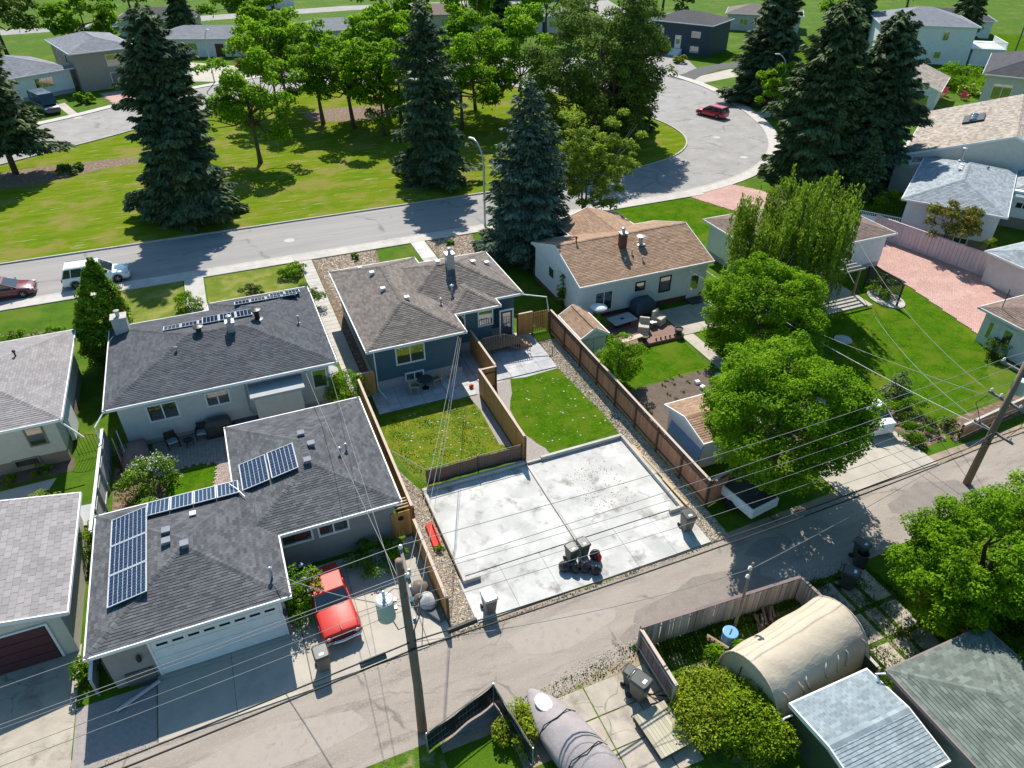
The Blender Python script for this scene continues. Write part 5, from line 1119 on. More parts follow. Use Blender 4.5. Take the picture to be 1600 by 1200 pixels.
# extra rows beyond the photograph's upper edge
k=0
for (x,y,a,m,rm,lb) in ((-62,160,25,'siding_white','shingle_farblue','white far house with grey roof at the far left'),(-44,176,22,'stucco_tan','shingle_brown','tan far house with brown roof beyond the grey split-level'),(-4,186,-10,'siding_pale','shingle_dark','pale far house with dark roof beyond the white ranch house'),
   (54,168,-20,'stucco_cream','shingle_rust','cream far house with reddish roof beyond the park'),(72,158,-35,'siding_white','shingle_farblue','white far house with grey roof left of the navy house'),(118,140,-40,'siding_pale','shingle_brown','pale far house with brown roof right of the navy house'),(150,120,-40,'siding_white','shingle_dark','white far house with dark roof beyond the tall white house'),(20,215,0,'siding_white','shingle_brown','white house with brown roof in the farthest row'),(90,205,-30,'stucco_cream','shingle_farblue','cream house with grey roof in the farthest row')):
    root,rf=house('bungalow',lb,(x,y),R(a),[(-8,8,-5,5)],3.1,m,rm,p=.3,ov=.5,fh=0,detail=False,group='far bungalows')
    for u in (-4,0,4): window(root,'-y',-4.5,u,1.7,1.6,1.1,2)
    door(root,'-y',-4.5,2.2,0,.9,2.1,'maroon_door')
# right small garages
bx,by=51.5,25.0
root,rf=house('brown_roof_garage','small white garage with brown roof cut off by the right edge beside the brick drive',(bx,by),R(0),[(-4.6,5,-3.9,3.0,'hip')],2.45,'siding_white','shingle_rust',p=.26,ov=.4,fh=0,tab=(.36,.18),seed=29,cat='garage')
window(root,'-x',-4.2,1.9,1.25,.3,1.2,1); door(root,'-x',-4.2,.6,0,.85,2.0,'white_trim',glass=True); window(root,'-x',-4.2,-1.6,1.6,1.0,.5,2); b=MB(); b.tube([(-3.8,2.0,2.9),(-3.8,2.0,4.3)],.025,6); b.build('antenna_mast','black_metal',root)
root,rf=house('pale_roof_garage','pale garage with blue-grey roof behind the pink fence at the right edge',(60.2,31.2),R(0),[(-4.8,4.5,-2.5,3.2,'hip')],2.45,'siding_pale','shingle_paleblue',p=.3,ov=.35,fh=0,tab=(.36,.18),seed=31,cat='garage')
# lower right: green roof garage, bluegrey shed
bx,by=21.8,6.3
root,rf=house('green_roof_garage','garage with weathered green-grey shingles in the lower right corner',(bx,by),0,[(-2.65,2.4,-4.2,2.9)],2.45,'stucco_tan','shingle_green',p=.22,ov=.3,fh=0,tab=(.30,.15),seed=33,gut='mauve_board',cat='garage')
b=MB(); b.tube([(-2.72,2.85,2.5),(-2.95,3.05,2.35),(-2.95,2.7,2.1)],.05,6); b.build('downspout','white_trim',root)
root,rf=house('blue_grey_shed','low shed with pale blue-grey shingles in front of the tan shelter',(17.0,8.0),0,[(-1.75,1.9,-2.0,1.75,'gx')],1.85,'plastic_green','shingle_bluegrey',p=.16,ov=.15,fh=0,tab=(.26,.13),seed=35,cat='shed')
b=MB(); b.tube([(-1.8,1.5,1.7),(-2.1,1.55,1.6),(-2.25,1.5,1.55)],.04,6); b.build('downspout','white_trim',root)
# garden shed with barn doors beside the long fence
root,rf=house('barn_shed','pale barn-shaped garden shed with tan shingles tucked behind the long brown fence',(21.0,37.6),0,[(-1.05,1.05,-1.65,1.75,'gy')],1.7,'siding_pale','shingle_tan',p=.62,ov=.1,fh=0,tab=(.33,.16),seed=37,cat='shed')
for s_ in (-1,1): b=MB(); b.bb(s_*.39-.37,s_*.39+.37,-1.565,-1.515,.1,1.6); o=b.build('door','siding_pale',root); q=MB(); q.bb(s_*.39-.37,s_*.39+.37,-1.59,-1.567,.8,.86); q.build('trim','galvanized',o)
root,rf=house('blue_shed','small shed with tan roof and bright blue wall half under the big tree',(22.4,25.4),0,[(-1.4,1.6,-1.9,1.9,'gx')],1.9,'siding_white','shingle_tan',p=.25,ov=.25,fh=0,tab=(.33,.16),seed=39,cat='shed')
b=MB(); b.box((-1.35,-.2,.95),(.04,3.0,1.9),ry=R(14)); b.build('blue_tarp','blue_plastic',root)
root=thing('white_trailer','small white box trailer parked under the big tree by the alley','trailer',(21.8,20.6,0),R(8))
b=MB(); b.bb(-.95,.95,-1.4,1.4,.45,1.05); b.build('body','white_trim',root,bevel=.05); b=MB(); b.bb(-.85,.85,-1.3,1.3,1.052,1.07); b.build('bed_floor','plastic_dark',root)
for s_ in (-1,1): b=MB(); b.lathe([(.3,-.09),(.3,.09)],n=16); o=b.build('wheel','rubber',root,loc=(s_*.98,0,.3)); o.rotation_euler=(0,math.pi/2,0)
b=MB(); b.tube([(0,-1.4,.5),(0,-2.2,.5)],.04,6); b.build('tow_bar','black_metal',root)
# ================================================================ FENCES
board_fence('wooden_fence','long brown board fence with lattice top running from the blue house corner to the alley',(19.78,21.1),(19.78,40.3),1.85,m='cedar_fence',lattice_top=.22,cap='cedar_cap')
board_fence('wooden_fence','short fence return at the alley end of the long brown fence',(19.85,21.05),(21.1,21.3),1.85,m='cedar_fence',lattice_top=.22)
board_fence('wooden_fence','orange cedar divider fence beside the blue house wall',(13.5,39.9),(13.5,35.25),1.8,m='cedar_orange')
board_fence('wooden_fence','short orange fence jog joining the two divider fences',(13.5,35.15),(12.45,35.15),1.8,m='cedar_orange')
board_fence('wooden_fence','orange cedar divider fence splitting the two lawns down to the pad',(12.4,35.2),(12.4,28.0),1.8,m='cedar_orange')
board_fence('wooden_fence','orange-brown fence on the left lot line between the charcoal garage and the yellow lawn',(5.15,37.0),(5.15,25.2),1.8,m='cedar_orange',cap='cedar_cap')
board_fence('wooden_fence','low plank fence beside the gravel strip and red car driveway',(5.05,24.6),(5.05,19.6),1.5,m='cedar_orange',cap='cedar_cap')
r=thing('wooden_gate','cedar gate with round black ornament between garage and gravel strip','gate',(4.05,25.15,0),0)
for i in range(6): b=MB(); b.bb(.03+i*.16,.03+i*.16+.15,-.02,.01,.1,1.75); b.build('board','cedar_orange',r)
b=MB(); b.lathe([(.12,0),(.15,.015),(.12,.03)],n=16); o=b.build('ornament','black_metal',r,loc=(.5,-.03,1.35)); o.rotation_euler=(math.pi/2,0,0)
for k in range(4): b=MB(); b.bb(.0,1.0,.15+k*.2,.2+k*.2,1.8,1.86); b.build('trellis_slat','wood_new',r)
board_fence('wooden_fence','orange gate fence between the blue house and the left side path',(5.2,37.6),(6.3,37.6),1.75,m='cedar_orange')
board_fence('wooden_fence','solid cedar fence half beside the back porch of the blue house',(17.4,40.7),(18.55,40.7),1.75,m='cedar_orange')
# open slat half that throws a striped shadow
r=thing('slat_gate','open slatted cedar gate throwing a striped shadow behind the blue house','gate',(18.6,40.7,0),0)
for i in range(8): b=MB(); b.bb(.02+i*.145,.02+i*.145+.085,-.02,.01,.1,1.7); b.build('slat','cedar_orange',r)
b=MB(); b.bb(0,1.15,.012,.05,.35,.43); b.bb(0,1.15,.012,.05,1.35,1.43); b.build('rail','fence_post_dark',r)
# mesh fence with brown privacy screen behind the pad
def screen_fence(name,label,pts,h,screen='privacy_screen',screens=None,pipe_='plastic_green',cat='fence',zs=.08):
    r=thing(name,label,cat,(pts[0][0],pts[0][1],0)); o=pts[0]
    for i,p in enumerate(pts): b=MB(); b.tube([(p[0]-o[0],p[1]-o[1],0),(p[0]-o[0],p[1]-o[1],h+.05)],.028,8); b.build('post','plastic_green' if screen=='privacy_screen' else 'galvanized',r)
    for i in range(len(pts)-1):
        a,c=pts[i],pts[i+1]; b=MB(); b.tube([(a[0]-o[0],a[1]-o[1],h),(c[0]-o[0],c[1]-o[1],h)],.02,6); b.build('rail',pipe_,r)
        if screens is None or screens[i]:
            b=MB(); n=10; dx,dy=c[0]-a[0],c[1]-a[1]; Lq=math.hypot(dx,dy); nx,ny=-dy/Lq,dx/Lq
            top=[(a[0]-o[0]+dx*t/n+nx*.03*math.sin(t*1.3),a[1]-o[1]+dy*t/n+ny*.03*math.sin(t*1.3),h-.08-.05*math.sin(math.pi*t/n)) for t in range(n+1)]; bot=[(p[0]+nx*.03,p[1]+ny*.03,zs) for p in top]
            top2=[(p[0]+nx*.012,p[1]+ny*.012,p[2]) for p in top]; bot2=[(p[0]+nx*.012,p[1]+ny*.012,p[2]) for p in bot]
            rings=[[bot[k],top[k],top2[k],bot2[k]] for k in range(n+1)]; b.loft(rings); b.build('screen',screen,r)
        # wire mesh
        b=MB(); dx,dy=c[0]-a[0],c[1]-a[1]; Lq=math.hypot(dx,dy); k=int(Lq/.16)
        for j in range(1,k):
            t=j/k; x,y=a[0]-o[0]+dx*t,a[1]-o[1]+dy*t; b.tube([(x,y,.05),(x,y,h)],.004,3,cap=False)
        for z in (.3,.6,.9): b.tube([(a[0]-o[0],a[1]-o[1],z*h),(c[0]-o[0],c[1]-o[1],z*h)],.004,3,cap=False)
        b.build('wire_mesh','galvanized',r,kind='stuff')
    return r
screen_fence('mesh_fence','mesh fence with brown fabric screen between the yellow lawn and the concrete pad',[(5.35,30.5),(6.75,28.15),(9.7,28.15),(12.3,28.1)],1.25,screens=[False,True,True])
b=MB(); o=screen_fence('mesh_fence','dark screened mesh enclosure at the bottom edge beside the wooden pole',[(2.5,14.2),(5.5,15.1),(5.9,12.2)],1.4,screen='black_metal')
screen_fence('green_wire_fence','low wire fence leading from the mesh screen to the left lot line',[(5.30,28.7),(5.28,30.4)],1.0,screens=[False])
# pink vinyl fence
board_fence('vinyl_fence','long pale pink vinyl fence along the brick driveway',(54.6,44.6),(57.9,29.0),1.9,bw=.30,gap=.03,m='vinyl_pink',cap='vinyl_pink',post='vinyl_pink',bays=2.6,capw=.12,thick=.045)
# white fence post rail of the left lane
r=board_fence('lane_fence','white capped fence between the two left yards with dark post tops',(-9.15,37.6),(-9.3,29.4),1.85,m='foundation',cap='white_trim',post='galvanized',bays=1.6)
board_fence('side_fence','grey fence strip between the mauve and the charcoal garages',(-9.15,29.2),(-9.15,21.6),1.0,m='foundation',cap='white_trim',post='galvanized',bays=1.9)
board_fence('dark_fence','dark board fence below the charcoal garage corner',(-8.55,21.9),(-7.4,21.75),1.5,m='plastic_dark',cap=None,post='fence_post_dark')
r=thing('iron_gate','thin arched iron gate beside the mauve-roofed house','gate',(-10.9,38.0,0),0)
for i in range(9): b=MB(); b.tube([(.1+i*.17,0,.1),(.1+i*.17,0,1.25+.28*math.sin(math.pi*i/8))],.012,5); b.build('bar','black_metal',r)
b=MB(); b.tube([(.05+.18*i,0,1.2+.3*math.sin(math.pi*i/8)) for i in range(9)],.016,5); b.tube([(.05,0,.3),(1.5,0,.3)],.014,5); b.build('frame','black_metal',r)
# old fence of the lower-right yard
board_fence('old_fence','weathered grey board fence along the alley, seen from its inner side',(12.15,15.05),(20.05,14.6),1.45,bw=.125,m='grey_board',cap='mauve_board',post='mauve_board',jag=.03,gap=.03,seed=5)
board_fence('old_fence','mauve painted end of the old fence facing the parking slabs',(12.05,12.3),(12.1,14.98),1.45,bw=.135,m='mauve_board',cap='cedar_cap',post='grey_board',jag=.01,gap=.012)
board_fence('old_fence','leaning grey return of the old fence beside the slab lane',(20.1,14.55),(20.2,13.2),1.4,bw=.14,m='grey_board',cap='mauve_board',post='mauve_board',jag=.02,gap=.02)
board_fence('old_fence','short dark green fence between shelter and slab lane',(19.9,11.5),(19.9,9.9),1.3,bw=.14,m='plastic_green',cap='grey_board',post='grey_board')
board_fence('orange_fence','orange board fence under the big lower right trees',(24.9,12.2),(25.6,9.6),1.6,m='cedar_orange',cap='grey_board')
board_fence('low_wall_fence','low reddish retaining fence at the alley edge of the big lawn',(37.0,20.1),(46.5,21.0),.9,m='cedar_fence',cap='curb',bw=.2)
# lattice panel
r=thing('lattice_screen','dark wooden lattice screen standing at the corner of the big lawn','garden screen',(46.1,36.9,0),R(-91)); Lr=3.4
for i in range(3): b=MB(); b.bb(i*Lr/2-.06,i*Lr/2+.06,-.06,.06,0,1.95); b.build('post','lattice',r)
for i in range(2):
    b=MB(); x0,x1=i*Lr/2+.065,(i+1)*Lr/2-.065; n=14
    for k in range(n+1): b.bb(x0+(x1-x0)*k/n-.025,x0+(x1-x0)*k/n+.025,-.012,.0,.45,1.85)
    for k in range(10): b.bb(x0,x1,.002,.014,.45+.15*k,.50+.15*k)
    b.build('lattice_panel','lattice',r)
slabc=MB(); slabc.lathe([(1.05,0),(1.05,.10),(.95,.12)],(46.2,34.7,.0),24,sx=1.1,sy=1.5); o=slabc.build('kerb_ring','curb'); o['kind']='structure'
b=MB(); b.lathe([(.62,0),(.62,.05),(.58,.06)],(0,0,0),24); o=b.build('well_cover','curb',None,loc=(38.7,31.3,0)); tag(o,'round concrete lid set in the big right lawn','lid')
# pergola
r=thing('pergola','open wooden pergola beams beside the rust-roofed house','pergola',(41.2,36.3,0),0)
for x,y in ((0,0),(3.2,0),(0,1.9),(3.2,1.9)): b=MB(); b.bb(x-.07,x+.07,y-.07,y+.07,0,2.2); b.build('post','wood_rail',r)
for i in range(6): b=MB(); b.bb(-.3,3.5,-.2+i*.45,-.12+i*.45,2.25,2.38); b.build('beam','grey_board',r)
# ================================================================ TREES
spruce('spruce_tree','tall dense spruce standing left on the park lawn beside the straight street',-3.0,73.3,18.6,4.7,'needle_blue',1,dens=1.35,taper=.5,droop=.36,spray=(.4,.75))
spruce('spruce_tree','open-branched spruce in the middle of the park by the lamp post',21.6,74.4,18,4.5,'needle_blue',2,dens=1.05,taper=.6,open_=.22,droop=.5,spray=(.35,.7))
spruce('spruce_tree','blue spruce behind the tan-roofed house, right of the blue house',23.6,52.9,14.8,5.0,'needle_grey',3,dens=1.2,taper=.85,droop=.3,spray=(.32,.6))
spruce('spruce_tree','left one of the two huge spruces right of the street bend',59.3,58.6,17.5,5.5,'needle_green',4,dens=1.2,taper=.5,droop=.4,spray=(.45,.8))
spruce('spruce_tree','right one of the two huge spruces right of the street bend',65.3,57.3,16.5,5.1,'needle_blue',5,dens=1.2,taper=.5,droop=.4,spray=(.45,.8))
spruce('spruce_tree','spruce cut off by the left edge of the park with a bare lower trunk',-20.8,94.2,18,5.2,'needle_green',6,dens=.8,skirt=.2,taper=.7,open_=.12,droop=.3,spray=(.45,.85))
spruce('spruce_tree','dark spruce on the lawn across the street from the parked red wagon',76.6,88.0,19,5.2,'needle_blue',7,dens=.8,taper=.6,spray=(.5,.9))
spruce('spruce_tree','small young spruce at the corner of the pale-roofed house',60.6,52.0,6.5,2.0,'needle_green',8,dens=.8,spray=(.3,.5))
spruce('spruce_tree','dark conifer at the right rear of the park clump by the bend',50.5,83.5,18,4.0,'needle_green',9,dens=.8,taper=.7,open_=.15,spray=(.5,.9))
spruce('spruce_tree','low blue spruce in the shrub bed by the white parked car',36.3,24.3,2.2,1.3,'needle_blue',10,dens=1.0,spray=(.15,.3),droop=.1)
tree('pine_tree','large feathery dark pine filling the right end of the park',43.8,78.6,16.5,(8.2,6.8,8.2),'leaf_dull',70000,(.18,.40),.35,41,300,.15,hollow=.5,lump=.16,limbs=16,bottom=-1,cz=8.6)
tree('park_tree','spreading park tree just right of the dense spruce with bare lower limbs',4.9,87.8,10.4,(5.8,4.8,4.0),'leaf_bright',10500,(.24,.46),.24,42,60,.19,group=None,low=.9,limbs=24,hollow=.25,lump=.35,bottom=-.85)
tree('park_tree','park tree at the left of the trio on the mulch patch',14.6,101.2,11.3,(6.0,5.0,4.4),'leaf_bright',11000,(.26,.5),.27,43,64,.19,limbs=22,hollow=.25,low=1.0,bottom=-.85)
tree('park_tree','middle tree of the trio on the mulch patch in the park',17.9,97.6,11.0,(5.2,4.8,4.3),'leaf_bright',9500,(.26,.5),.24,44,56,.19,limbs=20,hollow=.25,low=1.0,multi=2,bottom=-.85)
tree('park_tree','slim tree in front of the trio beside the open-branched spruce',20.8,92.6,11.4,(4.2,4.0,4.7),'leaf_bright',9500,(.24,.46),.2,45,56,.2,limbs=18,hollow=.25,bottom=-.9)
tree('park_tree','yellow-green park tree between the open spruce and the bright tree',31.0,91.6,10.6,(6.0,5.2,4.2),'leaf_bright',11000,(.26,.48),.24,46,60,.2,limbs=20,low=.9,bottom=-.85)
tree('park_tree','tall bright green tree left of the feathery dark pine',39.2,92.0,14.5,(4.4,4.4,7.0),'leaf_bright',13000,(.28,.52),.22,47,60,.22)
tree('park_tree','leafy tree at the far rear of the park behind the trio',24.5,106,13.0,(5.6,5.0,4.2),'leaf_bright',7000,(.3,.6),.25,48,50,.22)
tree('park_tree','broad leafy tree behind the trio, left side',11.5,112,12.5,(5.6,5,4.6),'leaf_bright',9000,(.28,.55),.22,481,56,.2,limbs=12)
tree('park_tree','broad leafy tree between the slim tree and the open spruce',24.5,98,12.8,(5.2,4.8,4.8),'leaf_bright',9000,(.28,.55),.22,482,56,.2,limbs=12)
tree('park_tree','tree half hidden behind the tall bright tree',36,100,13.5,(5.2,4.8,5.5),'leaf_mid',9000,(.28,.55),.22,483,56,.2)
tree('park_tree','leafy tree far left behind the spreading park tree',9.5,107,11.5,(4.8,4.4,3.6),'leaf_bright',6000,(.3,.6),.2,49,44,.22)
tree('birch_tree','drooping yellow-green birch between the blue spruce and the street',31.4,57.6,9.6,(4.1,3.8,4.3),'leaf_olive',28000,(.14,.28),.14,50,220,.12,hollow=.3,bark='bark_pale',lump=.3,multi=2,bottom=-.9)
tree('weeping_tree','tall drooping tree with hanging strands in front of the rust-roofed house',38.2,37.3,10.2,(4.5,3.9,3.3),'leaf_willow',54000,(.14,.32),.2,51,110,.16,weep=4.4,hollow=.35,lump=.10)
tree('round_tree','dense round green tree beside the tan-roofed house patio',31.5,32.0,6.6,(4.3,4.2,3.6),'leaf_bright',56000,(.11,.22),.2,52,360,.135,hollow=.7,lump=.12,bottom=-1,cz=3.2)
tree('big_tree','large spreading tree over the blue shed and the white trailer by the alley',23.9,21.5,8.5,(4.8,4.2,3.2),'leaf_bright',88000,(.10,.20),.3,53,460,.13,hollow=.6,lump=.22,low=1.2,bottom=-1,cz=4.9)
tree('small_tree','small round tree leaning over the long fence by the barn-shaped shed',21.05,32.8,3.7,(1.45,1.4,1.75),'leaf_bright',11000,(.07,.15),.06,54,60,.24,bottom=-1,cz=1.9)
tree('big_tree','big leafy tree at the lower right beside the alley, nearest the pole',26.8,11.2,6.0,(4.0,3.3,3.0),'leaf_bright',76000,(.09,.18),.25,55,420,.13,hollow=.65,lump=.24,bottom=-1,cz=3.2)
tree('big_tree','tree at the right edge behind the lower right big tree',29.6,9.4,6.0,(3.2,3.0,2.8),'leaf_bright',28000,(.09,.19),.22,56,200,.13)
tree('big_tree','shaded tree over the orange fence at the right edge',26.6,8.0,4.2,(2.2,1.8,2.0),'leaf_mid',18000,(.08,.18),.2,57,80,.2)
tree('small_tree','light green sapling growing beside the green-roofed garage corner',24.4,10.6,3.9,(1.1,1.0,1.3),'leaf_bright',4200,(.07,.15),.05,58,30,.3)
tree('small_tree','russet tinged tree in front of the pale-roofed house',57.3,39.3,4.6,(2.5,2.4,1.7),'leaf_russet',6500,(.13,.26),.1,59,40,.24,multi=2,low=1.2)
tree('young_tree','slender young tree beside the lamp post past the bend',72.2,80.4,7.2,(2.3,2.2,3.0),'leaf_bright',5200,(.2,.36),.1,60,34,.28)
tree('cedar_tree','tall pointed columnar cedar between the two left houses, in front of the white SUV',-9.65,48.2,7.7,(1.85,1.75,4.0),'leaf_cedar',46000,(.09,.24),.1,61,420,.16,bottom=-1,hollow=.8,lump=.05,cz=3.6,cat='tree',point=.72,lean=(1.1,0))
# trees beyond the crescent, into the top margin
far=[(-34,150,11,(6,6,4.5),'leaf_mid','bushy tree between the far white bungalow and the split-level'),(-31,168,13,(7,7,5),'leaf_dull','dark far tree at the upper left'),(-16,158,12,(6,5,5),'leaf_mid','tree behind the split-level house'),(14,150,10,(5,5,4),'leaf_bright','bright tree right of the white ranch house'),(38,147,12,(6,5,5),'leaf_mid','leafy tree beyond the rear of the crescent'),(52,148,12,(5.5,5,5),'leaf_bright','bright far tree beyond the feathery pine'),(66,141,13,(6,6,5.5),'leaf_mid','tree left of the navy house'),(98,142,13,(6,6,5),'leaf_dull','dark tree behind the navy house'),(12,185,13,(8,7,6),'leaf_mid','broad far tree behind the white ranch house'),(-10,205,13,(8,7,6),'leaf_dull','broad dark tree in the farthest row, left'),(45,190,13,(8,7,6),'leaf_mid','broad tree in the farthest row, centre'),(80,180,14,(8,7,6),'leaf_dull','broad dark tree in the farthest row, right'),(130,128,12,(7,6,5),'leaf_mid','tree beyond the tall white house'),(160,140,13,(8,7,6),'leaf_mid','broad tree at the far upper right'),(110,168,14,(8,8,6),'leaf_mid','tree at the far right between brown roofs'),(-60,190,14,(9,8,6),'leaf_mid','broad tree at the far upper left')]
for i,(x,y,h,rd,m_,lb) in enumerate(far): tree('far_tree',lb,x,y,h,rd,m_,4200,(.45,.95),.3,100+i,34,.26,group='trees beyond the crescent',limbs=5)
for i,(x,y) in enumerate(((-44,140),(0,172),(64,160),(120,115),(140,108),(96,110))):
    spruce('spruce_tree',['far spruce at the left beyond the ring road','far spruce behind the white ranch house','far spruce behind the park beyond the crescent','far spruce left of the tall white house','far spruce right of the tall white house','spruce beside the navy house near the bend'][i],x,y,15,4,'needle_green',120+i,dens=.35,spray=(.8,1.4))
tree('ornamental_shrub','clipped green shrub against the split-level garage wall',-6.2,131.5,3.6,(2.6,1.8,1.8),'leaf_mid',4000,(.2,.4),.1,70,30,.3,cz=1.8,bottom=-.9,cat='shrub')
# shrubs
G2=lambda a,b: G(a,b)
shr=[('lilac_shrub','lilac bush with violet blooms between garage wall and red car',-.75,22.6,2.3,1.0,'leaf_bright',4200,('blossom_lilac',70,.10,-.3)),
('flowering_shrub','white flowering bush by the paver patio of the left neighbour',-6.7,34.1,2.0,1.0,'leaf_mid',3400,('blossom_white',160,.09)),
('flowering_shrub','white flowering bush beside the turquoise chair behind the solar garage',-6.9,30.4,1.6,1.5,'leaf_bright',4200,('blossom_white',110,.08)),
('shrub','green bush growing over the fence left of the solar garage',-9.25,30.0,1.9,.9,'leaf_bright',3200,('blossom_white',25,.08)),
('shrub','drooping dwarf conifer in the flower bed of the left neighbour',-7.7,33.0,2.0,.8,'leaf_cedar',2600,None),
('shrub','yellowish sapling in the yard between the left house and garage',-11.9,33.1,2.2,1.0,'leaf_olive',1400,None),
('shrub','round green shrub in the corner behind the cedar fence and the pale house',4.4,37.6,2.2,1.15,'leaf_bright',4400,None),
('shrub','sprawling pale green shrub beside the side path of the blue house',4.3,50.6,2.2,1.0,'leaf_dull',3600,None),
('shrub','low green juniper by the front walk near the street',3.9,57.0,.9,1.1,'leaf_mid',2200,None),
('shrub','dark green globe shrub at the corner of the slate roof house front walk',-4.3,53.5,1.5,1.0,'leaf_mid',2400,('blossom_white',8,.08)),
('shrub','bright yellow-green bush spreading at the bottom edge by the old fence',13.2,11.35,1.5,1.5,'leaf_lime',20000,None),
('shrub','yellow-green bush against the tan shelter at the bottom edge',14.0,10.3,1.9,1.4,'leaf_yellow',16000,None),
('shrub','small leafy bush beside the blue barrel',15.3,12.9,1.2,.75,'leaf_bright',2800,None),
('shrub','hedge bush along the wall beside the brown gable shed',22.6,38.8,1.8,.8,'leaf_mid',2600,None),
('ivy_column','climbing vine on the corner of the white tan-roofed house',22.05,43.0,3.0,.45,'leaf_mid',2400,None),
('shrub','green bush below the lattice screen',46.6,35.4,1.3,1.2,'leaf_mid',2200,('blossom_white',40,.08)),
('shrub','dark shrub by the white garage door at the right edge',46.6,25.6,1.3,.9,'leaf_dull',1800,None),
('cone_shrub','left yellow-green cone cedar beyond the pink fence',58.9,36.6,2.3,.75,'leaf_yellow',2400,None),
('cone_shrub','right yellow-green cone cedar beyond the pink fence',60.1,34.0,2.4,.8,'leaf_yellow',2400,None),
('shrub','bush in the border between the lawn and the white parked car',35.6,22.7,1.3,1.0,'leaf_mid',2200,None),
('shrub','low plants in the bed at the corner of the right driveway',34.4,21.0,.8,1.0,'leaf_mid',1800,None),
('shrub','grey-green perennials in the bed by the low wall at the alley',36.6,20.9,.7,1.0,'leaf_dull',1600,None),
('shrub','leafy perennials under the garage window beside the red car',2.9,24.0,1.0,1.2,'leaf_mid',2600,None),
('shrub','bright shoots in the corner by the cedar gate',4.0,23.9,1.3,.5,'leaf_bright',1400,None),
('shrub','light green bush at the front corner of the white bungalow at the upper left',-15.6,125.5,1.8,1.2,'leaf_bright',1400,None),
('shrub','left part of the far garden hedge behind the pink chairs',111,84.5,3.2,3.4,'leaf_mid',3600,None),
('shrub','right part of the far garden hedge behind the pink chairs',118,80.5,3.2,4.2,'leaf_mid',3600,None),
('shrub','flower clump in the garden near the pink chairs',108.5,79,1.2,2.2,'leaf_bright',2000,('blossom_white',60,.25)),
('shrub','orange-yellow shrub near the far ranch house entry',8.6,140,2.2,1.8,'leaf_russet',1800,None),
('shrub','green shrub under the young spruce by the white railing',60.5,48.8,2.2,1.4,'leaf_yellow',2200,None),
('shrub','narrow green bush at the corner of the rust-roofed house',52.0,44.8,2.2,.8,'leaf_yellow',1800,None),
('shrub','small shrub between the two left garages',-9.65,22.6,1.3,.5,'leaf_mid',1400,None),
('shrub','tiny green tuft in the gravel left of the pad',5.95,23.6,.35,.2,'leaf_bright',260,None),
('shrub','russet shrub by the pale-roofed house entry',67.5,35.2,2.2,1.6,'leaf_russet',1800,None),
('shrub','green bush at the bottom edge beside the boat',5.9,13.6,.9,1.0,'leaf_lime',3200,None),
('shrub','bush at the bottom edge below the green-roofed garage',19.1,6.9,1.6,1.1,'leaf_bright',5200,None),
('shrub','tall weeds at the corner of the green-roofed garage',19.3,9.2,1.0,.8,'leaf_bright',2600,None),
('shrub','flower bush with pink blooms in the bed at the left lawn edge',-15.6,53.3,1.0,1.1,'leaf_mid',2000,('blossom_pink',50,.10)),
('shrub','dark green bush at the right end of the left flower bed',-13.5,52.6,1.1,.9,'leaf_mid',1800,None),
('shrub','pale flowering perennials at the left edge bed',-16.8,51.6,.9,1.0,'leaf_bright',1800,('blossom_white',40,.09)),
('shrub','pink flowering clump in the front garden near the raised planter',.4,54.6,.8,.9,'leaf_dull',1400,('blossom_pink',40,.08)),
('shrub','green clump under the side path shrub',2.6,52.2,.8,1.2,'leaf_mid',1800,None),
('hosta_plant','broad leaved plant at the wall of the mauve-roofed house',-12.7,37.4,.5,.5,'leaf_mid',700,None),
('hosta_plant','small leafy plant at the left edge under the mauve-roofed house',-14.2,37.3,.5,.4,'leaf_bright',500,None),
('shrub','low plants on the mulch in the middle of the park',27,100.5,1.0,3.0,'leaf_mid',3000,None),
('shrub','bare tangled bush on the park mulch left of the open spruce',26.2,104,3.2,2.4,'leaf_dull',1300,None),
('shrub','pale green ground plants in the mulch bed of the left park',-15.5,92.8,.6,1.6,'leaf_dull',1300,None),
('shrub','bush by the far walk at the navy house, yellow-green',80.8,116,1.5,1.3,'leaf_lime',1200,None),
('shrub','small shrub in the mulch bed nearest the street, left of the path',9.4,57.9,.5,.4,'leaf_mid',500,None),
('shrub','small shrub in the mulch bed right of the front path',18.0,57.6,.5,.4,'leaf_mid',500,None),
('shrub','brown grasses at the foot of the blue spruce near the pavement',21.7,57.5,1.4,.7,'leaf_russet',900,None)]
for i,(n_,lb,x,y,h,r_,m_,n,fl) in enumerate(shr):
    lf=(.07,.15) if y<45 else ((.09,.18) if y<70 else (.2,.4))
    if 'cone' in n_: tree(n_,lb,x,y,h,(r_,r_,h*.55),m_,n,(.07,.15),.04,200+i,40,.25,bottom=-1,hollow=.6,cz=h*.45,cat='shrub',limbs=3)
    elif n_=='ivy_column': tree(n_,lb,x,y,h,(r_,r_*.7,h*.52),m_,n,(.08,.16),.03,200+i,40,.25,bottom=-1,cz=h*.5,cat='vine',limbs=3)
    else: shrub(n_,lb,x,y,h,r_,m_,n,lf,200+i,flower=fl,cat='shrub' if 'hosta' not in n_ else 'plant')
# bare twiggy shrub by the pale house
r=thing('bare_shrub','leafless twiggy shrub in front of the pale wing','shrub',(66.0,34.0,0)); b=MB(); rn=random.Random(4)
for i in range(34):
    a=rn.uniform(0,6.28); q=rn.uniform(.3,1.3); b.tube([(0,0,0),(q*.5*math.cos(a),q*.5*math.sin(a),1.1),(q*math.cos(a),q*math.sin(a),rn.uniform(1.6,2.4))],[.02,.012,.005],4)
b.build('twigs','bark',r)
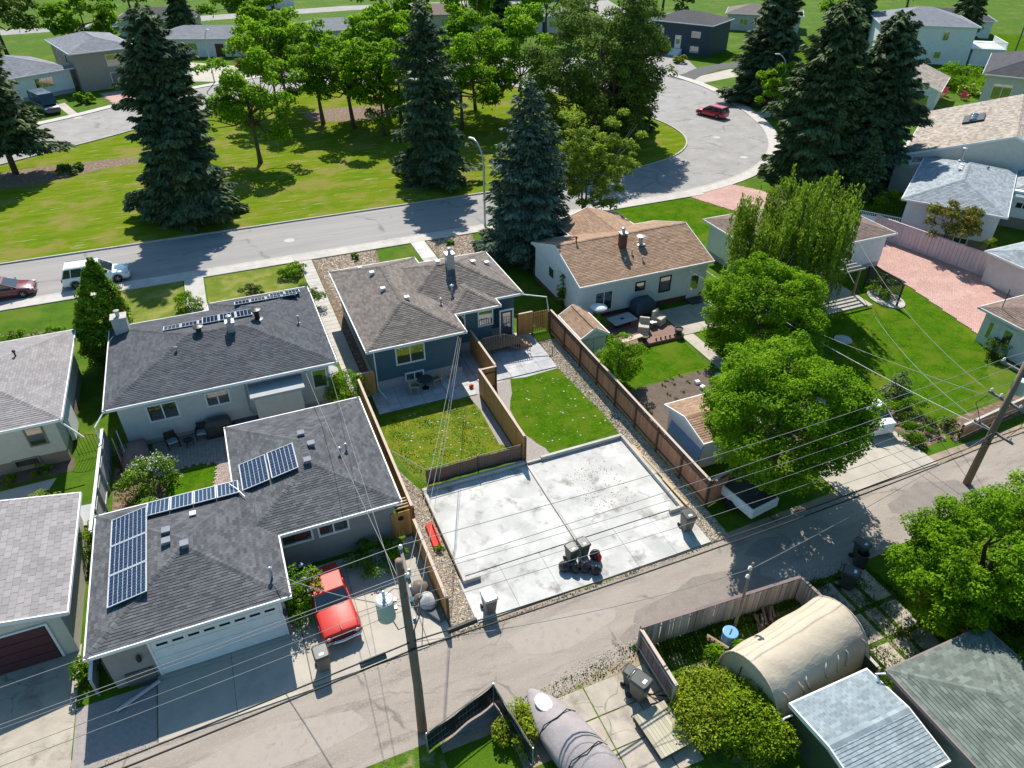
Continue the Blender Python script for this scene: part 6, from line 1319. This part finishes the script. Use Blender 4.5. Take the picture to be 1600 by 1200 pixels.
# vegetable seedlings
for i,(px,py) in enumerate(((1037,603),(1049,592),(1052,600),(1063,588),(1075,598),(1066,612),(1045,617),(1057,624),(1091,583),(1041,596))):
    x,y=G(px,py); b=MB(); rn=random.Random(i)
    for k in range(9): a=rn.uniform(0,6.28); b.add([(0,0,0),(.12*math.cos(a),.12*math.sin(a),.10),(.2*math.cos(a+.2),.2*math.sin(a+.2),.06),(.08*math.cos(a+.5),.08*math.sin(a+.5),.02)],[(0,1,2,3)])
    o=b.build('seedling','leaf_dull',None,loc=(x,y,.02)); tag(o,'small seedling in the bare vegetable garden','plant','seedlings in the vegetable garden')
# ================================================================ VEHICLES
car('suv','white SUV parked at the kerb, half hidden by the pointed cedar',(-10.95,61.95),0,'paint_white',4.9,1.95,1.68,'suv')
car('sedan','maroon sedan parked at the kerb at the left edge',(-17.7,61.85),0,'paint_maroon',4.7,1.85,1.42,'sedan')
car('wagon','bright red wagon parked in the street bend',(65.1,84.3),R(110),'paint_red',4.5,1.8,1.5,'wagon')
car('van','dark blue cargo van on the drive of the upper left white bungalow',(-20.3,122.6,.02),R(-66),'paint_van',5.9,2.1,2.6,'van',cat='van')
car('classic_car','coral red vintage car with chrome bumper, nose towards the alley, half in shade',(.45,22.1,.06),R(-86),'paint_coral',4.0,1.66,1.4,'classic',cat='vintage car')
car('parked_car','white car with its rear towards the alley, under the edge of the big tree',(33.0,24.1,.06),R(83),'paint_white',4.6,1.85,1.45,'sedan')
# boat under cover
r=thing('covered_boat','boat wrapped in a grey-mauve cover with black straps at the bottom edge','boat',(7.55,12.0,0),R(103))
b=MB(); rings=[]
prof=[(-2.9,1.0,.75),(-2.2,1.1,1.0),(-1.0,1.15,1.35),(.4,1.1,1.3),(1.4,.95,1.05),(2.2,.62,.85),(2.75,.25,.72),(2.9,.06,.68)]
for x,wd,tp in prof: rings.append([(x,-wd*.75,.35),(x,-wd,.62),(x,-wd*.55,.62+(tp-.62)*.7),(x,0,tp),(x,wd*.55,.62+(tp-.62)*.7),(x,wd,.62),(x,wd*.75,.35),(x,0,.28)])
b.loft(rings); b.build('cover','boat_cover',r,smooth=True,subd=1)
for x,wd,tp in ((-.6,1.05,1.28),(1.1,.92,1.08)):
    b=MB(); b.tube([(x,-wd*.99,.6),(x+.1,-wd*.6,.66+(tp-.62)*.7),(x,0,tp+.03),(x+.1,wd*.6,.66+(tp-.62)*.7),(x,wd*.99,.6)],.022,5); b.build('strap','black_metal',r)
b=MB(); b.lathe([(.02,0),(.35,.02),(.32,.05)],(1.95,0,.90),16,sx=1.2,sy=.9); b.build('cover_patch','white_trim',r)
# fabric shelter
r=thing('fabric_shelter','long tan arched fabric shelter inside the old fence','shelter',(17.3,11.7,0),R(8)); b=MB()
hw,Ls,hh=1.55,5.2,2.5; n=18; rings=[]; rn=random.Random(2)
def archp(t,x):
    a=math.pi*t; yy=-hw*math.cos(a)*(1.0 if abs(math.cos(a))<.98 else 1); zz=hh*(math.sin(a)**.62)
    wv=.02*math.sin(x*2.3+t*9)*math.sin(x*.9+2)+.018*math.sin(x*4.1+t*17+math.sin(x*3))
    return (x,yy*(1+.02*math.sin(x*3)),max(0,zz+wv*math.sin(a)))
for i in range(25):
    x=-Ls/2+Ls*i/24; rings.append([archp(k/n,x) for k in range(n+1)]+[(x,(hw-.04)*math.cos(math.pi*k/n)*1.0,max(0,(hh-.05)*math.sin(math.pi*k/n)**.62-.0)) for k in range(n+1)])
b.loft(rings,cap=False); b.build('canopy','tarp_tan',r,smooth=True)
for s_ in (-1,1):
    b=MB(); x=s_*(Ls/2-.06); pts=[(x,-(hw-.05)*math.cos(math.pi*k/n),(hh-.06)*math.sin(math.pi*k/n)**.62) for k in range(n+1)]; pts2=[(x-s_*.03,p[1],p[2]) for p in pts]; b.loft([pts,pts2]); b.build('end_panel','tarp_tan',r)
    b=MB(); b.tube([(x+s_*.03,-.65,0),(x+s_*.03,-.55,1.75)],.018,4); b.tube([(x+s_*.03,.6,0),(x+s_*.03,.5,1.75)],.018,4); b.build('zip','black_metal',r)
for s_ in (-1,1):
    pts=[(s_*(Ls/2),-(hw+.01)*math.cos(math.pi*k/n),(hh+.02)*math.sin(math.pi*k/n)**.62) for k in range(n+1)]; b=MB(); b.tube(pts,.03,6); b.build('frame_hoop','fabric_tan',r)
for i in range(7):
    b=MB(); x=-Ls/2+.5+i*.72+.2*math.sin(i*2.3); pts=[(x+.1*math.sin(t*4+i),-hw*math.cos(math.pi*(.12+.12*t))*1.01,(hh+.02)*math.sin(math.pi*(.12+.12*t))**.62) for t in [0,.25,.5,.75,1]]
    b.tube(pts,[.02,.05,.06,.04,.01],5); b.build('fabric_fold','tarp_tan',r,smooth=True)
# ================================================================ CARTS, BAGS, SMALL THINGS
bin_('brown waste cart with dark lid on the red car driveway by the alley',-.45,19.35,R(4))
bin_('brown waste cart with white-topped lid at the left alley corner of the pad',6.95,19.35,R(2),lid='galvanized')
bin_('brown waste cart with shiny lid at the right alley corner of the pad',17.95,20.15,R(-4))
bin_('left dark green cart of the pair in the middle of the pad',11.65,20.55,R(10),'plastic_green',s=.86)
bin_('right dark green cart of the pair in the middle of the pad',12.3,20.62,R(4),'plastic_green',s=.86)
bin_('smaller green cart at the corner of the parking slabs behind the brown one',10.95,13.75,R(30),'plastic_green',s=.85)
bin_('brown cart with big black lid beside the wooden platform',11.0,13.15,R(25),s=1.1)
bin_('green cart standing in the tree shade across the alley',24.6,15.35,R(15),'plastic_green',s=.95)
bin_('black cart standing open in dappled shade at the top of the slab lane',22.75,14.2,R(35),'plastic_dark',s=1.05)
r=thing('steel_barrel','low dark barrel open at the top in the shade by the alley','barrel',(24.35,15.0,0)); r['label']='dark barrel beside the shaded green cart'; b=MB(); b.lathe([(.3,0),(.3,.8),(.27,.8),(.27,.1)],n=18); b.build('body','plastic_dark',r)
for i,(x,y,rr,m_,lb) in enumerate(((11.1,20.1,.30,'bag_black','black rubbish bag leftmost of the heap in front of the green carts'),(11.95,19.75,.32,'bag_black','black rubbish bag in the middle of the heap in front of the green carts'),(12.75,20.2,.27,'bag_black','black rubbish bag at the right of the heap beside the green carts'),(12.35,19.35,.26,'bag_black','rubbish bag at the near tip of the heap'),(12.85,19.95,.11,'red_plastic','small red bag in the rubbish heap'),(11.5,19.8,.2,'bag_black','small black bag at the near left of the heap'))): lump('rubbish_bag',lb,'rubbish bag',x,y,rr,m_,i,.55,'rubbish bags on the pad',.06)
for i,(x,y,rr,lb,m_) in enumerate(((4.35,21.5,.42,'dark covered bundle against the plank fence, farther one','plastic_brown'),(4.5,20.7,.45,'pale-topped bundle against the plank fence','foundation'),(4.15,20.9,.28,'small brown bundle in front of the pale-topped one','plastic_brown'))): lump('garden_bundle',lb,'bundle',x,y,rr,m_,20+i,.6,'bundles by the plank fence',.05)
b=MB(); b.box((0,0,.10),(.9,.45,.2)); o=b.build('storage_box','slate_paver',None,loc=(4.65,20.0,.05),rz=R(-60),bevel=.03); tag(o,'low slate-coloured box at the foot of the plank fence','box')
b=MB(); b.box((0,0,-.08),(.30,1.75,.04)); b.box((-.17,0,0),(.04,1.75,.2)); b.box((.17,0,0),(.04,1.75,.2)); o=b.build('red_channel','red_plastic',None,loc=(5.95,24.6,.14),rz=R(-2)); tag(o,'bright red plastic trough lying on the gravel beside the pad','trough')
b=MB(); b.tube([(-.8,-.4,.12),(.8,.35,.12)],.09,8); o=b.build('rolled_pipe','galvanized',None,loc=(-7.6,20.9,0)); tag(o,'grey pipe lying on the dark soil by the garage door','pipe')
b=MB(); b.box((0,0,.04),(1.3,1.1,.05)); 
# left-neighbour patio furniture
def armchair(label,x,y,rz,fr='black_metal',cu='galvanized',group='patio chairs of the left neighbour',z=.05):
    r=thing('patio_chair',label,'chair',(x,y,z),rz,group)
    b=MB(); b.box((0,0,.42),(.56,.52,.10)); b.build('cushion',cu,r,bevel=.03)
    b=MB(); b.box((0,.29,.62),(.6,.05,.6),rx=R(-12)); b.build('backrest',fr,r,bevel=.02)
    for s_ in (-1,1):
        b=MB(); b.box((s_*.33,0,.6),(.07,.6,.05)); b.build('armrest',fr,r)
        for t in (-1,1): b=MB(); b.box((s_*.31,t*.24,.29),(.05,.05,.58)); b.build('leg',fr,r)
    return r
armchair('black patio chair with pale cushion nearest the left under the house wall',-5.85,37.0,R(15)); armchair('black patio chair with pale cushion beside the covered grill',-4.2,37.2,R(-8))
r=thing('side_table','small dark table between the two black patio chairs','table',(-5.0,36.75,.05)); b=MB(); b.lathe([(.28,.42),(.28,.46)],n=16); b.build('table_top','black_metal',r)
for k in range(3): b=MB(); a=k*2.09; b.tube([(.2*math.cos(a),.2*math.sin(a),.42),(.24*math.cos(a),.24*math.sin(a),0)],.018,5); b.build('leg','black_metal',r)
def cover_block(name,label,cat,x,y,w_,d_,h_,m,rz=0,z=.05,lidw=None,group=None):
    r=thing(name,label,cat,(x,y,z),rz,group); b=MB(); lw=lidw or .85
    def rr(wx,wy,z_,rd=.08): return [(cx_*(wx/2-rd)+rd*math.cos(R(a)),cy_*(wy/2-rd)+rd*math.sin(R(a)),z_) for cx_,cy_,a0 in ((1,1,0),(-1,1,90),(-1,-1,180),(1,-1,270)) for a in (a0,a0+45,a0+90)]
    b.loft([rr(w_*1.02,d_*1.02,0),rr(w_,d_,h_*.3),rr(w_*.98,d_*.97,h_*.7),rr(w_*lw,d_*lw*.95,h_*.92),rr(w_*lw*.7,d_*lw*.6,h_)]); b.build('cover',m,r,smooth=True)
    b=MB(); b.loft([rr(w_*1.05,d_*1.05,.0),rr(w_*1.06,d_*1.07,.05)]); b.build('hem',m,r); return r
cover_block('covered_grill','black covered barbecue against the pale neighbour wall','barbecue',-3.25,37.25,1.5,.75,1.15,'plastic_dark')
cover_block('covered_swing','brown tarpaulin mound beside the house corner of the left neighbour','covered furniture',-7.85,36.6,1.5,2.0,.9,'tarp_brown',R(10),.0,.6)
r=thing('plastic_storage_box','grey-topped storage box standing by the white-capped fence','storage box',(-9.95,31.9,0),R(-4)); b=MB(); b.bb(-.42,.42,-.75,.75,0,.8); b.build('body','plastic_brown',r,bevel=.03); b=MB(); b.bb(-.46,.46,-.8,.8,.803,.88); b.build('lid','foundation',r,bevel=.03)
adirondack('turquoise garden chair behind the strip of solar panels',-6.0,30.15,R(200),'turquoise')
adirondack('upright pink garden chair in the far garden',104.5,80.5,R(150),'pink_plastic','pink garden chairs',1.3); adirondack('reclined pink garden chair in the far garden, nearer the hedge bed',105.3,77.5,R(110),'pink_plastic','pink garden chairs',1.3)
lump('table_parasol','round pale orange table top near the pink chairs','table',102.3,79.6,.8,'wood_new',3,.5)
r=thing('rain_barrel','round pale tank top behind the pale house corner','tank',(3.6,39.8,0)); b=MB(); b.lathe([(.75,0),(.78,.5),(.75,1.05),(.2,1.15)],n=24); b.build('body','foundation',r,smooth=False); b=MB(); b.lathe([(.80,1.0),(.80,1.07),(.1,1.18)],n=24); b.build('lid','foundation',r)
# blue house patio table and chairs
r=thing('patio_table','small dark round table on the shaded patio of the blue house','table',(9.35,37.0,.06)); b=MB(); b.lathe([(.5,.68),(.5,.72)],n=20); b.build('table_top','plastic_dark',r); b=MB(); b.tube([(0,0,0),(0,0,.68)],.05,8); b.lathe([(.25,0),(.22,.04)],n=12); b.build('pedestal','black_metal',r)
armchair('folding chair left of the dark round table on the blue house patio',8.6,36.8,R(70),'wood_new','plastic_brown','chairs round the dark table',.06); armchair('folding chair right of the dark round table on the blue house patio',10.1,37.1,R(-80),'wood_new','plastic_brown','chairs round the dark table',.06)
lump('red_bucket','small red pot by the divider fence','pot',12.1,35.9,.16,'red_plastic',2,.25,None,.06)
# tan-roof house: deck with furniture
r=thing('wooden_deck','low brown deck behind the white tan-roofed house','deck',(23.3,35.95,0)); b=MB(); b.bb(0,4.95,.0,4.5,0,.20); b.build('frame','fence_post_dark',r)
for i in range(31): b=MB(); b.bb(-.03,4.98,-.03+i*.148,-.03+i*.148+.138,.202,.235); b.build('plank','deck_brown',r)
b=MB(); b.bb(-.03,5.0,-.06,-.034,.0,.23); b.build('fascia','deck_brown',r)
r=thing('picnic_bench','low pale bench on the near edge of the deck','bench',(24.2,36.35,.235),R(8)); b=MB(); b.box((0,0,.44),(1.8,.42,.05)); b.build('seat','cedar_cap',r)
for s_ in (-1,1): b=MB(); b.box((s_*.75,0,.21),(.06,.38,.42)); b.build('leg','fence_post_dark',r)
r=thing('fire_table','pale square table with a dark centre on the shaded deck','table',(24.9,38.9,.235),R(6)); b=MB(); b.box((0,0,.5),(2.0,1.15,.06)); b.build('table_top','foundation',r); b=MB(); b.box((0,0,.24),(1.2,.6,.46)); b.build('base','plastic_dark',r); b=MB(); b.box((0,0,.535),(.28,.25,.01)); b.build('burner','black_metal',r)
r=thing('patio_umbrella','closed-in pale umbrella top at the corner of the white house','umbrella',(23.1,39.3,0)); b=MB(); b.tube([(0,0,0),(0,0,2.1)],.025,6); b.build('pole','galvanized',r); b=MB(); b.lathe([(.62,1.85),(.60,1.9),(.35,2.02),(.05,2.1)],n=20); b.build('canopy','white_trim',r,smooth=True)
def covered_chair(label,x,y,rz):
    r=thing('covered_chair',label,'covered chair',(x,y,.235),rz,'tan covered chairs on the deck'); b=MB(); 
    pr=[(-.42,0,.42,.0),]
    vs=[(-.4,-.45,0),(.4,-.45,0),(.4,.42,0),(-.4,.42,0),(-.38,-.42,.55),(.38,-.42,.55),(.36,.42,1.0),(-.36,.42,1.0),(-.38,.12,.62),(.38,.12,.62),(.36,.24,1.0),(-.36,.24,1.0)]
    b.add(vs,[(0,3,2,1),(0,1,5,4),(4,5,9,8),(8,9,10,11),(11,10,6,7),(7,6,2,3),(1,2,6,10,9,5),(0,4,8,11,7,3)]); b.build('cover','fabric_tan',r,bevel=.05,seg=2)
    b=MB()
    for k in range(4): b.box((-.24+k*.16,.16,.80),(.03,.05,.36),rx=R(-18))
    b.build('cover_fold','fabric_tan',r)
    b=MB(); b.lathe([(.42,.01),(.43,.05)],n=12,sy=1.02); b.build('hem','plastic_brown',r)
covered_chair('tan covered deck chair, the nearer of the pair',25.9,37.5,R(-35)); covered_chair('tan covered deck chair, the farther of the pair',27.5,38.1,R(28))
r=thing('side_table','small pale table between the two covered deck chairs','table',(26.8,37.75,.235)); b=MB(); b.box((0,0,.45),(.5,.4,.04)); b.build('table_top','galvanized',r); b=MB(); b.box((0,0,.22),(.06,.06,.43)); b.build('leg','galvanized',r)
r=cover_block('covered_grill','large dark blue-black covered grill against the white wall','barbecue',27.1,39.7,1.7,1.1,1.45,'dark_blue',0,.235,.7)
def planter(label,x,y,z=.235,rr=.26):
    r=thing('planter_pot',label,'planter',(x,y,z),0,'planters on the deck edge'); b=MB(); b.lathe([(rr*.75,0),(rr,.38),(rr*1.1,.40),(rr*1.1,.44),(rr*.9,.44),(rr*.85,.36)],n=16); b.build('pot','plastic_dark',r); b=MB(); b.lathe([(rr*.88,.36),(.02,.38)],n=12); b.build('soil','soil',r)
planter('dark planter at the near left corner of the deck',25.25,36.3); planter('dark planter at the near right corner of the deck',28.05,36.25,rr=.3)
for i in range(5): x=26.1+i*.38; b=MB(); b.lathe([(.05,0),(.07,.14),(.04,.16)],n=8); o=b.build('deck_ornament','black_metal',None,loc=(x,36.1,.235)); tag(o,'tiny dark ornament on the near edge of the deck','ornament','tiny ornaments on the deck edge')
for i in range(6):
    rn=random.Random(i); b=MB(); b.box((0,0,.03),(.55,.32,.06)); o=b.build('stepping_stone','cedar_cap',None,loc=(20.75+.12*i*.2,31.0-.82*i,.01),rz=rn.uniform(-.4,.2),bevel=.02); tag(o,'flat pale stone in the row between long fence and vegetable garden','stone','flat stones along the garden side of the long fence')
for i,(px,py) in enumerate(((1089,599),(1097,607))): x,y=G(px,py); b=MB(); b.box((0,0,.1),(.3,.25,.2)); o=b.build('garden_marker','white_trim',None,loc=(x,y,.01),rz=.3*i); tag(o,['left white block in the vegetable garden','right white block in the vegetable garden'][i],'garden marker')
b=MB(); b.lathe([(.2,0),(.22,.35),(.02,.36)],n=14); o=b.build('blue_bucket','blue_plastic',None,loc=(*G(1121,591),0)); tag(o,'blue bucket in the shade under the round tree','bucket')
# lower right yard
r=thing('blue_barrel','light blue barrel with closed lid inside the old fence','barrel',(15.75,13.75,0)); b=MB(); b.lathe([(.29,0),(.31,.1),(.31,.45),(.33,.5),(.31,.55),(.31,.85),(.29,.9)],n=22); b.build('body','blue_plastic',r); b=MB(); b.lathe([(.33,.9),(.33,.94),(.30,.95)],n=22); b.box((0,0,.965),(.3,.05,.03),rz=.6,m=1); b.build('lid',['blue_plastic','dark_blue'],r)
r=thing('wooden_pallet','pale broken pallet leaning beside the blue barrel','pallet',(15.2,13.75,0),R(-62)); 
for k in range(5): b=MB(); b.box((-.4+k*.2,0,.42+.0*k),(.12,.03,.9),rx=R(35)); b.build('slat','wood_new',r)
for z in (.1,.6): b=MB(); b.box((0,.12-z*.35,.1+z),(1.0,.08,.06),rx=R(35)); b.build('rail','wood_new',r)
rn=random.Random(6)
for i in range(14):
    b=MB(); b.box((0,0,0),(rn.uniform(.7,1.1),.11,.10)); k=i//5; o=b.build('log','log',None,loc=(17.55+.27*(i%5)+rn.uniform(-.05,.05),13.95+.10*(i%5)+rn.uniform(-.08,.08),.06+.1*k),rz=R(62)+rn.uniform(-.25,.25),bevel=.02); tag(o,'split log in the firewood pile inside the old fence','firewood','firewood pile by the old fence')
r=thing('wooden_platform','small weathered plank platform at the bottom edge','platform',(11.05,11.6,0),R(4)); b=MB(); b.bb(-.7,.7,-1.0,.75,0,.35); b.build('frame','fence_post_dark',r)
for i in range(10): b=MB(); b.bb(-.75+i*.15,-.75+i*.15+.14,-1.05,.8,.352,.39); b.build('plank','deck_grey',r)
r=thing('steel_stand','black steel pipe stand beside the platform','stand',(11.35,12.75,0),R(20)); 
for (a,c) in (((0,.5,.35),(0,-.6,.35)),((0,.2,.35),(.8,-.5,.1)),((0,.0,.35),(.6,-.8,.1)),((0,.5,.0),(0,.5,.5)),((0,-.6,0),(0,-.6,.35))): b=MB(); b.tube([a,c],.035,6); b.build('tube','black_metal',r)
# raised planter front left, swing
r=thing('raised_planter','white framed raised planter in the front garden of the slate roof house','planter',(-.3,51.3,0)); 
for a in ((0,-.75,2.6,.1),(0,.75,2.6,.1),(-1.3,0,.1,1.4),(1.3,0,.1,1.4)): b=MB(); b.box((a[0],a[1],.3),(a[2],a[3],.6)); b.build('side_board','white_trim',r)
b=MB(); b.box((0,0,.3),(2.4,1.35,.5)); b.build('soil','leaf_mid',r)
b=MB(); b.box((0,0,.5),(.9,.9,.06)); 
# fence clutter left yard: ladders and poles
r=thing('garden_tools','dark bundle of poles and ladders leaning at the white-capped fence','tools',(-8.55,36.0,0));
for i in range(5): b=MB(); b.tube([(i*.13,-.5+.2*i,0),(i*.1-.1,.1+.3*i,2.0)],.03,6); b.build('pole',['black_metal','wood_new','black_metal','galvanized','black_metal'][i],r)
# lamps
lamp_post('street lamp on the pavement in front of the blue spruce',22.35,60.35,8.0,R(115)); lamp_post('street lamp past the bend beside the slender young tree',73.4,80.8,8.0,R(150)); lamp_post('street lamp standing at the rear of the crescent, upper left',2.8,131.6,8.0,R(-60))
b=MB(); b.tube([(0,0,0),(0,0,1.1)],.04,6); o=b.build('marker_post','black_metal',None,loc=(*G(80,238),0)); tag(o,'short dark post at the park edge by the left road','post')
# far right garden rail fence
board_fence('rail_fence','low grey rail fence at the upper right meadow',(126,99),(150,80),1.0,bw=.3,gap=2.0,m='grey_board',cap='grey_board',bays=3)
b=MB(); b.tube([(0,0,0),(0,0,9)],[.16,.11],8); o=b.build('utility_pole','pole_wood',None,loc=(131,90,0)); tag(o,'distant bare pole at the top right','utility pole')
# ================================================================ POLES AND WIRES
pl=(2.55,15.2); pr=(34.0,17.1)
def crossarm(r,x,y,z,L_,ang,ins=(-.45,.45),m='arm_wood'):
    b=MB(); b.box((0,0,0),(L_,.10,.12)); o=b.build('crossarm',m,r,loc=(x,y,z),rz=ang)
    for t in ins:
        i=MB(); i.lathe([(.03,0),(.03,.05),(.07,.06),(.05,.10),(.075,.12),(.05,.17),(.03,.2)],(t*L_,0,.06),10); i.build('insulator','porcelain',o)
    return o
r=thing('utility_pole','wooden power pole with grey transformer beside the red car driveway','utility pole',(*pl,0))
b=MB(); b.tube([(0,0,-.2),(.05,0,3),(-.02,.02,9.7)],[.19,.165,.125],14); b.build('pole','pole_wood',r,smooth=True)
crossarm(r,.16,.10,9.35,1.5,R(86),(-.4,.4)); crossarm(r,.16,.0,8.2,1.2,R(86),(-.4,.4))
b=MB(); b.lathe([(.02,0),(.25,.0),(.30,.04),(.30,.85),(.31,.88),(.31,.93),(.25,.97),(.02,1.0)],n=22); o=b.build('transformer','transformer',r,loc=(-.62,.25,6.9),smooth=False)
b=MB(); b.lathe([(.06,0),(.04,.1),(.065,.14),(.04,.2),(.06,.26),(.03,.36)],n=10); b.build('bushing','porcelain',o,loc=(0,0,1.0)); b=MB(); b.box((.32,0,.35),(.12,.12,.1)); b.box((.32,0,.75),(.12,.12,.1)); b.build('bracket','galvanized',o)
for z,dy in ((7.9,.35),(7.3,.3),(6.4,.45),(8.9,.5)): b=MB(); b.lathe([(.05,0),(.07,.05),(.04,.12),(.07,.17),(.03,.3)],n=8); b.build('insulator','porcelain_blue',r,loc=(.25,-dy+.5,z))
b=MB(); b.tube([(.17,-.05,.2),(.17,-.05,6.2),(.45,.1,6.7),(.5,.1,7.6)],.025,6); b.build('conduit','copper_pipe',r)
b=MB(); b.tube([(-.5,.2,6.9),(-.35,-.05,6.5),(0,-.1,6.6)],.02,5); b.tube([(-.6,.25,8.0),(-.3,.1,8.4),(.1,.0,8.3)],.012,5); b.tube([(.3,.3,7.5),(.55,.1,6.5),(.35,-.1,5.2)],.015,5); b.build('jumper_cable','cable',r)
r2=thing('utility_pole','wooden power pole with three crossarms at the right beside the alley','utility pole',(*pr,0))
b=MB(); b.tube([(0,0,-.2),(0,0,4),(0,0,7.95)],[.20,.17,.13],14); b.build('pole','pole_wood',r2,smooth=True)
crossarm(r2,.1,0,7.3,2.3,R(-88),(-.45,.0,.45)); crossarm(r2,.1,0,5.5,2.1,R(-88),(-.45,-.2,.3)); crossarm(r2,.1,0,3.6,2.2,R(-88),(-.4,.4))
b=MB(); b.lathe([(.02,0),(.24,0),(.26,.8),(.02,.85)],n=18); b.build('transformer','transformer',r2,loc=(.55,.0,5.9))
b=MB(); b.tube([(-.15,.9,5.4),(-.5,1.1,4.9),(-.3,.9,4.4),(-.2,.6,3.8)],.02,5); b.tube([(.1,-.9,5.4),(.3,-1.0,4.6),(.1,-.7,3.7)],.015,5); b.build('jumper_cable','cable',r2)
for (x,y,lb) in ((-38,13.6,'power pole beyond the left edge of the picture'),(72,18.5,'power pole beyond the right edge of the picture')):
    q=dup(r2,(x,y,0),0,lb)
def wire(label,pts,rad=.011,m='wire',sag=.5,cat='overhead wire',group='overhead wires along the alley'):
    b=MB(); full=[]
    for i in range(len(pts)-1):
        p,q=Vector(pts[i]),Vector(pts[i+1]); n=14
        for k in range(n+(i==len(pts)-2)):
            t=k/n; v=p.lerp(q,t); v.z-=sag*4*t*(1-t); full.append(tuple(v))
    b.tube(full,rad,5); o=b.build('overhead_wire',m,None,smooth=True); tag(o,label,cat,group); return o
W=[('topmost bright wire, far end of the top crossarms',(2.7,15.9,9.6),(34.1,18.1,7.55),.012,'wire'),('second bright wire, near end of the top crossarms',(2.7,14.7,9.6),(34.1,17.1,8.05),.012,'wire'),
('third wire below the top crossarms',(2.65,15.6,8.35),(34.1,18.0,5.75),.010,'wire'),('fourth wire at the height of the middle crossarm',(2.65,14.8,8.35),(34.1,17.4,5.75),.009,'wire'),
('fifth wire passing below the transformer',(2.6,15.3,7.2),(34.1,17.8,3.85),.011,'wire'),('upper black communication cable',(2.7,15.1,5.7),(34.0,17.0,3.2),.03,'cable'),('lower bundled black communication cable',(2.7,15.0,5.4),(34.0,16.9,2.95),.035,'cable')]
for lb,a,c,rd,m_ in W:
    wire(lb+' over the alley',[(-38,13.6+(a[1]-15.2),a[2]),a,c,(72,18.5+(c[1]-17.1),c[2])],rd,m_,.45)
b=MB(); b.tube([(-.55,0,0),(.55,0,0)],.10,10); o=b.build('splice_case','cable',None,loc=(4.4,15.1,5.62),rz=R(3)); tag(o,'black splice case hanging on the communication cable right of the pole','splice case')
b=MB(); b.tube([(-.45,0,0),(.45,0,0)],.12,10); o=b.build('splice_case','slate_paver',None,loc=(1.2,15.05,5.5),rz=R(3)); tag(o,'grey splice case hanging on the communication cable left of the pole','splice case')
def drop(label,p,q,sag=.35,r_=.012,m='wire'): return wire(label,[p,q],r_,m,sag,'service wire','service wires to the houses')
drop('twisted service wire from the left pole to the blue house eave',(2.6,15.3,8.3),(12.0,37.7,3.2)); drop('second thinner service wire from the pole to the blue house',(2.6,15.3,7.2),(12.1,37.7,3.15),.6,.01); drop('thin service wire from the pole to the blue house, slack one',(2.7,15.2,6.0),(12.2,37.7,3.1),.2,.01)
drop('service wire from the left pole to the pale house wall',(2.55,15.4,8.3),(2.2,37.8,2.9),.5); drop('thin service wire from the left pole to the pale house, right one',(2.5,15.4,7.2),(3.6,37.8,2.8),.4,.01)
drop('service wire from the left pole to the mast on the solar garage',(2.5,15.3,7.4),(-1.65,22.4,3.2),.35,.018)
drop('white twisted service wire over the big right lawn',(34,17.9,5.5),(46.5,39.3,3.3),.9,.012,'wire'); drop('white twisted wire curving low over the lawn to the rust-roofed house',(34,17.8,3.7),(44.2,39.3,3.3),1.4,.016,'wire')
drop('service wire towards the tan-roofed house door',(34,17.2,5.5),(31.0,40.6,2.9),.6,.014,'wire'); drop('second service wire towards the tan-roofed house',(33.9,17.1,3.7),(32.4,40.6,2.8),.5,.015,'porcelain')
drop('service wire from the right pole down to the small post yard',(34,17,3.7),(16.3,14.1,4.3),.3,.012); drop('thin wire from the small post to the parking slabs',(16.3,14.1,4.3),(2.7,15.2,5.5),.5,.012)
r=thing('service_post','thin leaning wooden post with white insulators inside the old fence','post',(16.3,14.1,0)); b=MB(); b.tube([(0,0,0),(.12,.1,4.5)],[.07,.05],8); b.build('pole','pole_wood',r)
for z in (4.2,3.7): b=MB(); b.lathe([(.05,0),(.09,.05),(.05,.1),(.08,.15),(.03,.2)],n=8); b.build('insulator','porcelain',r,loc=(-.02,.05,z))
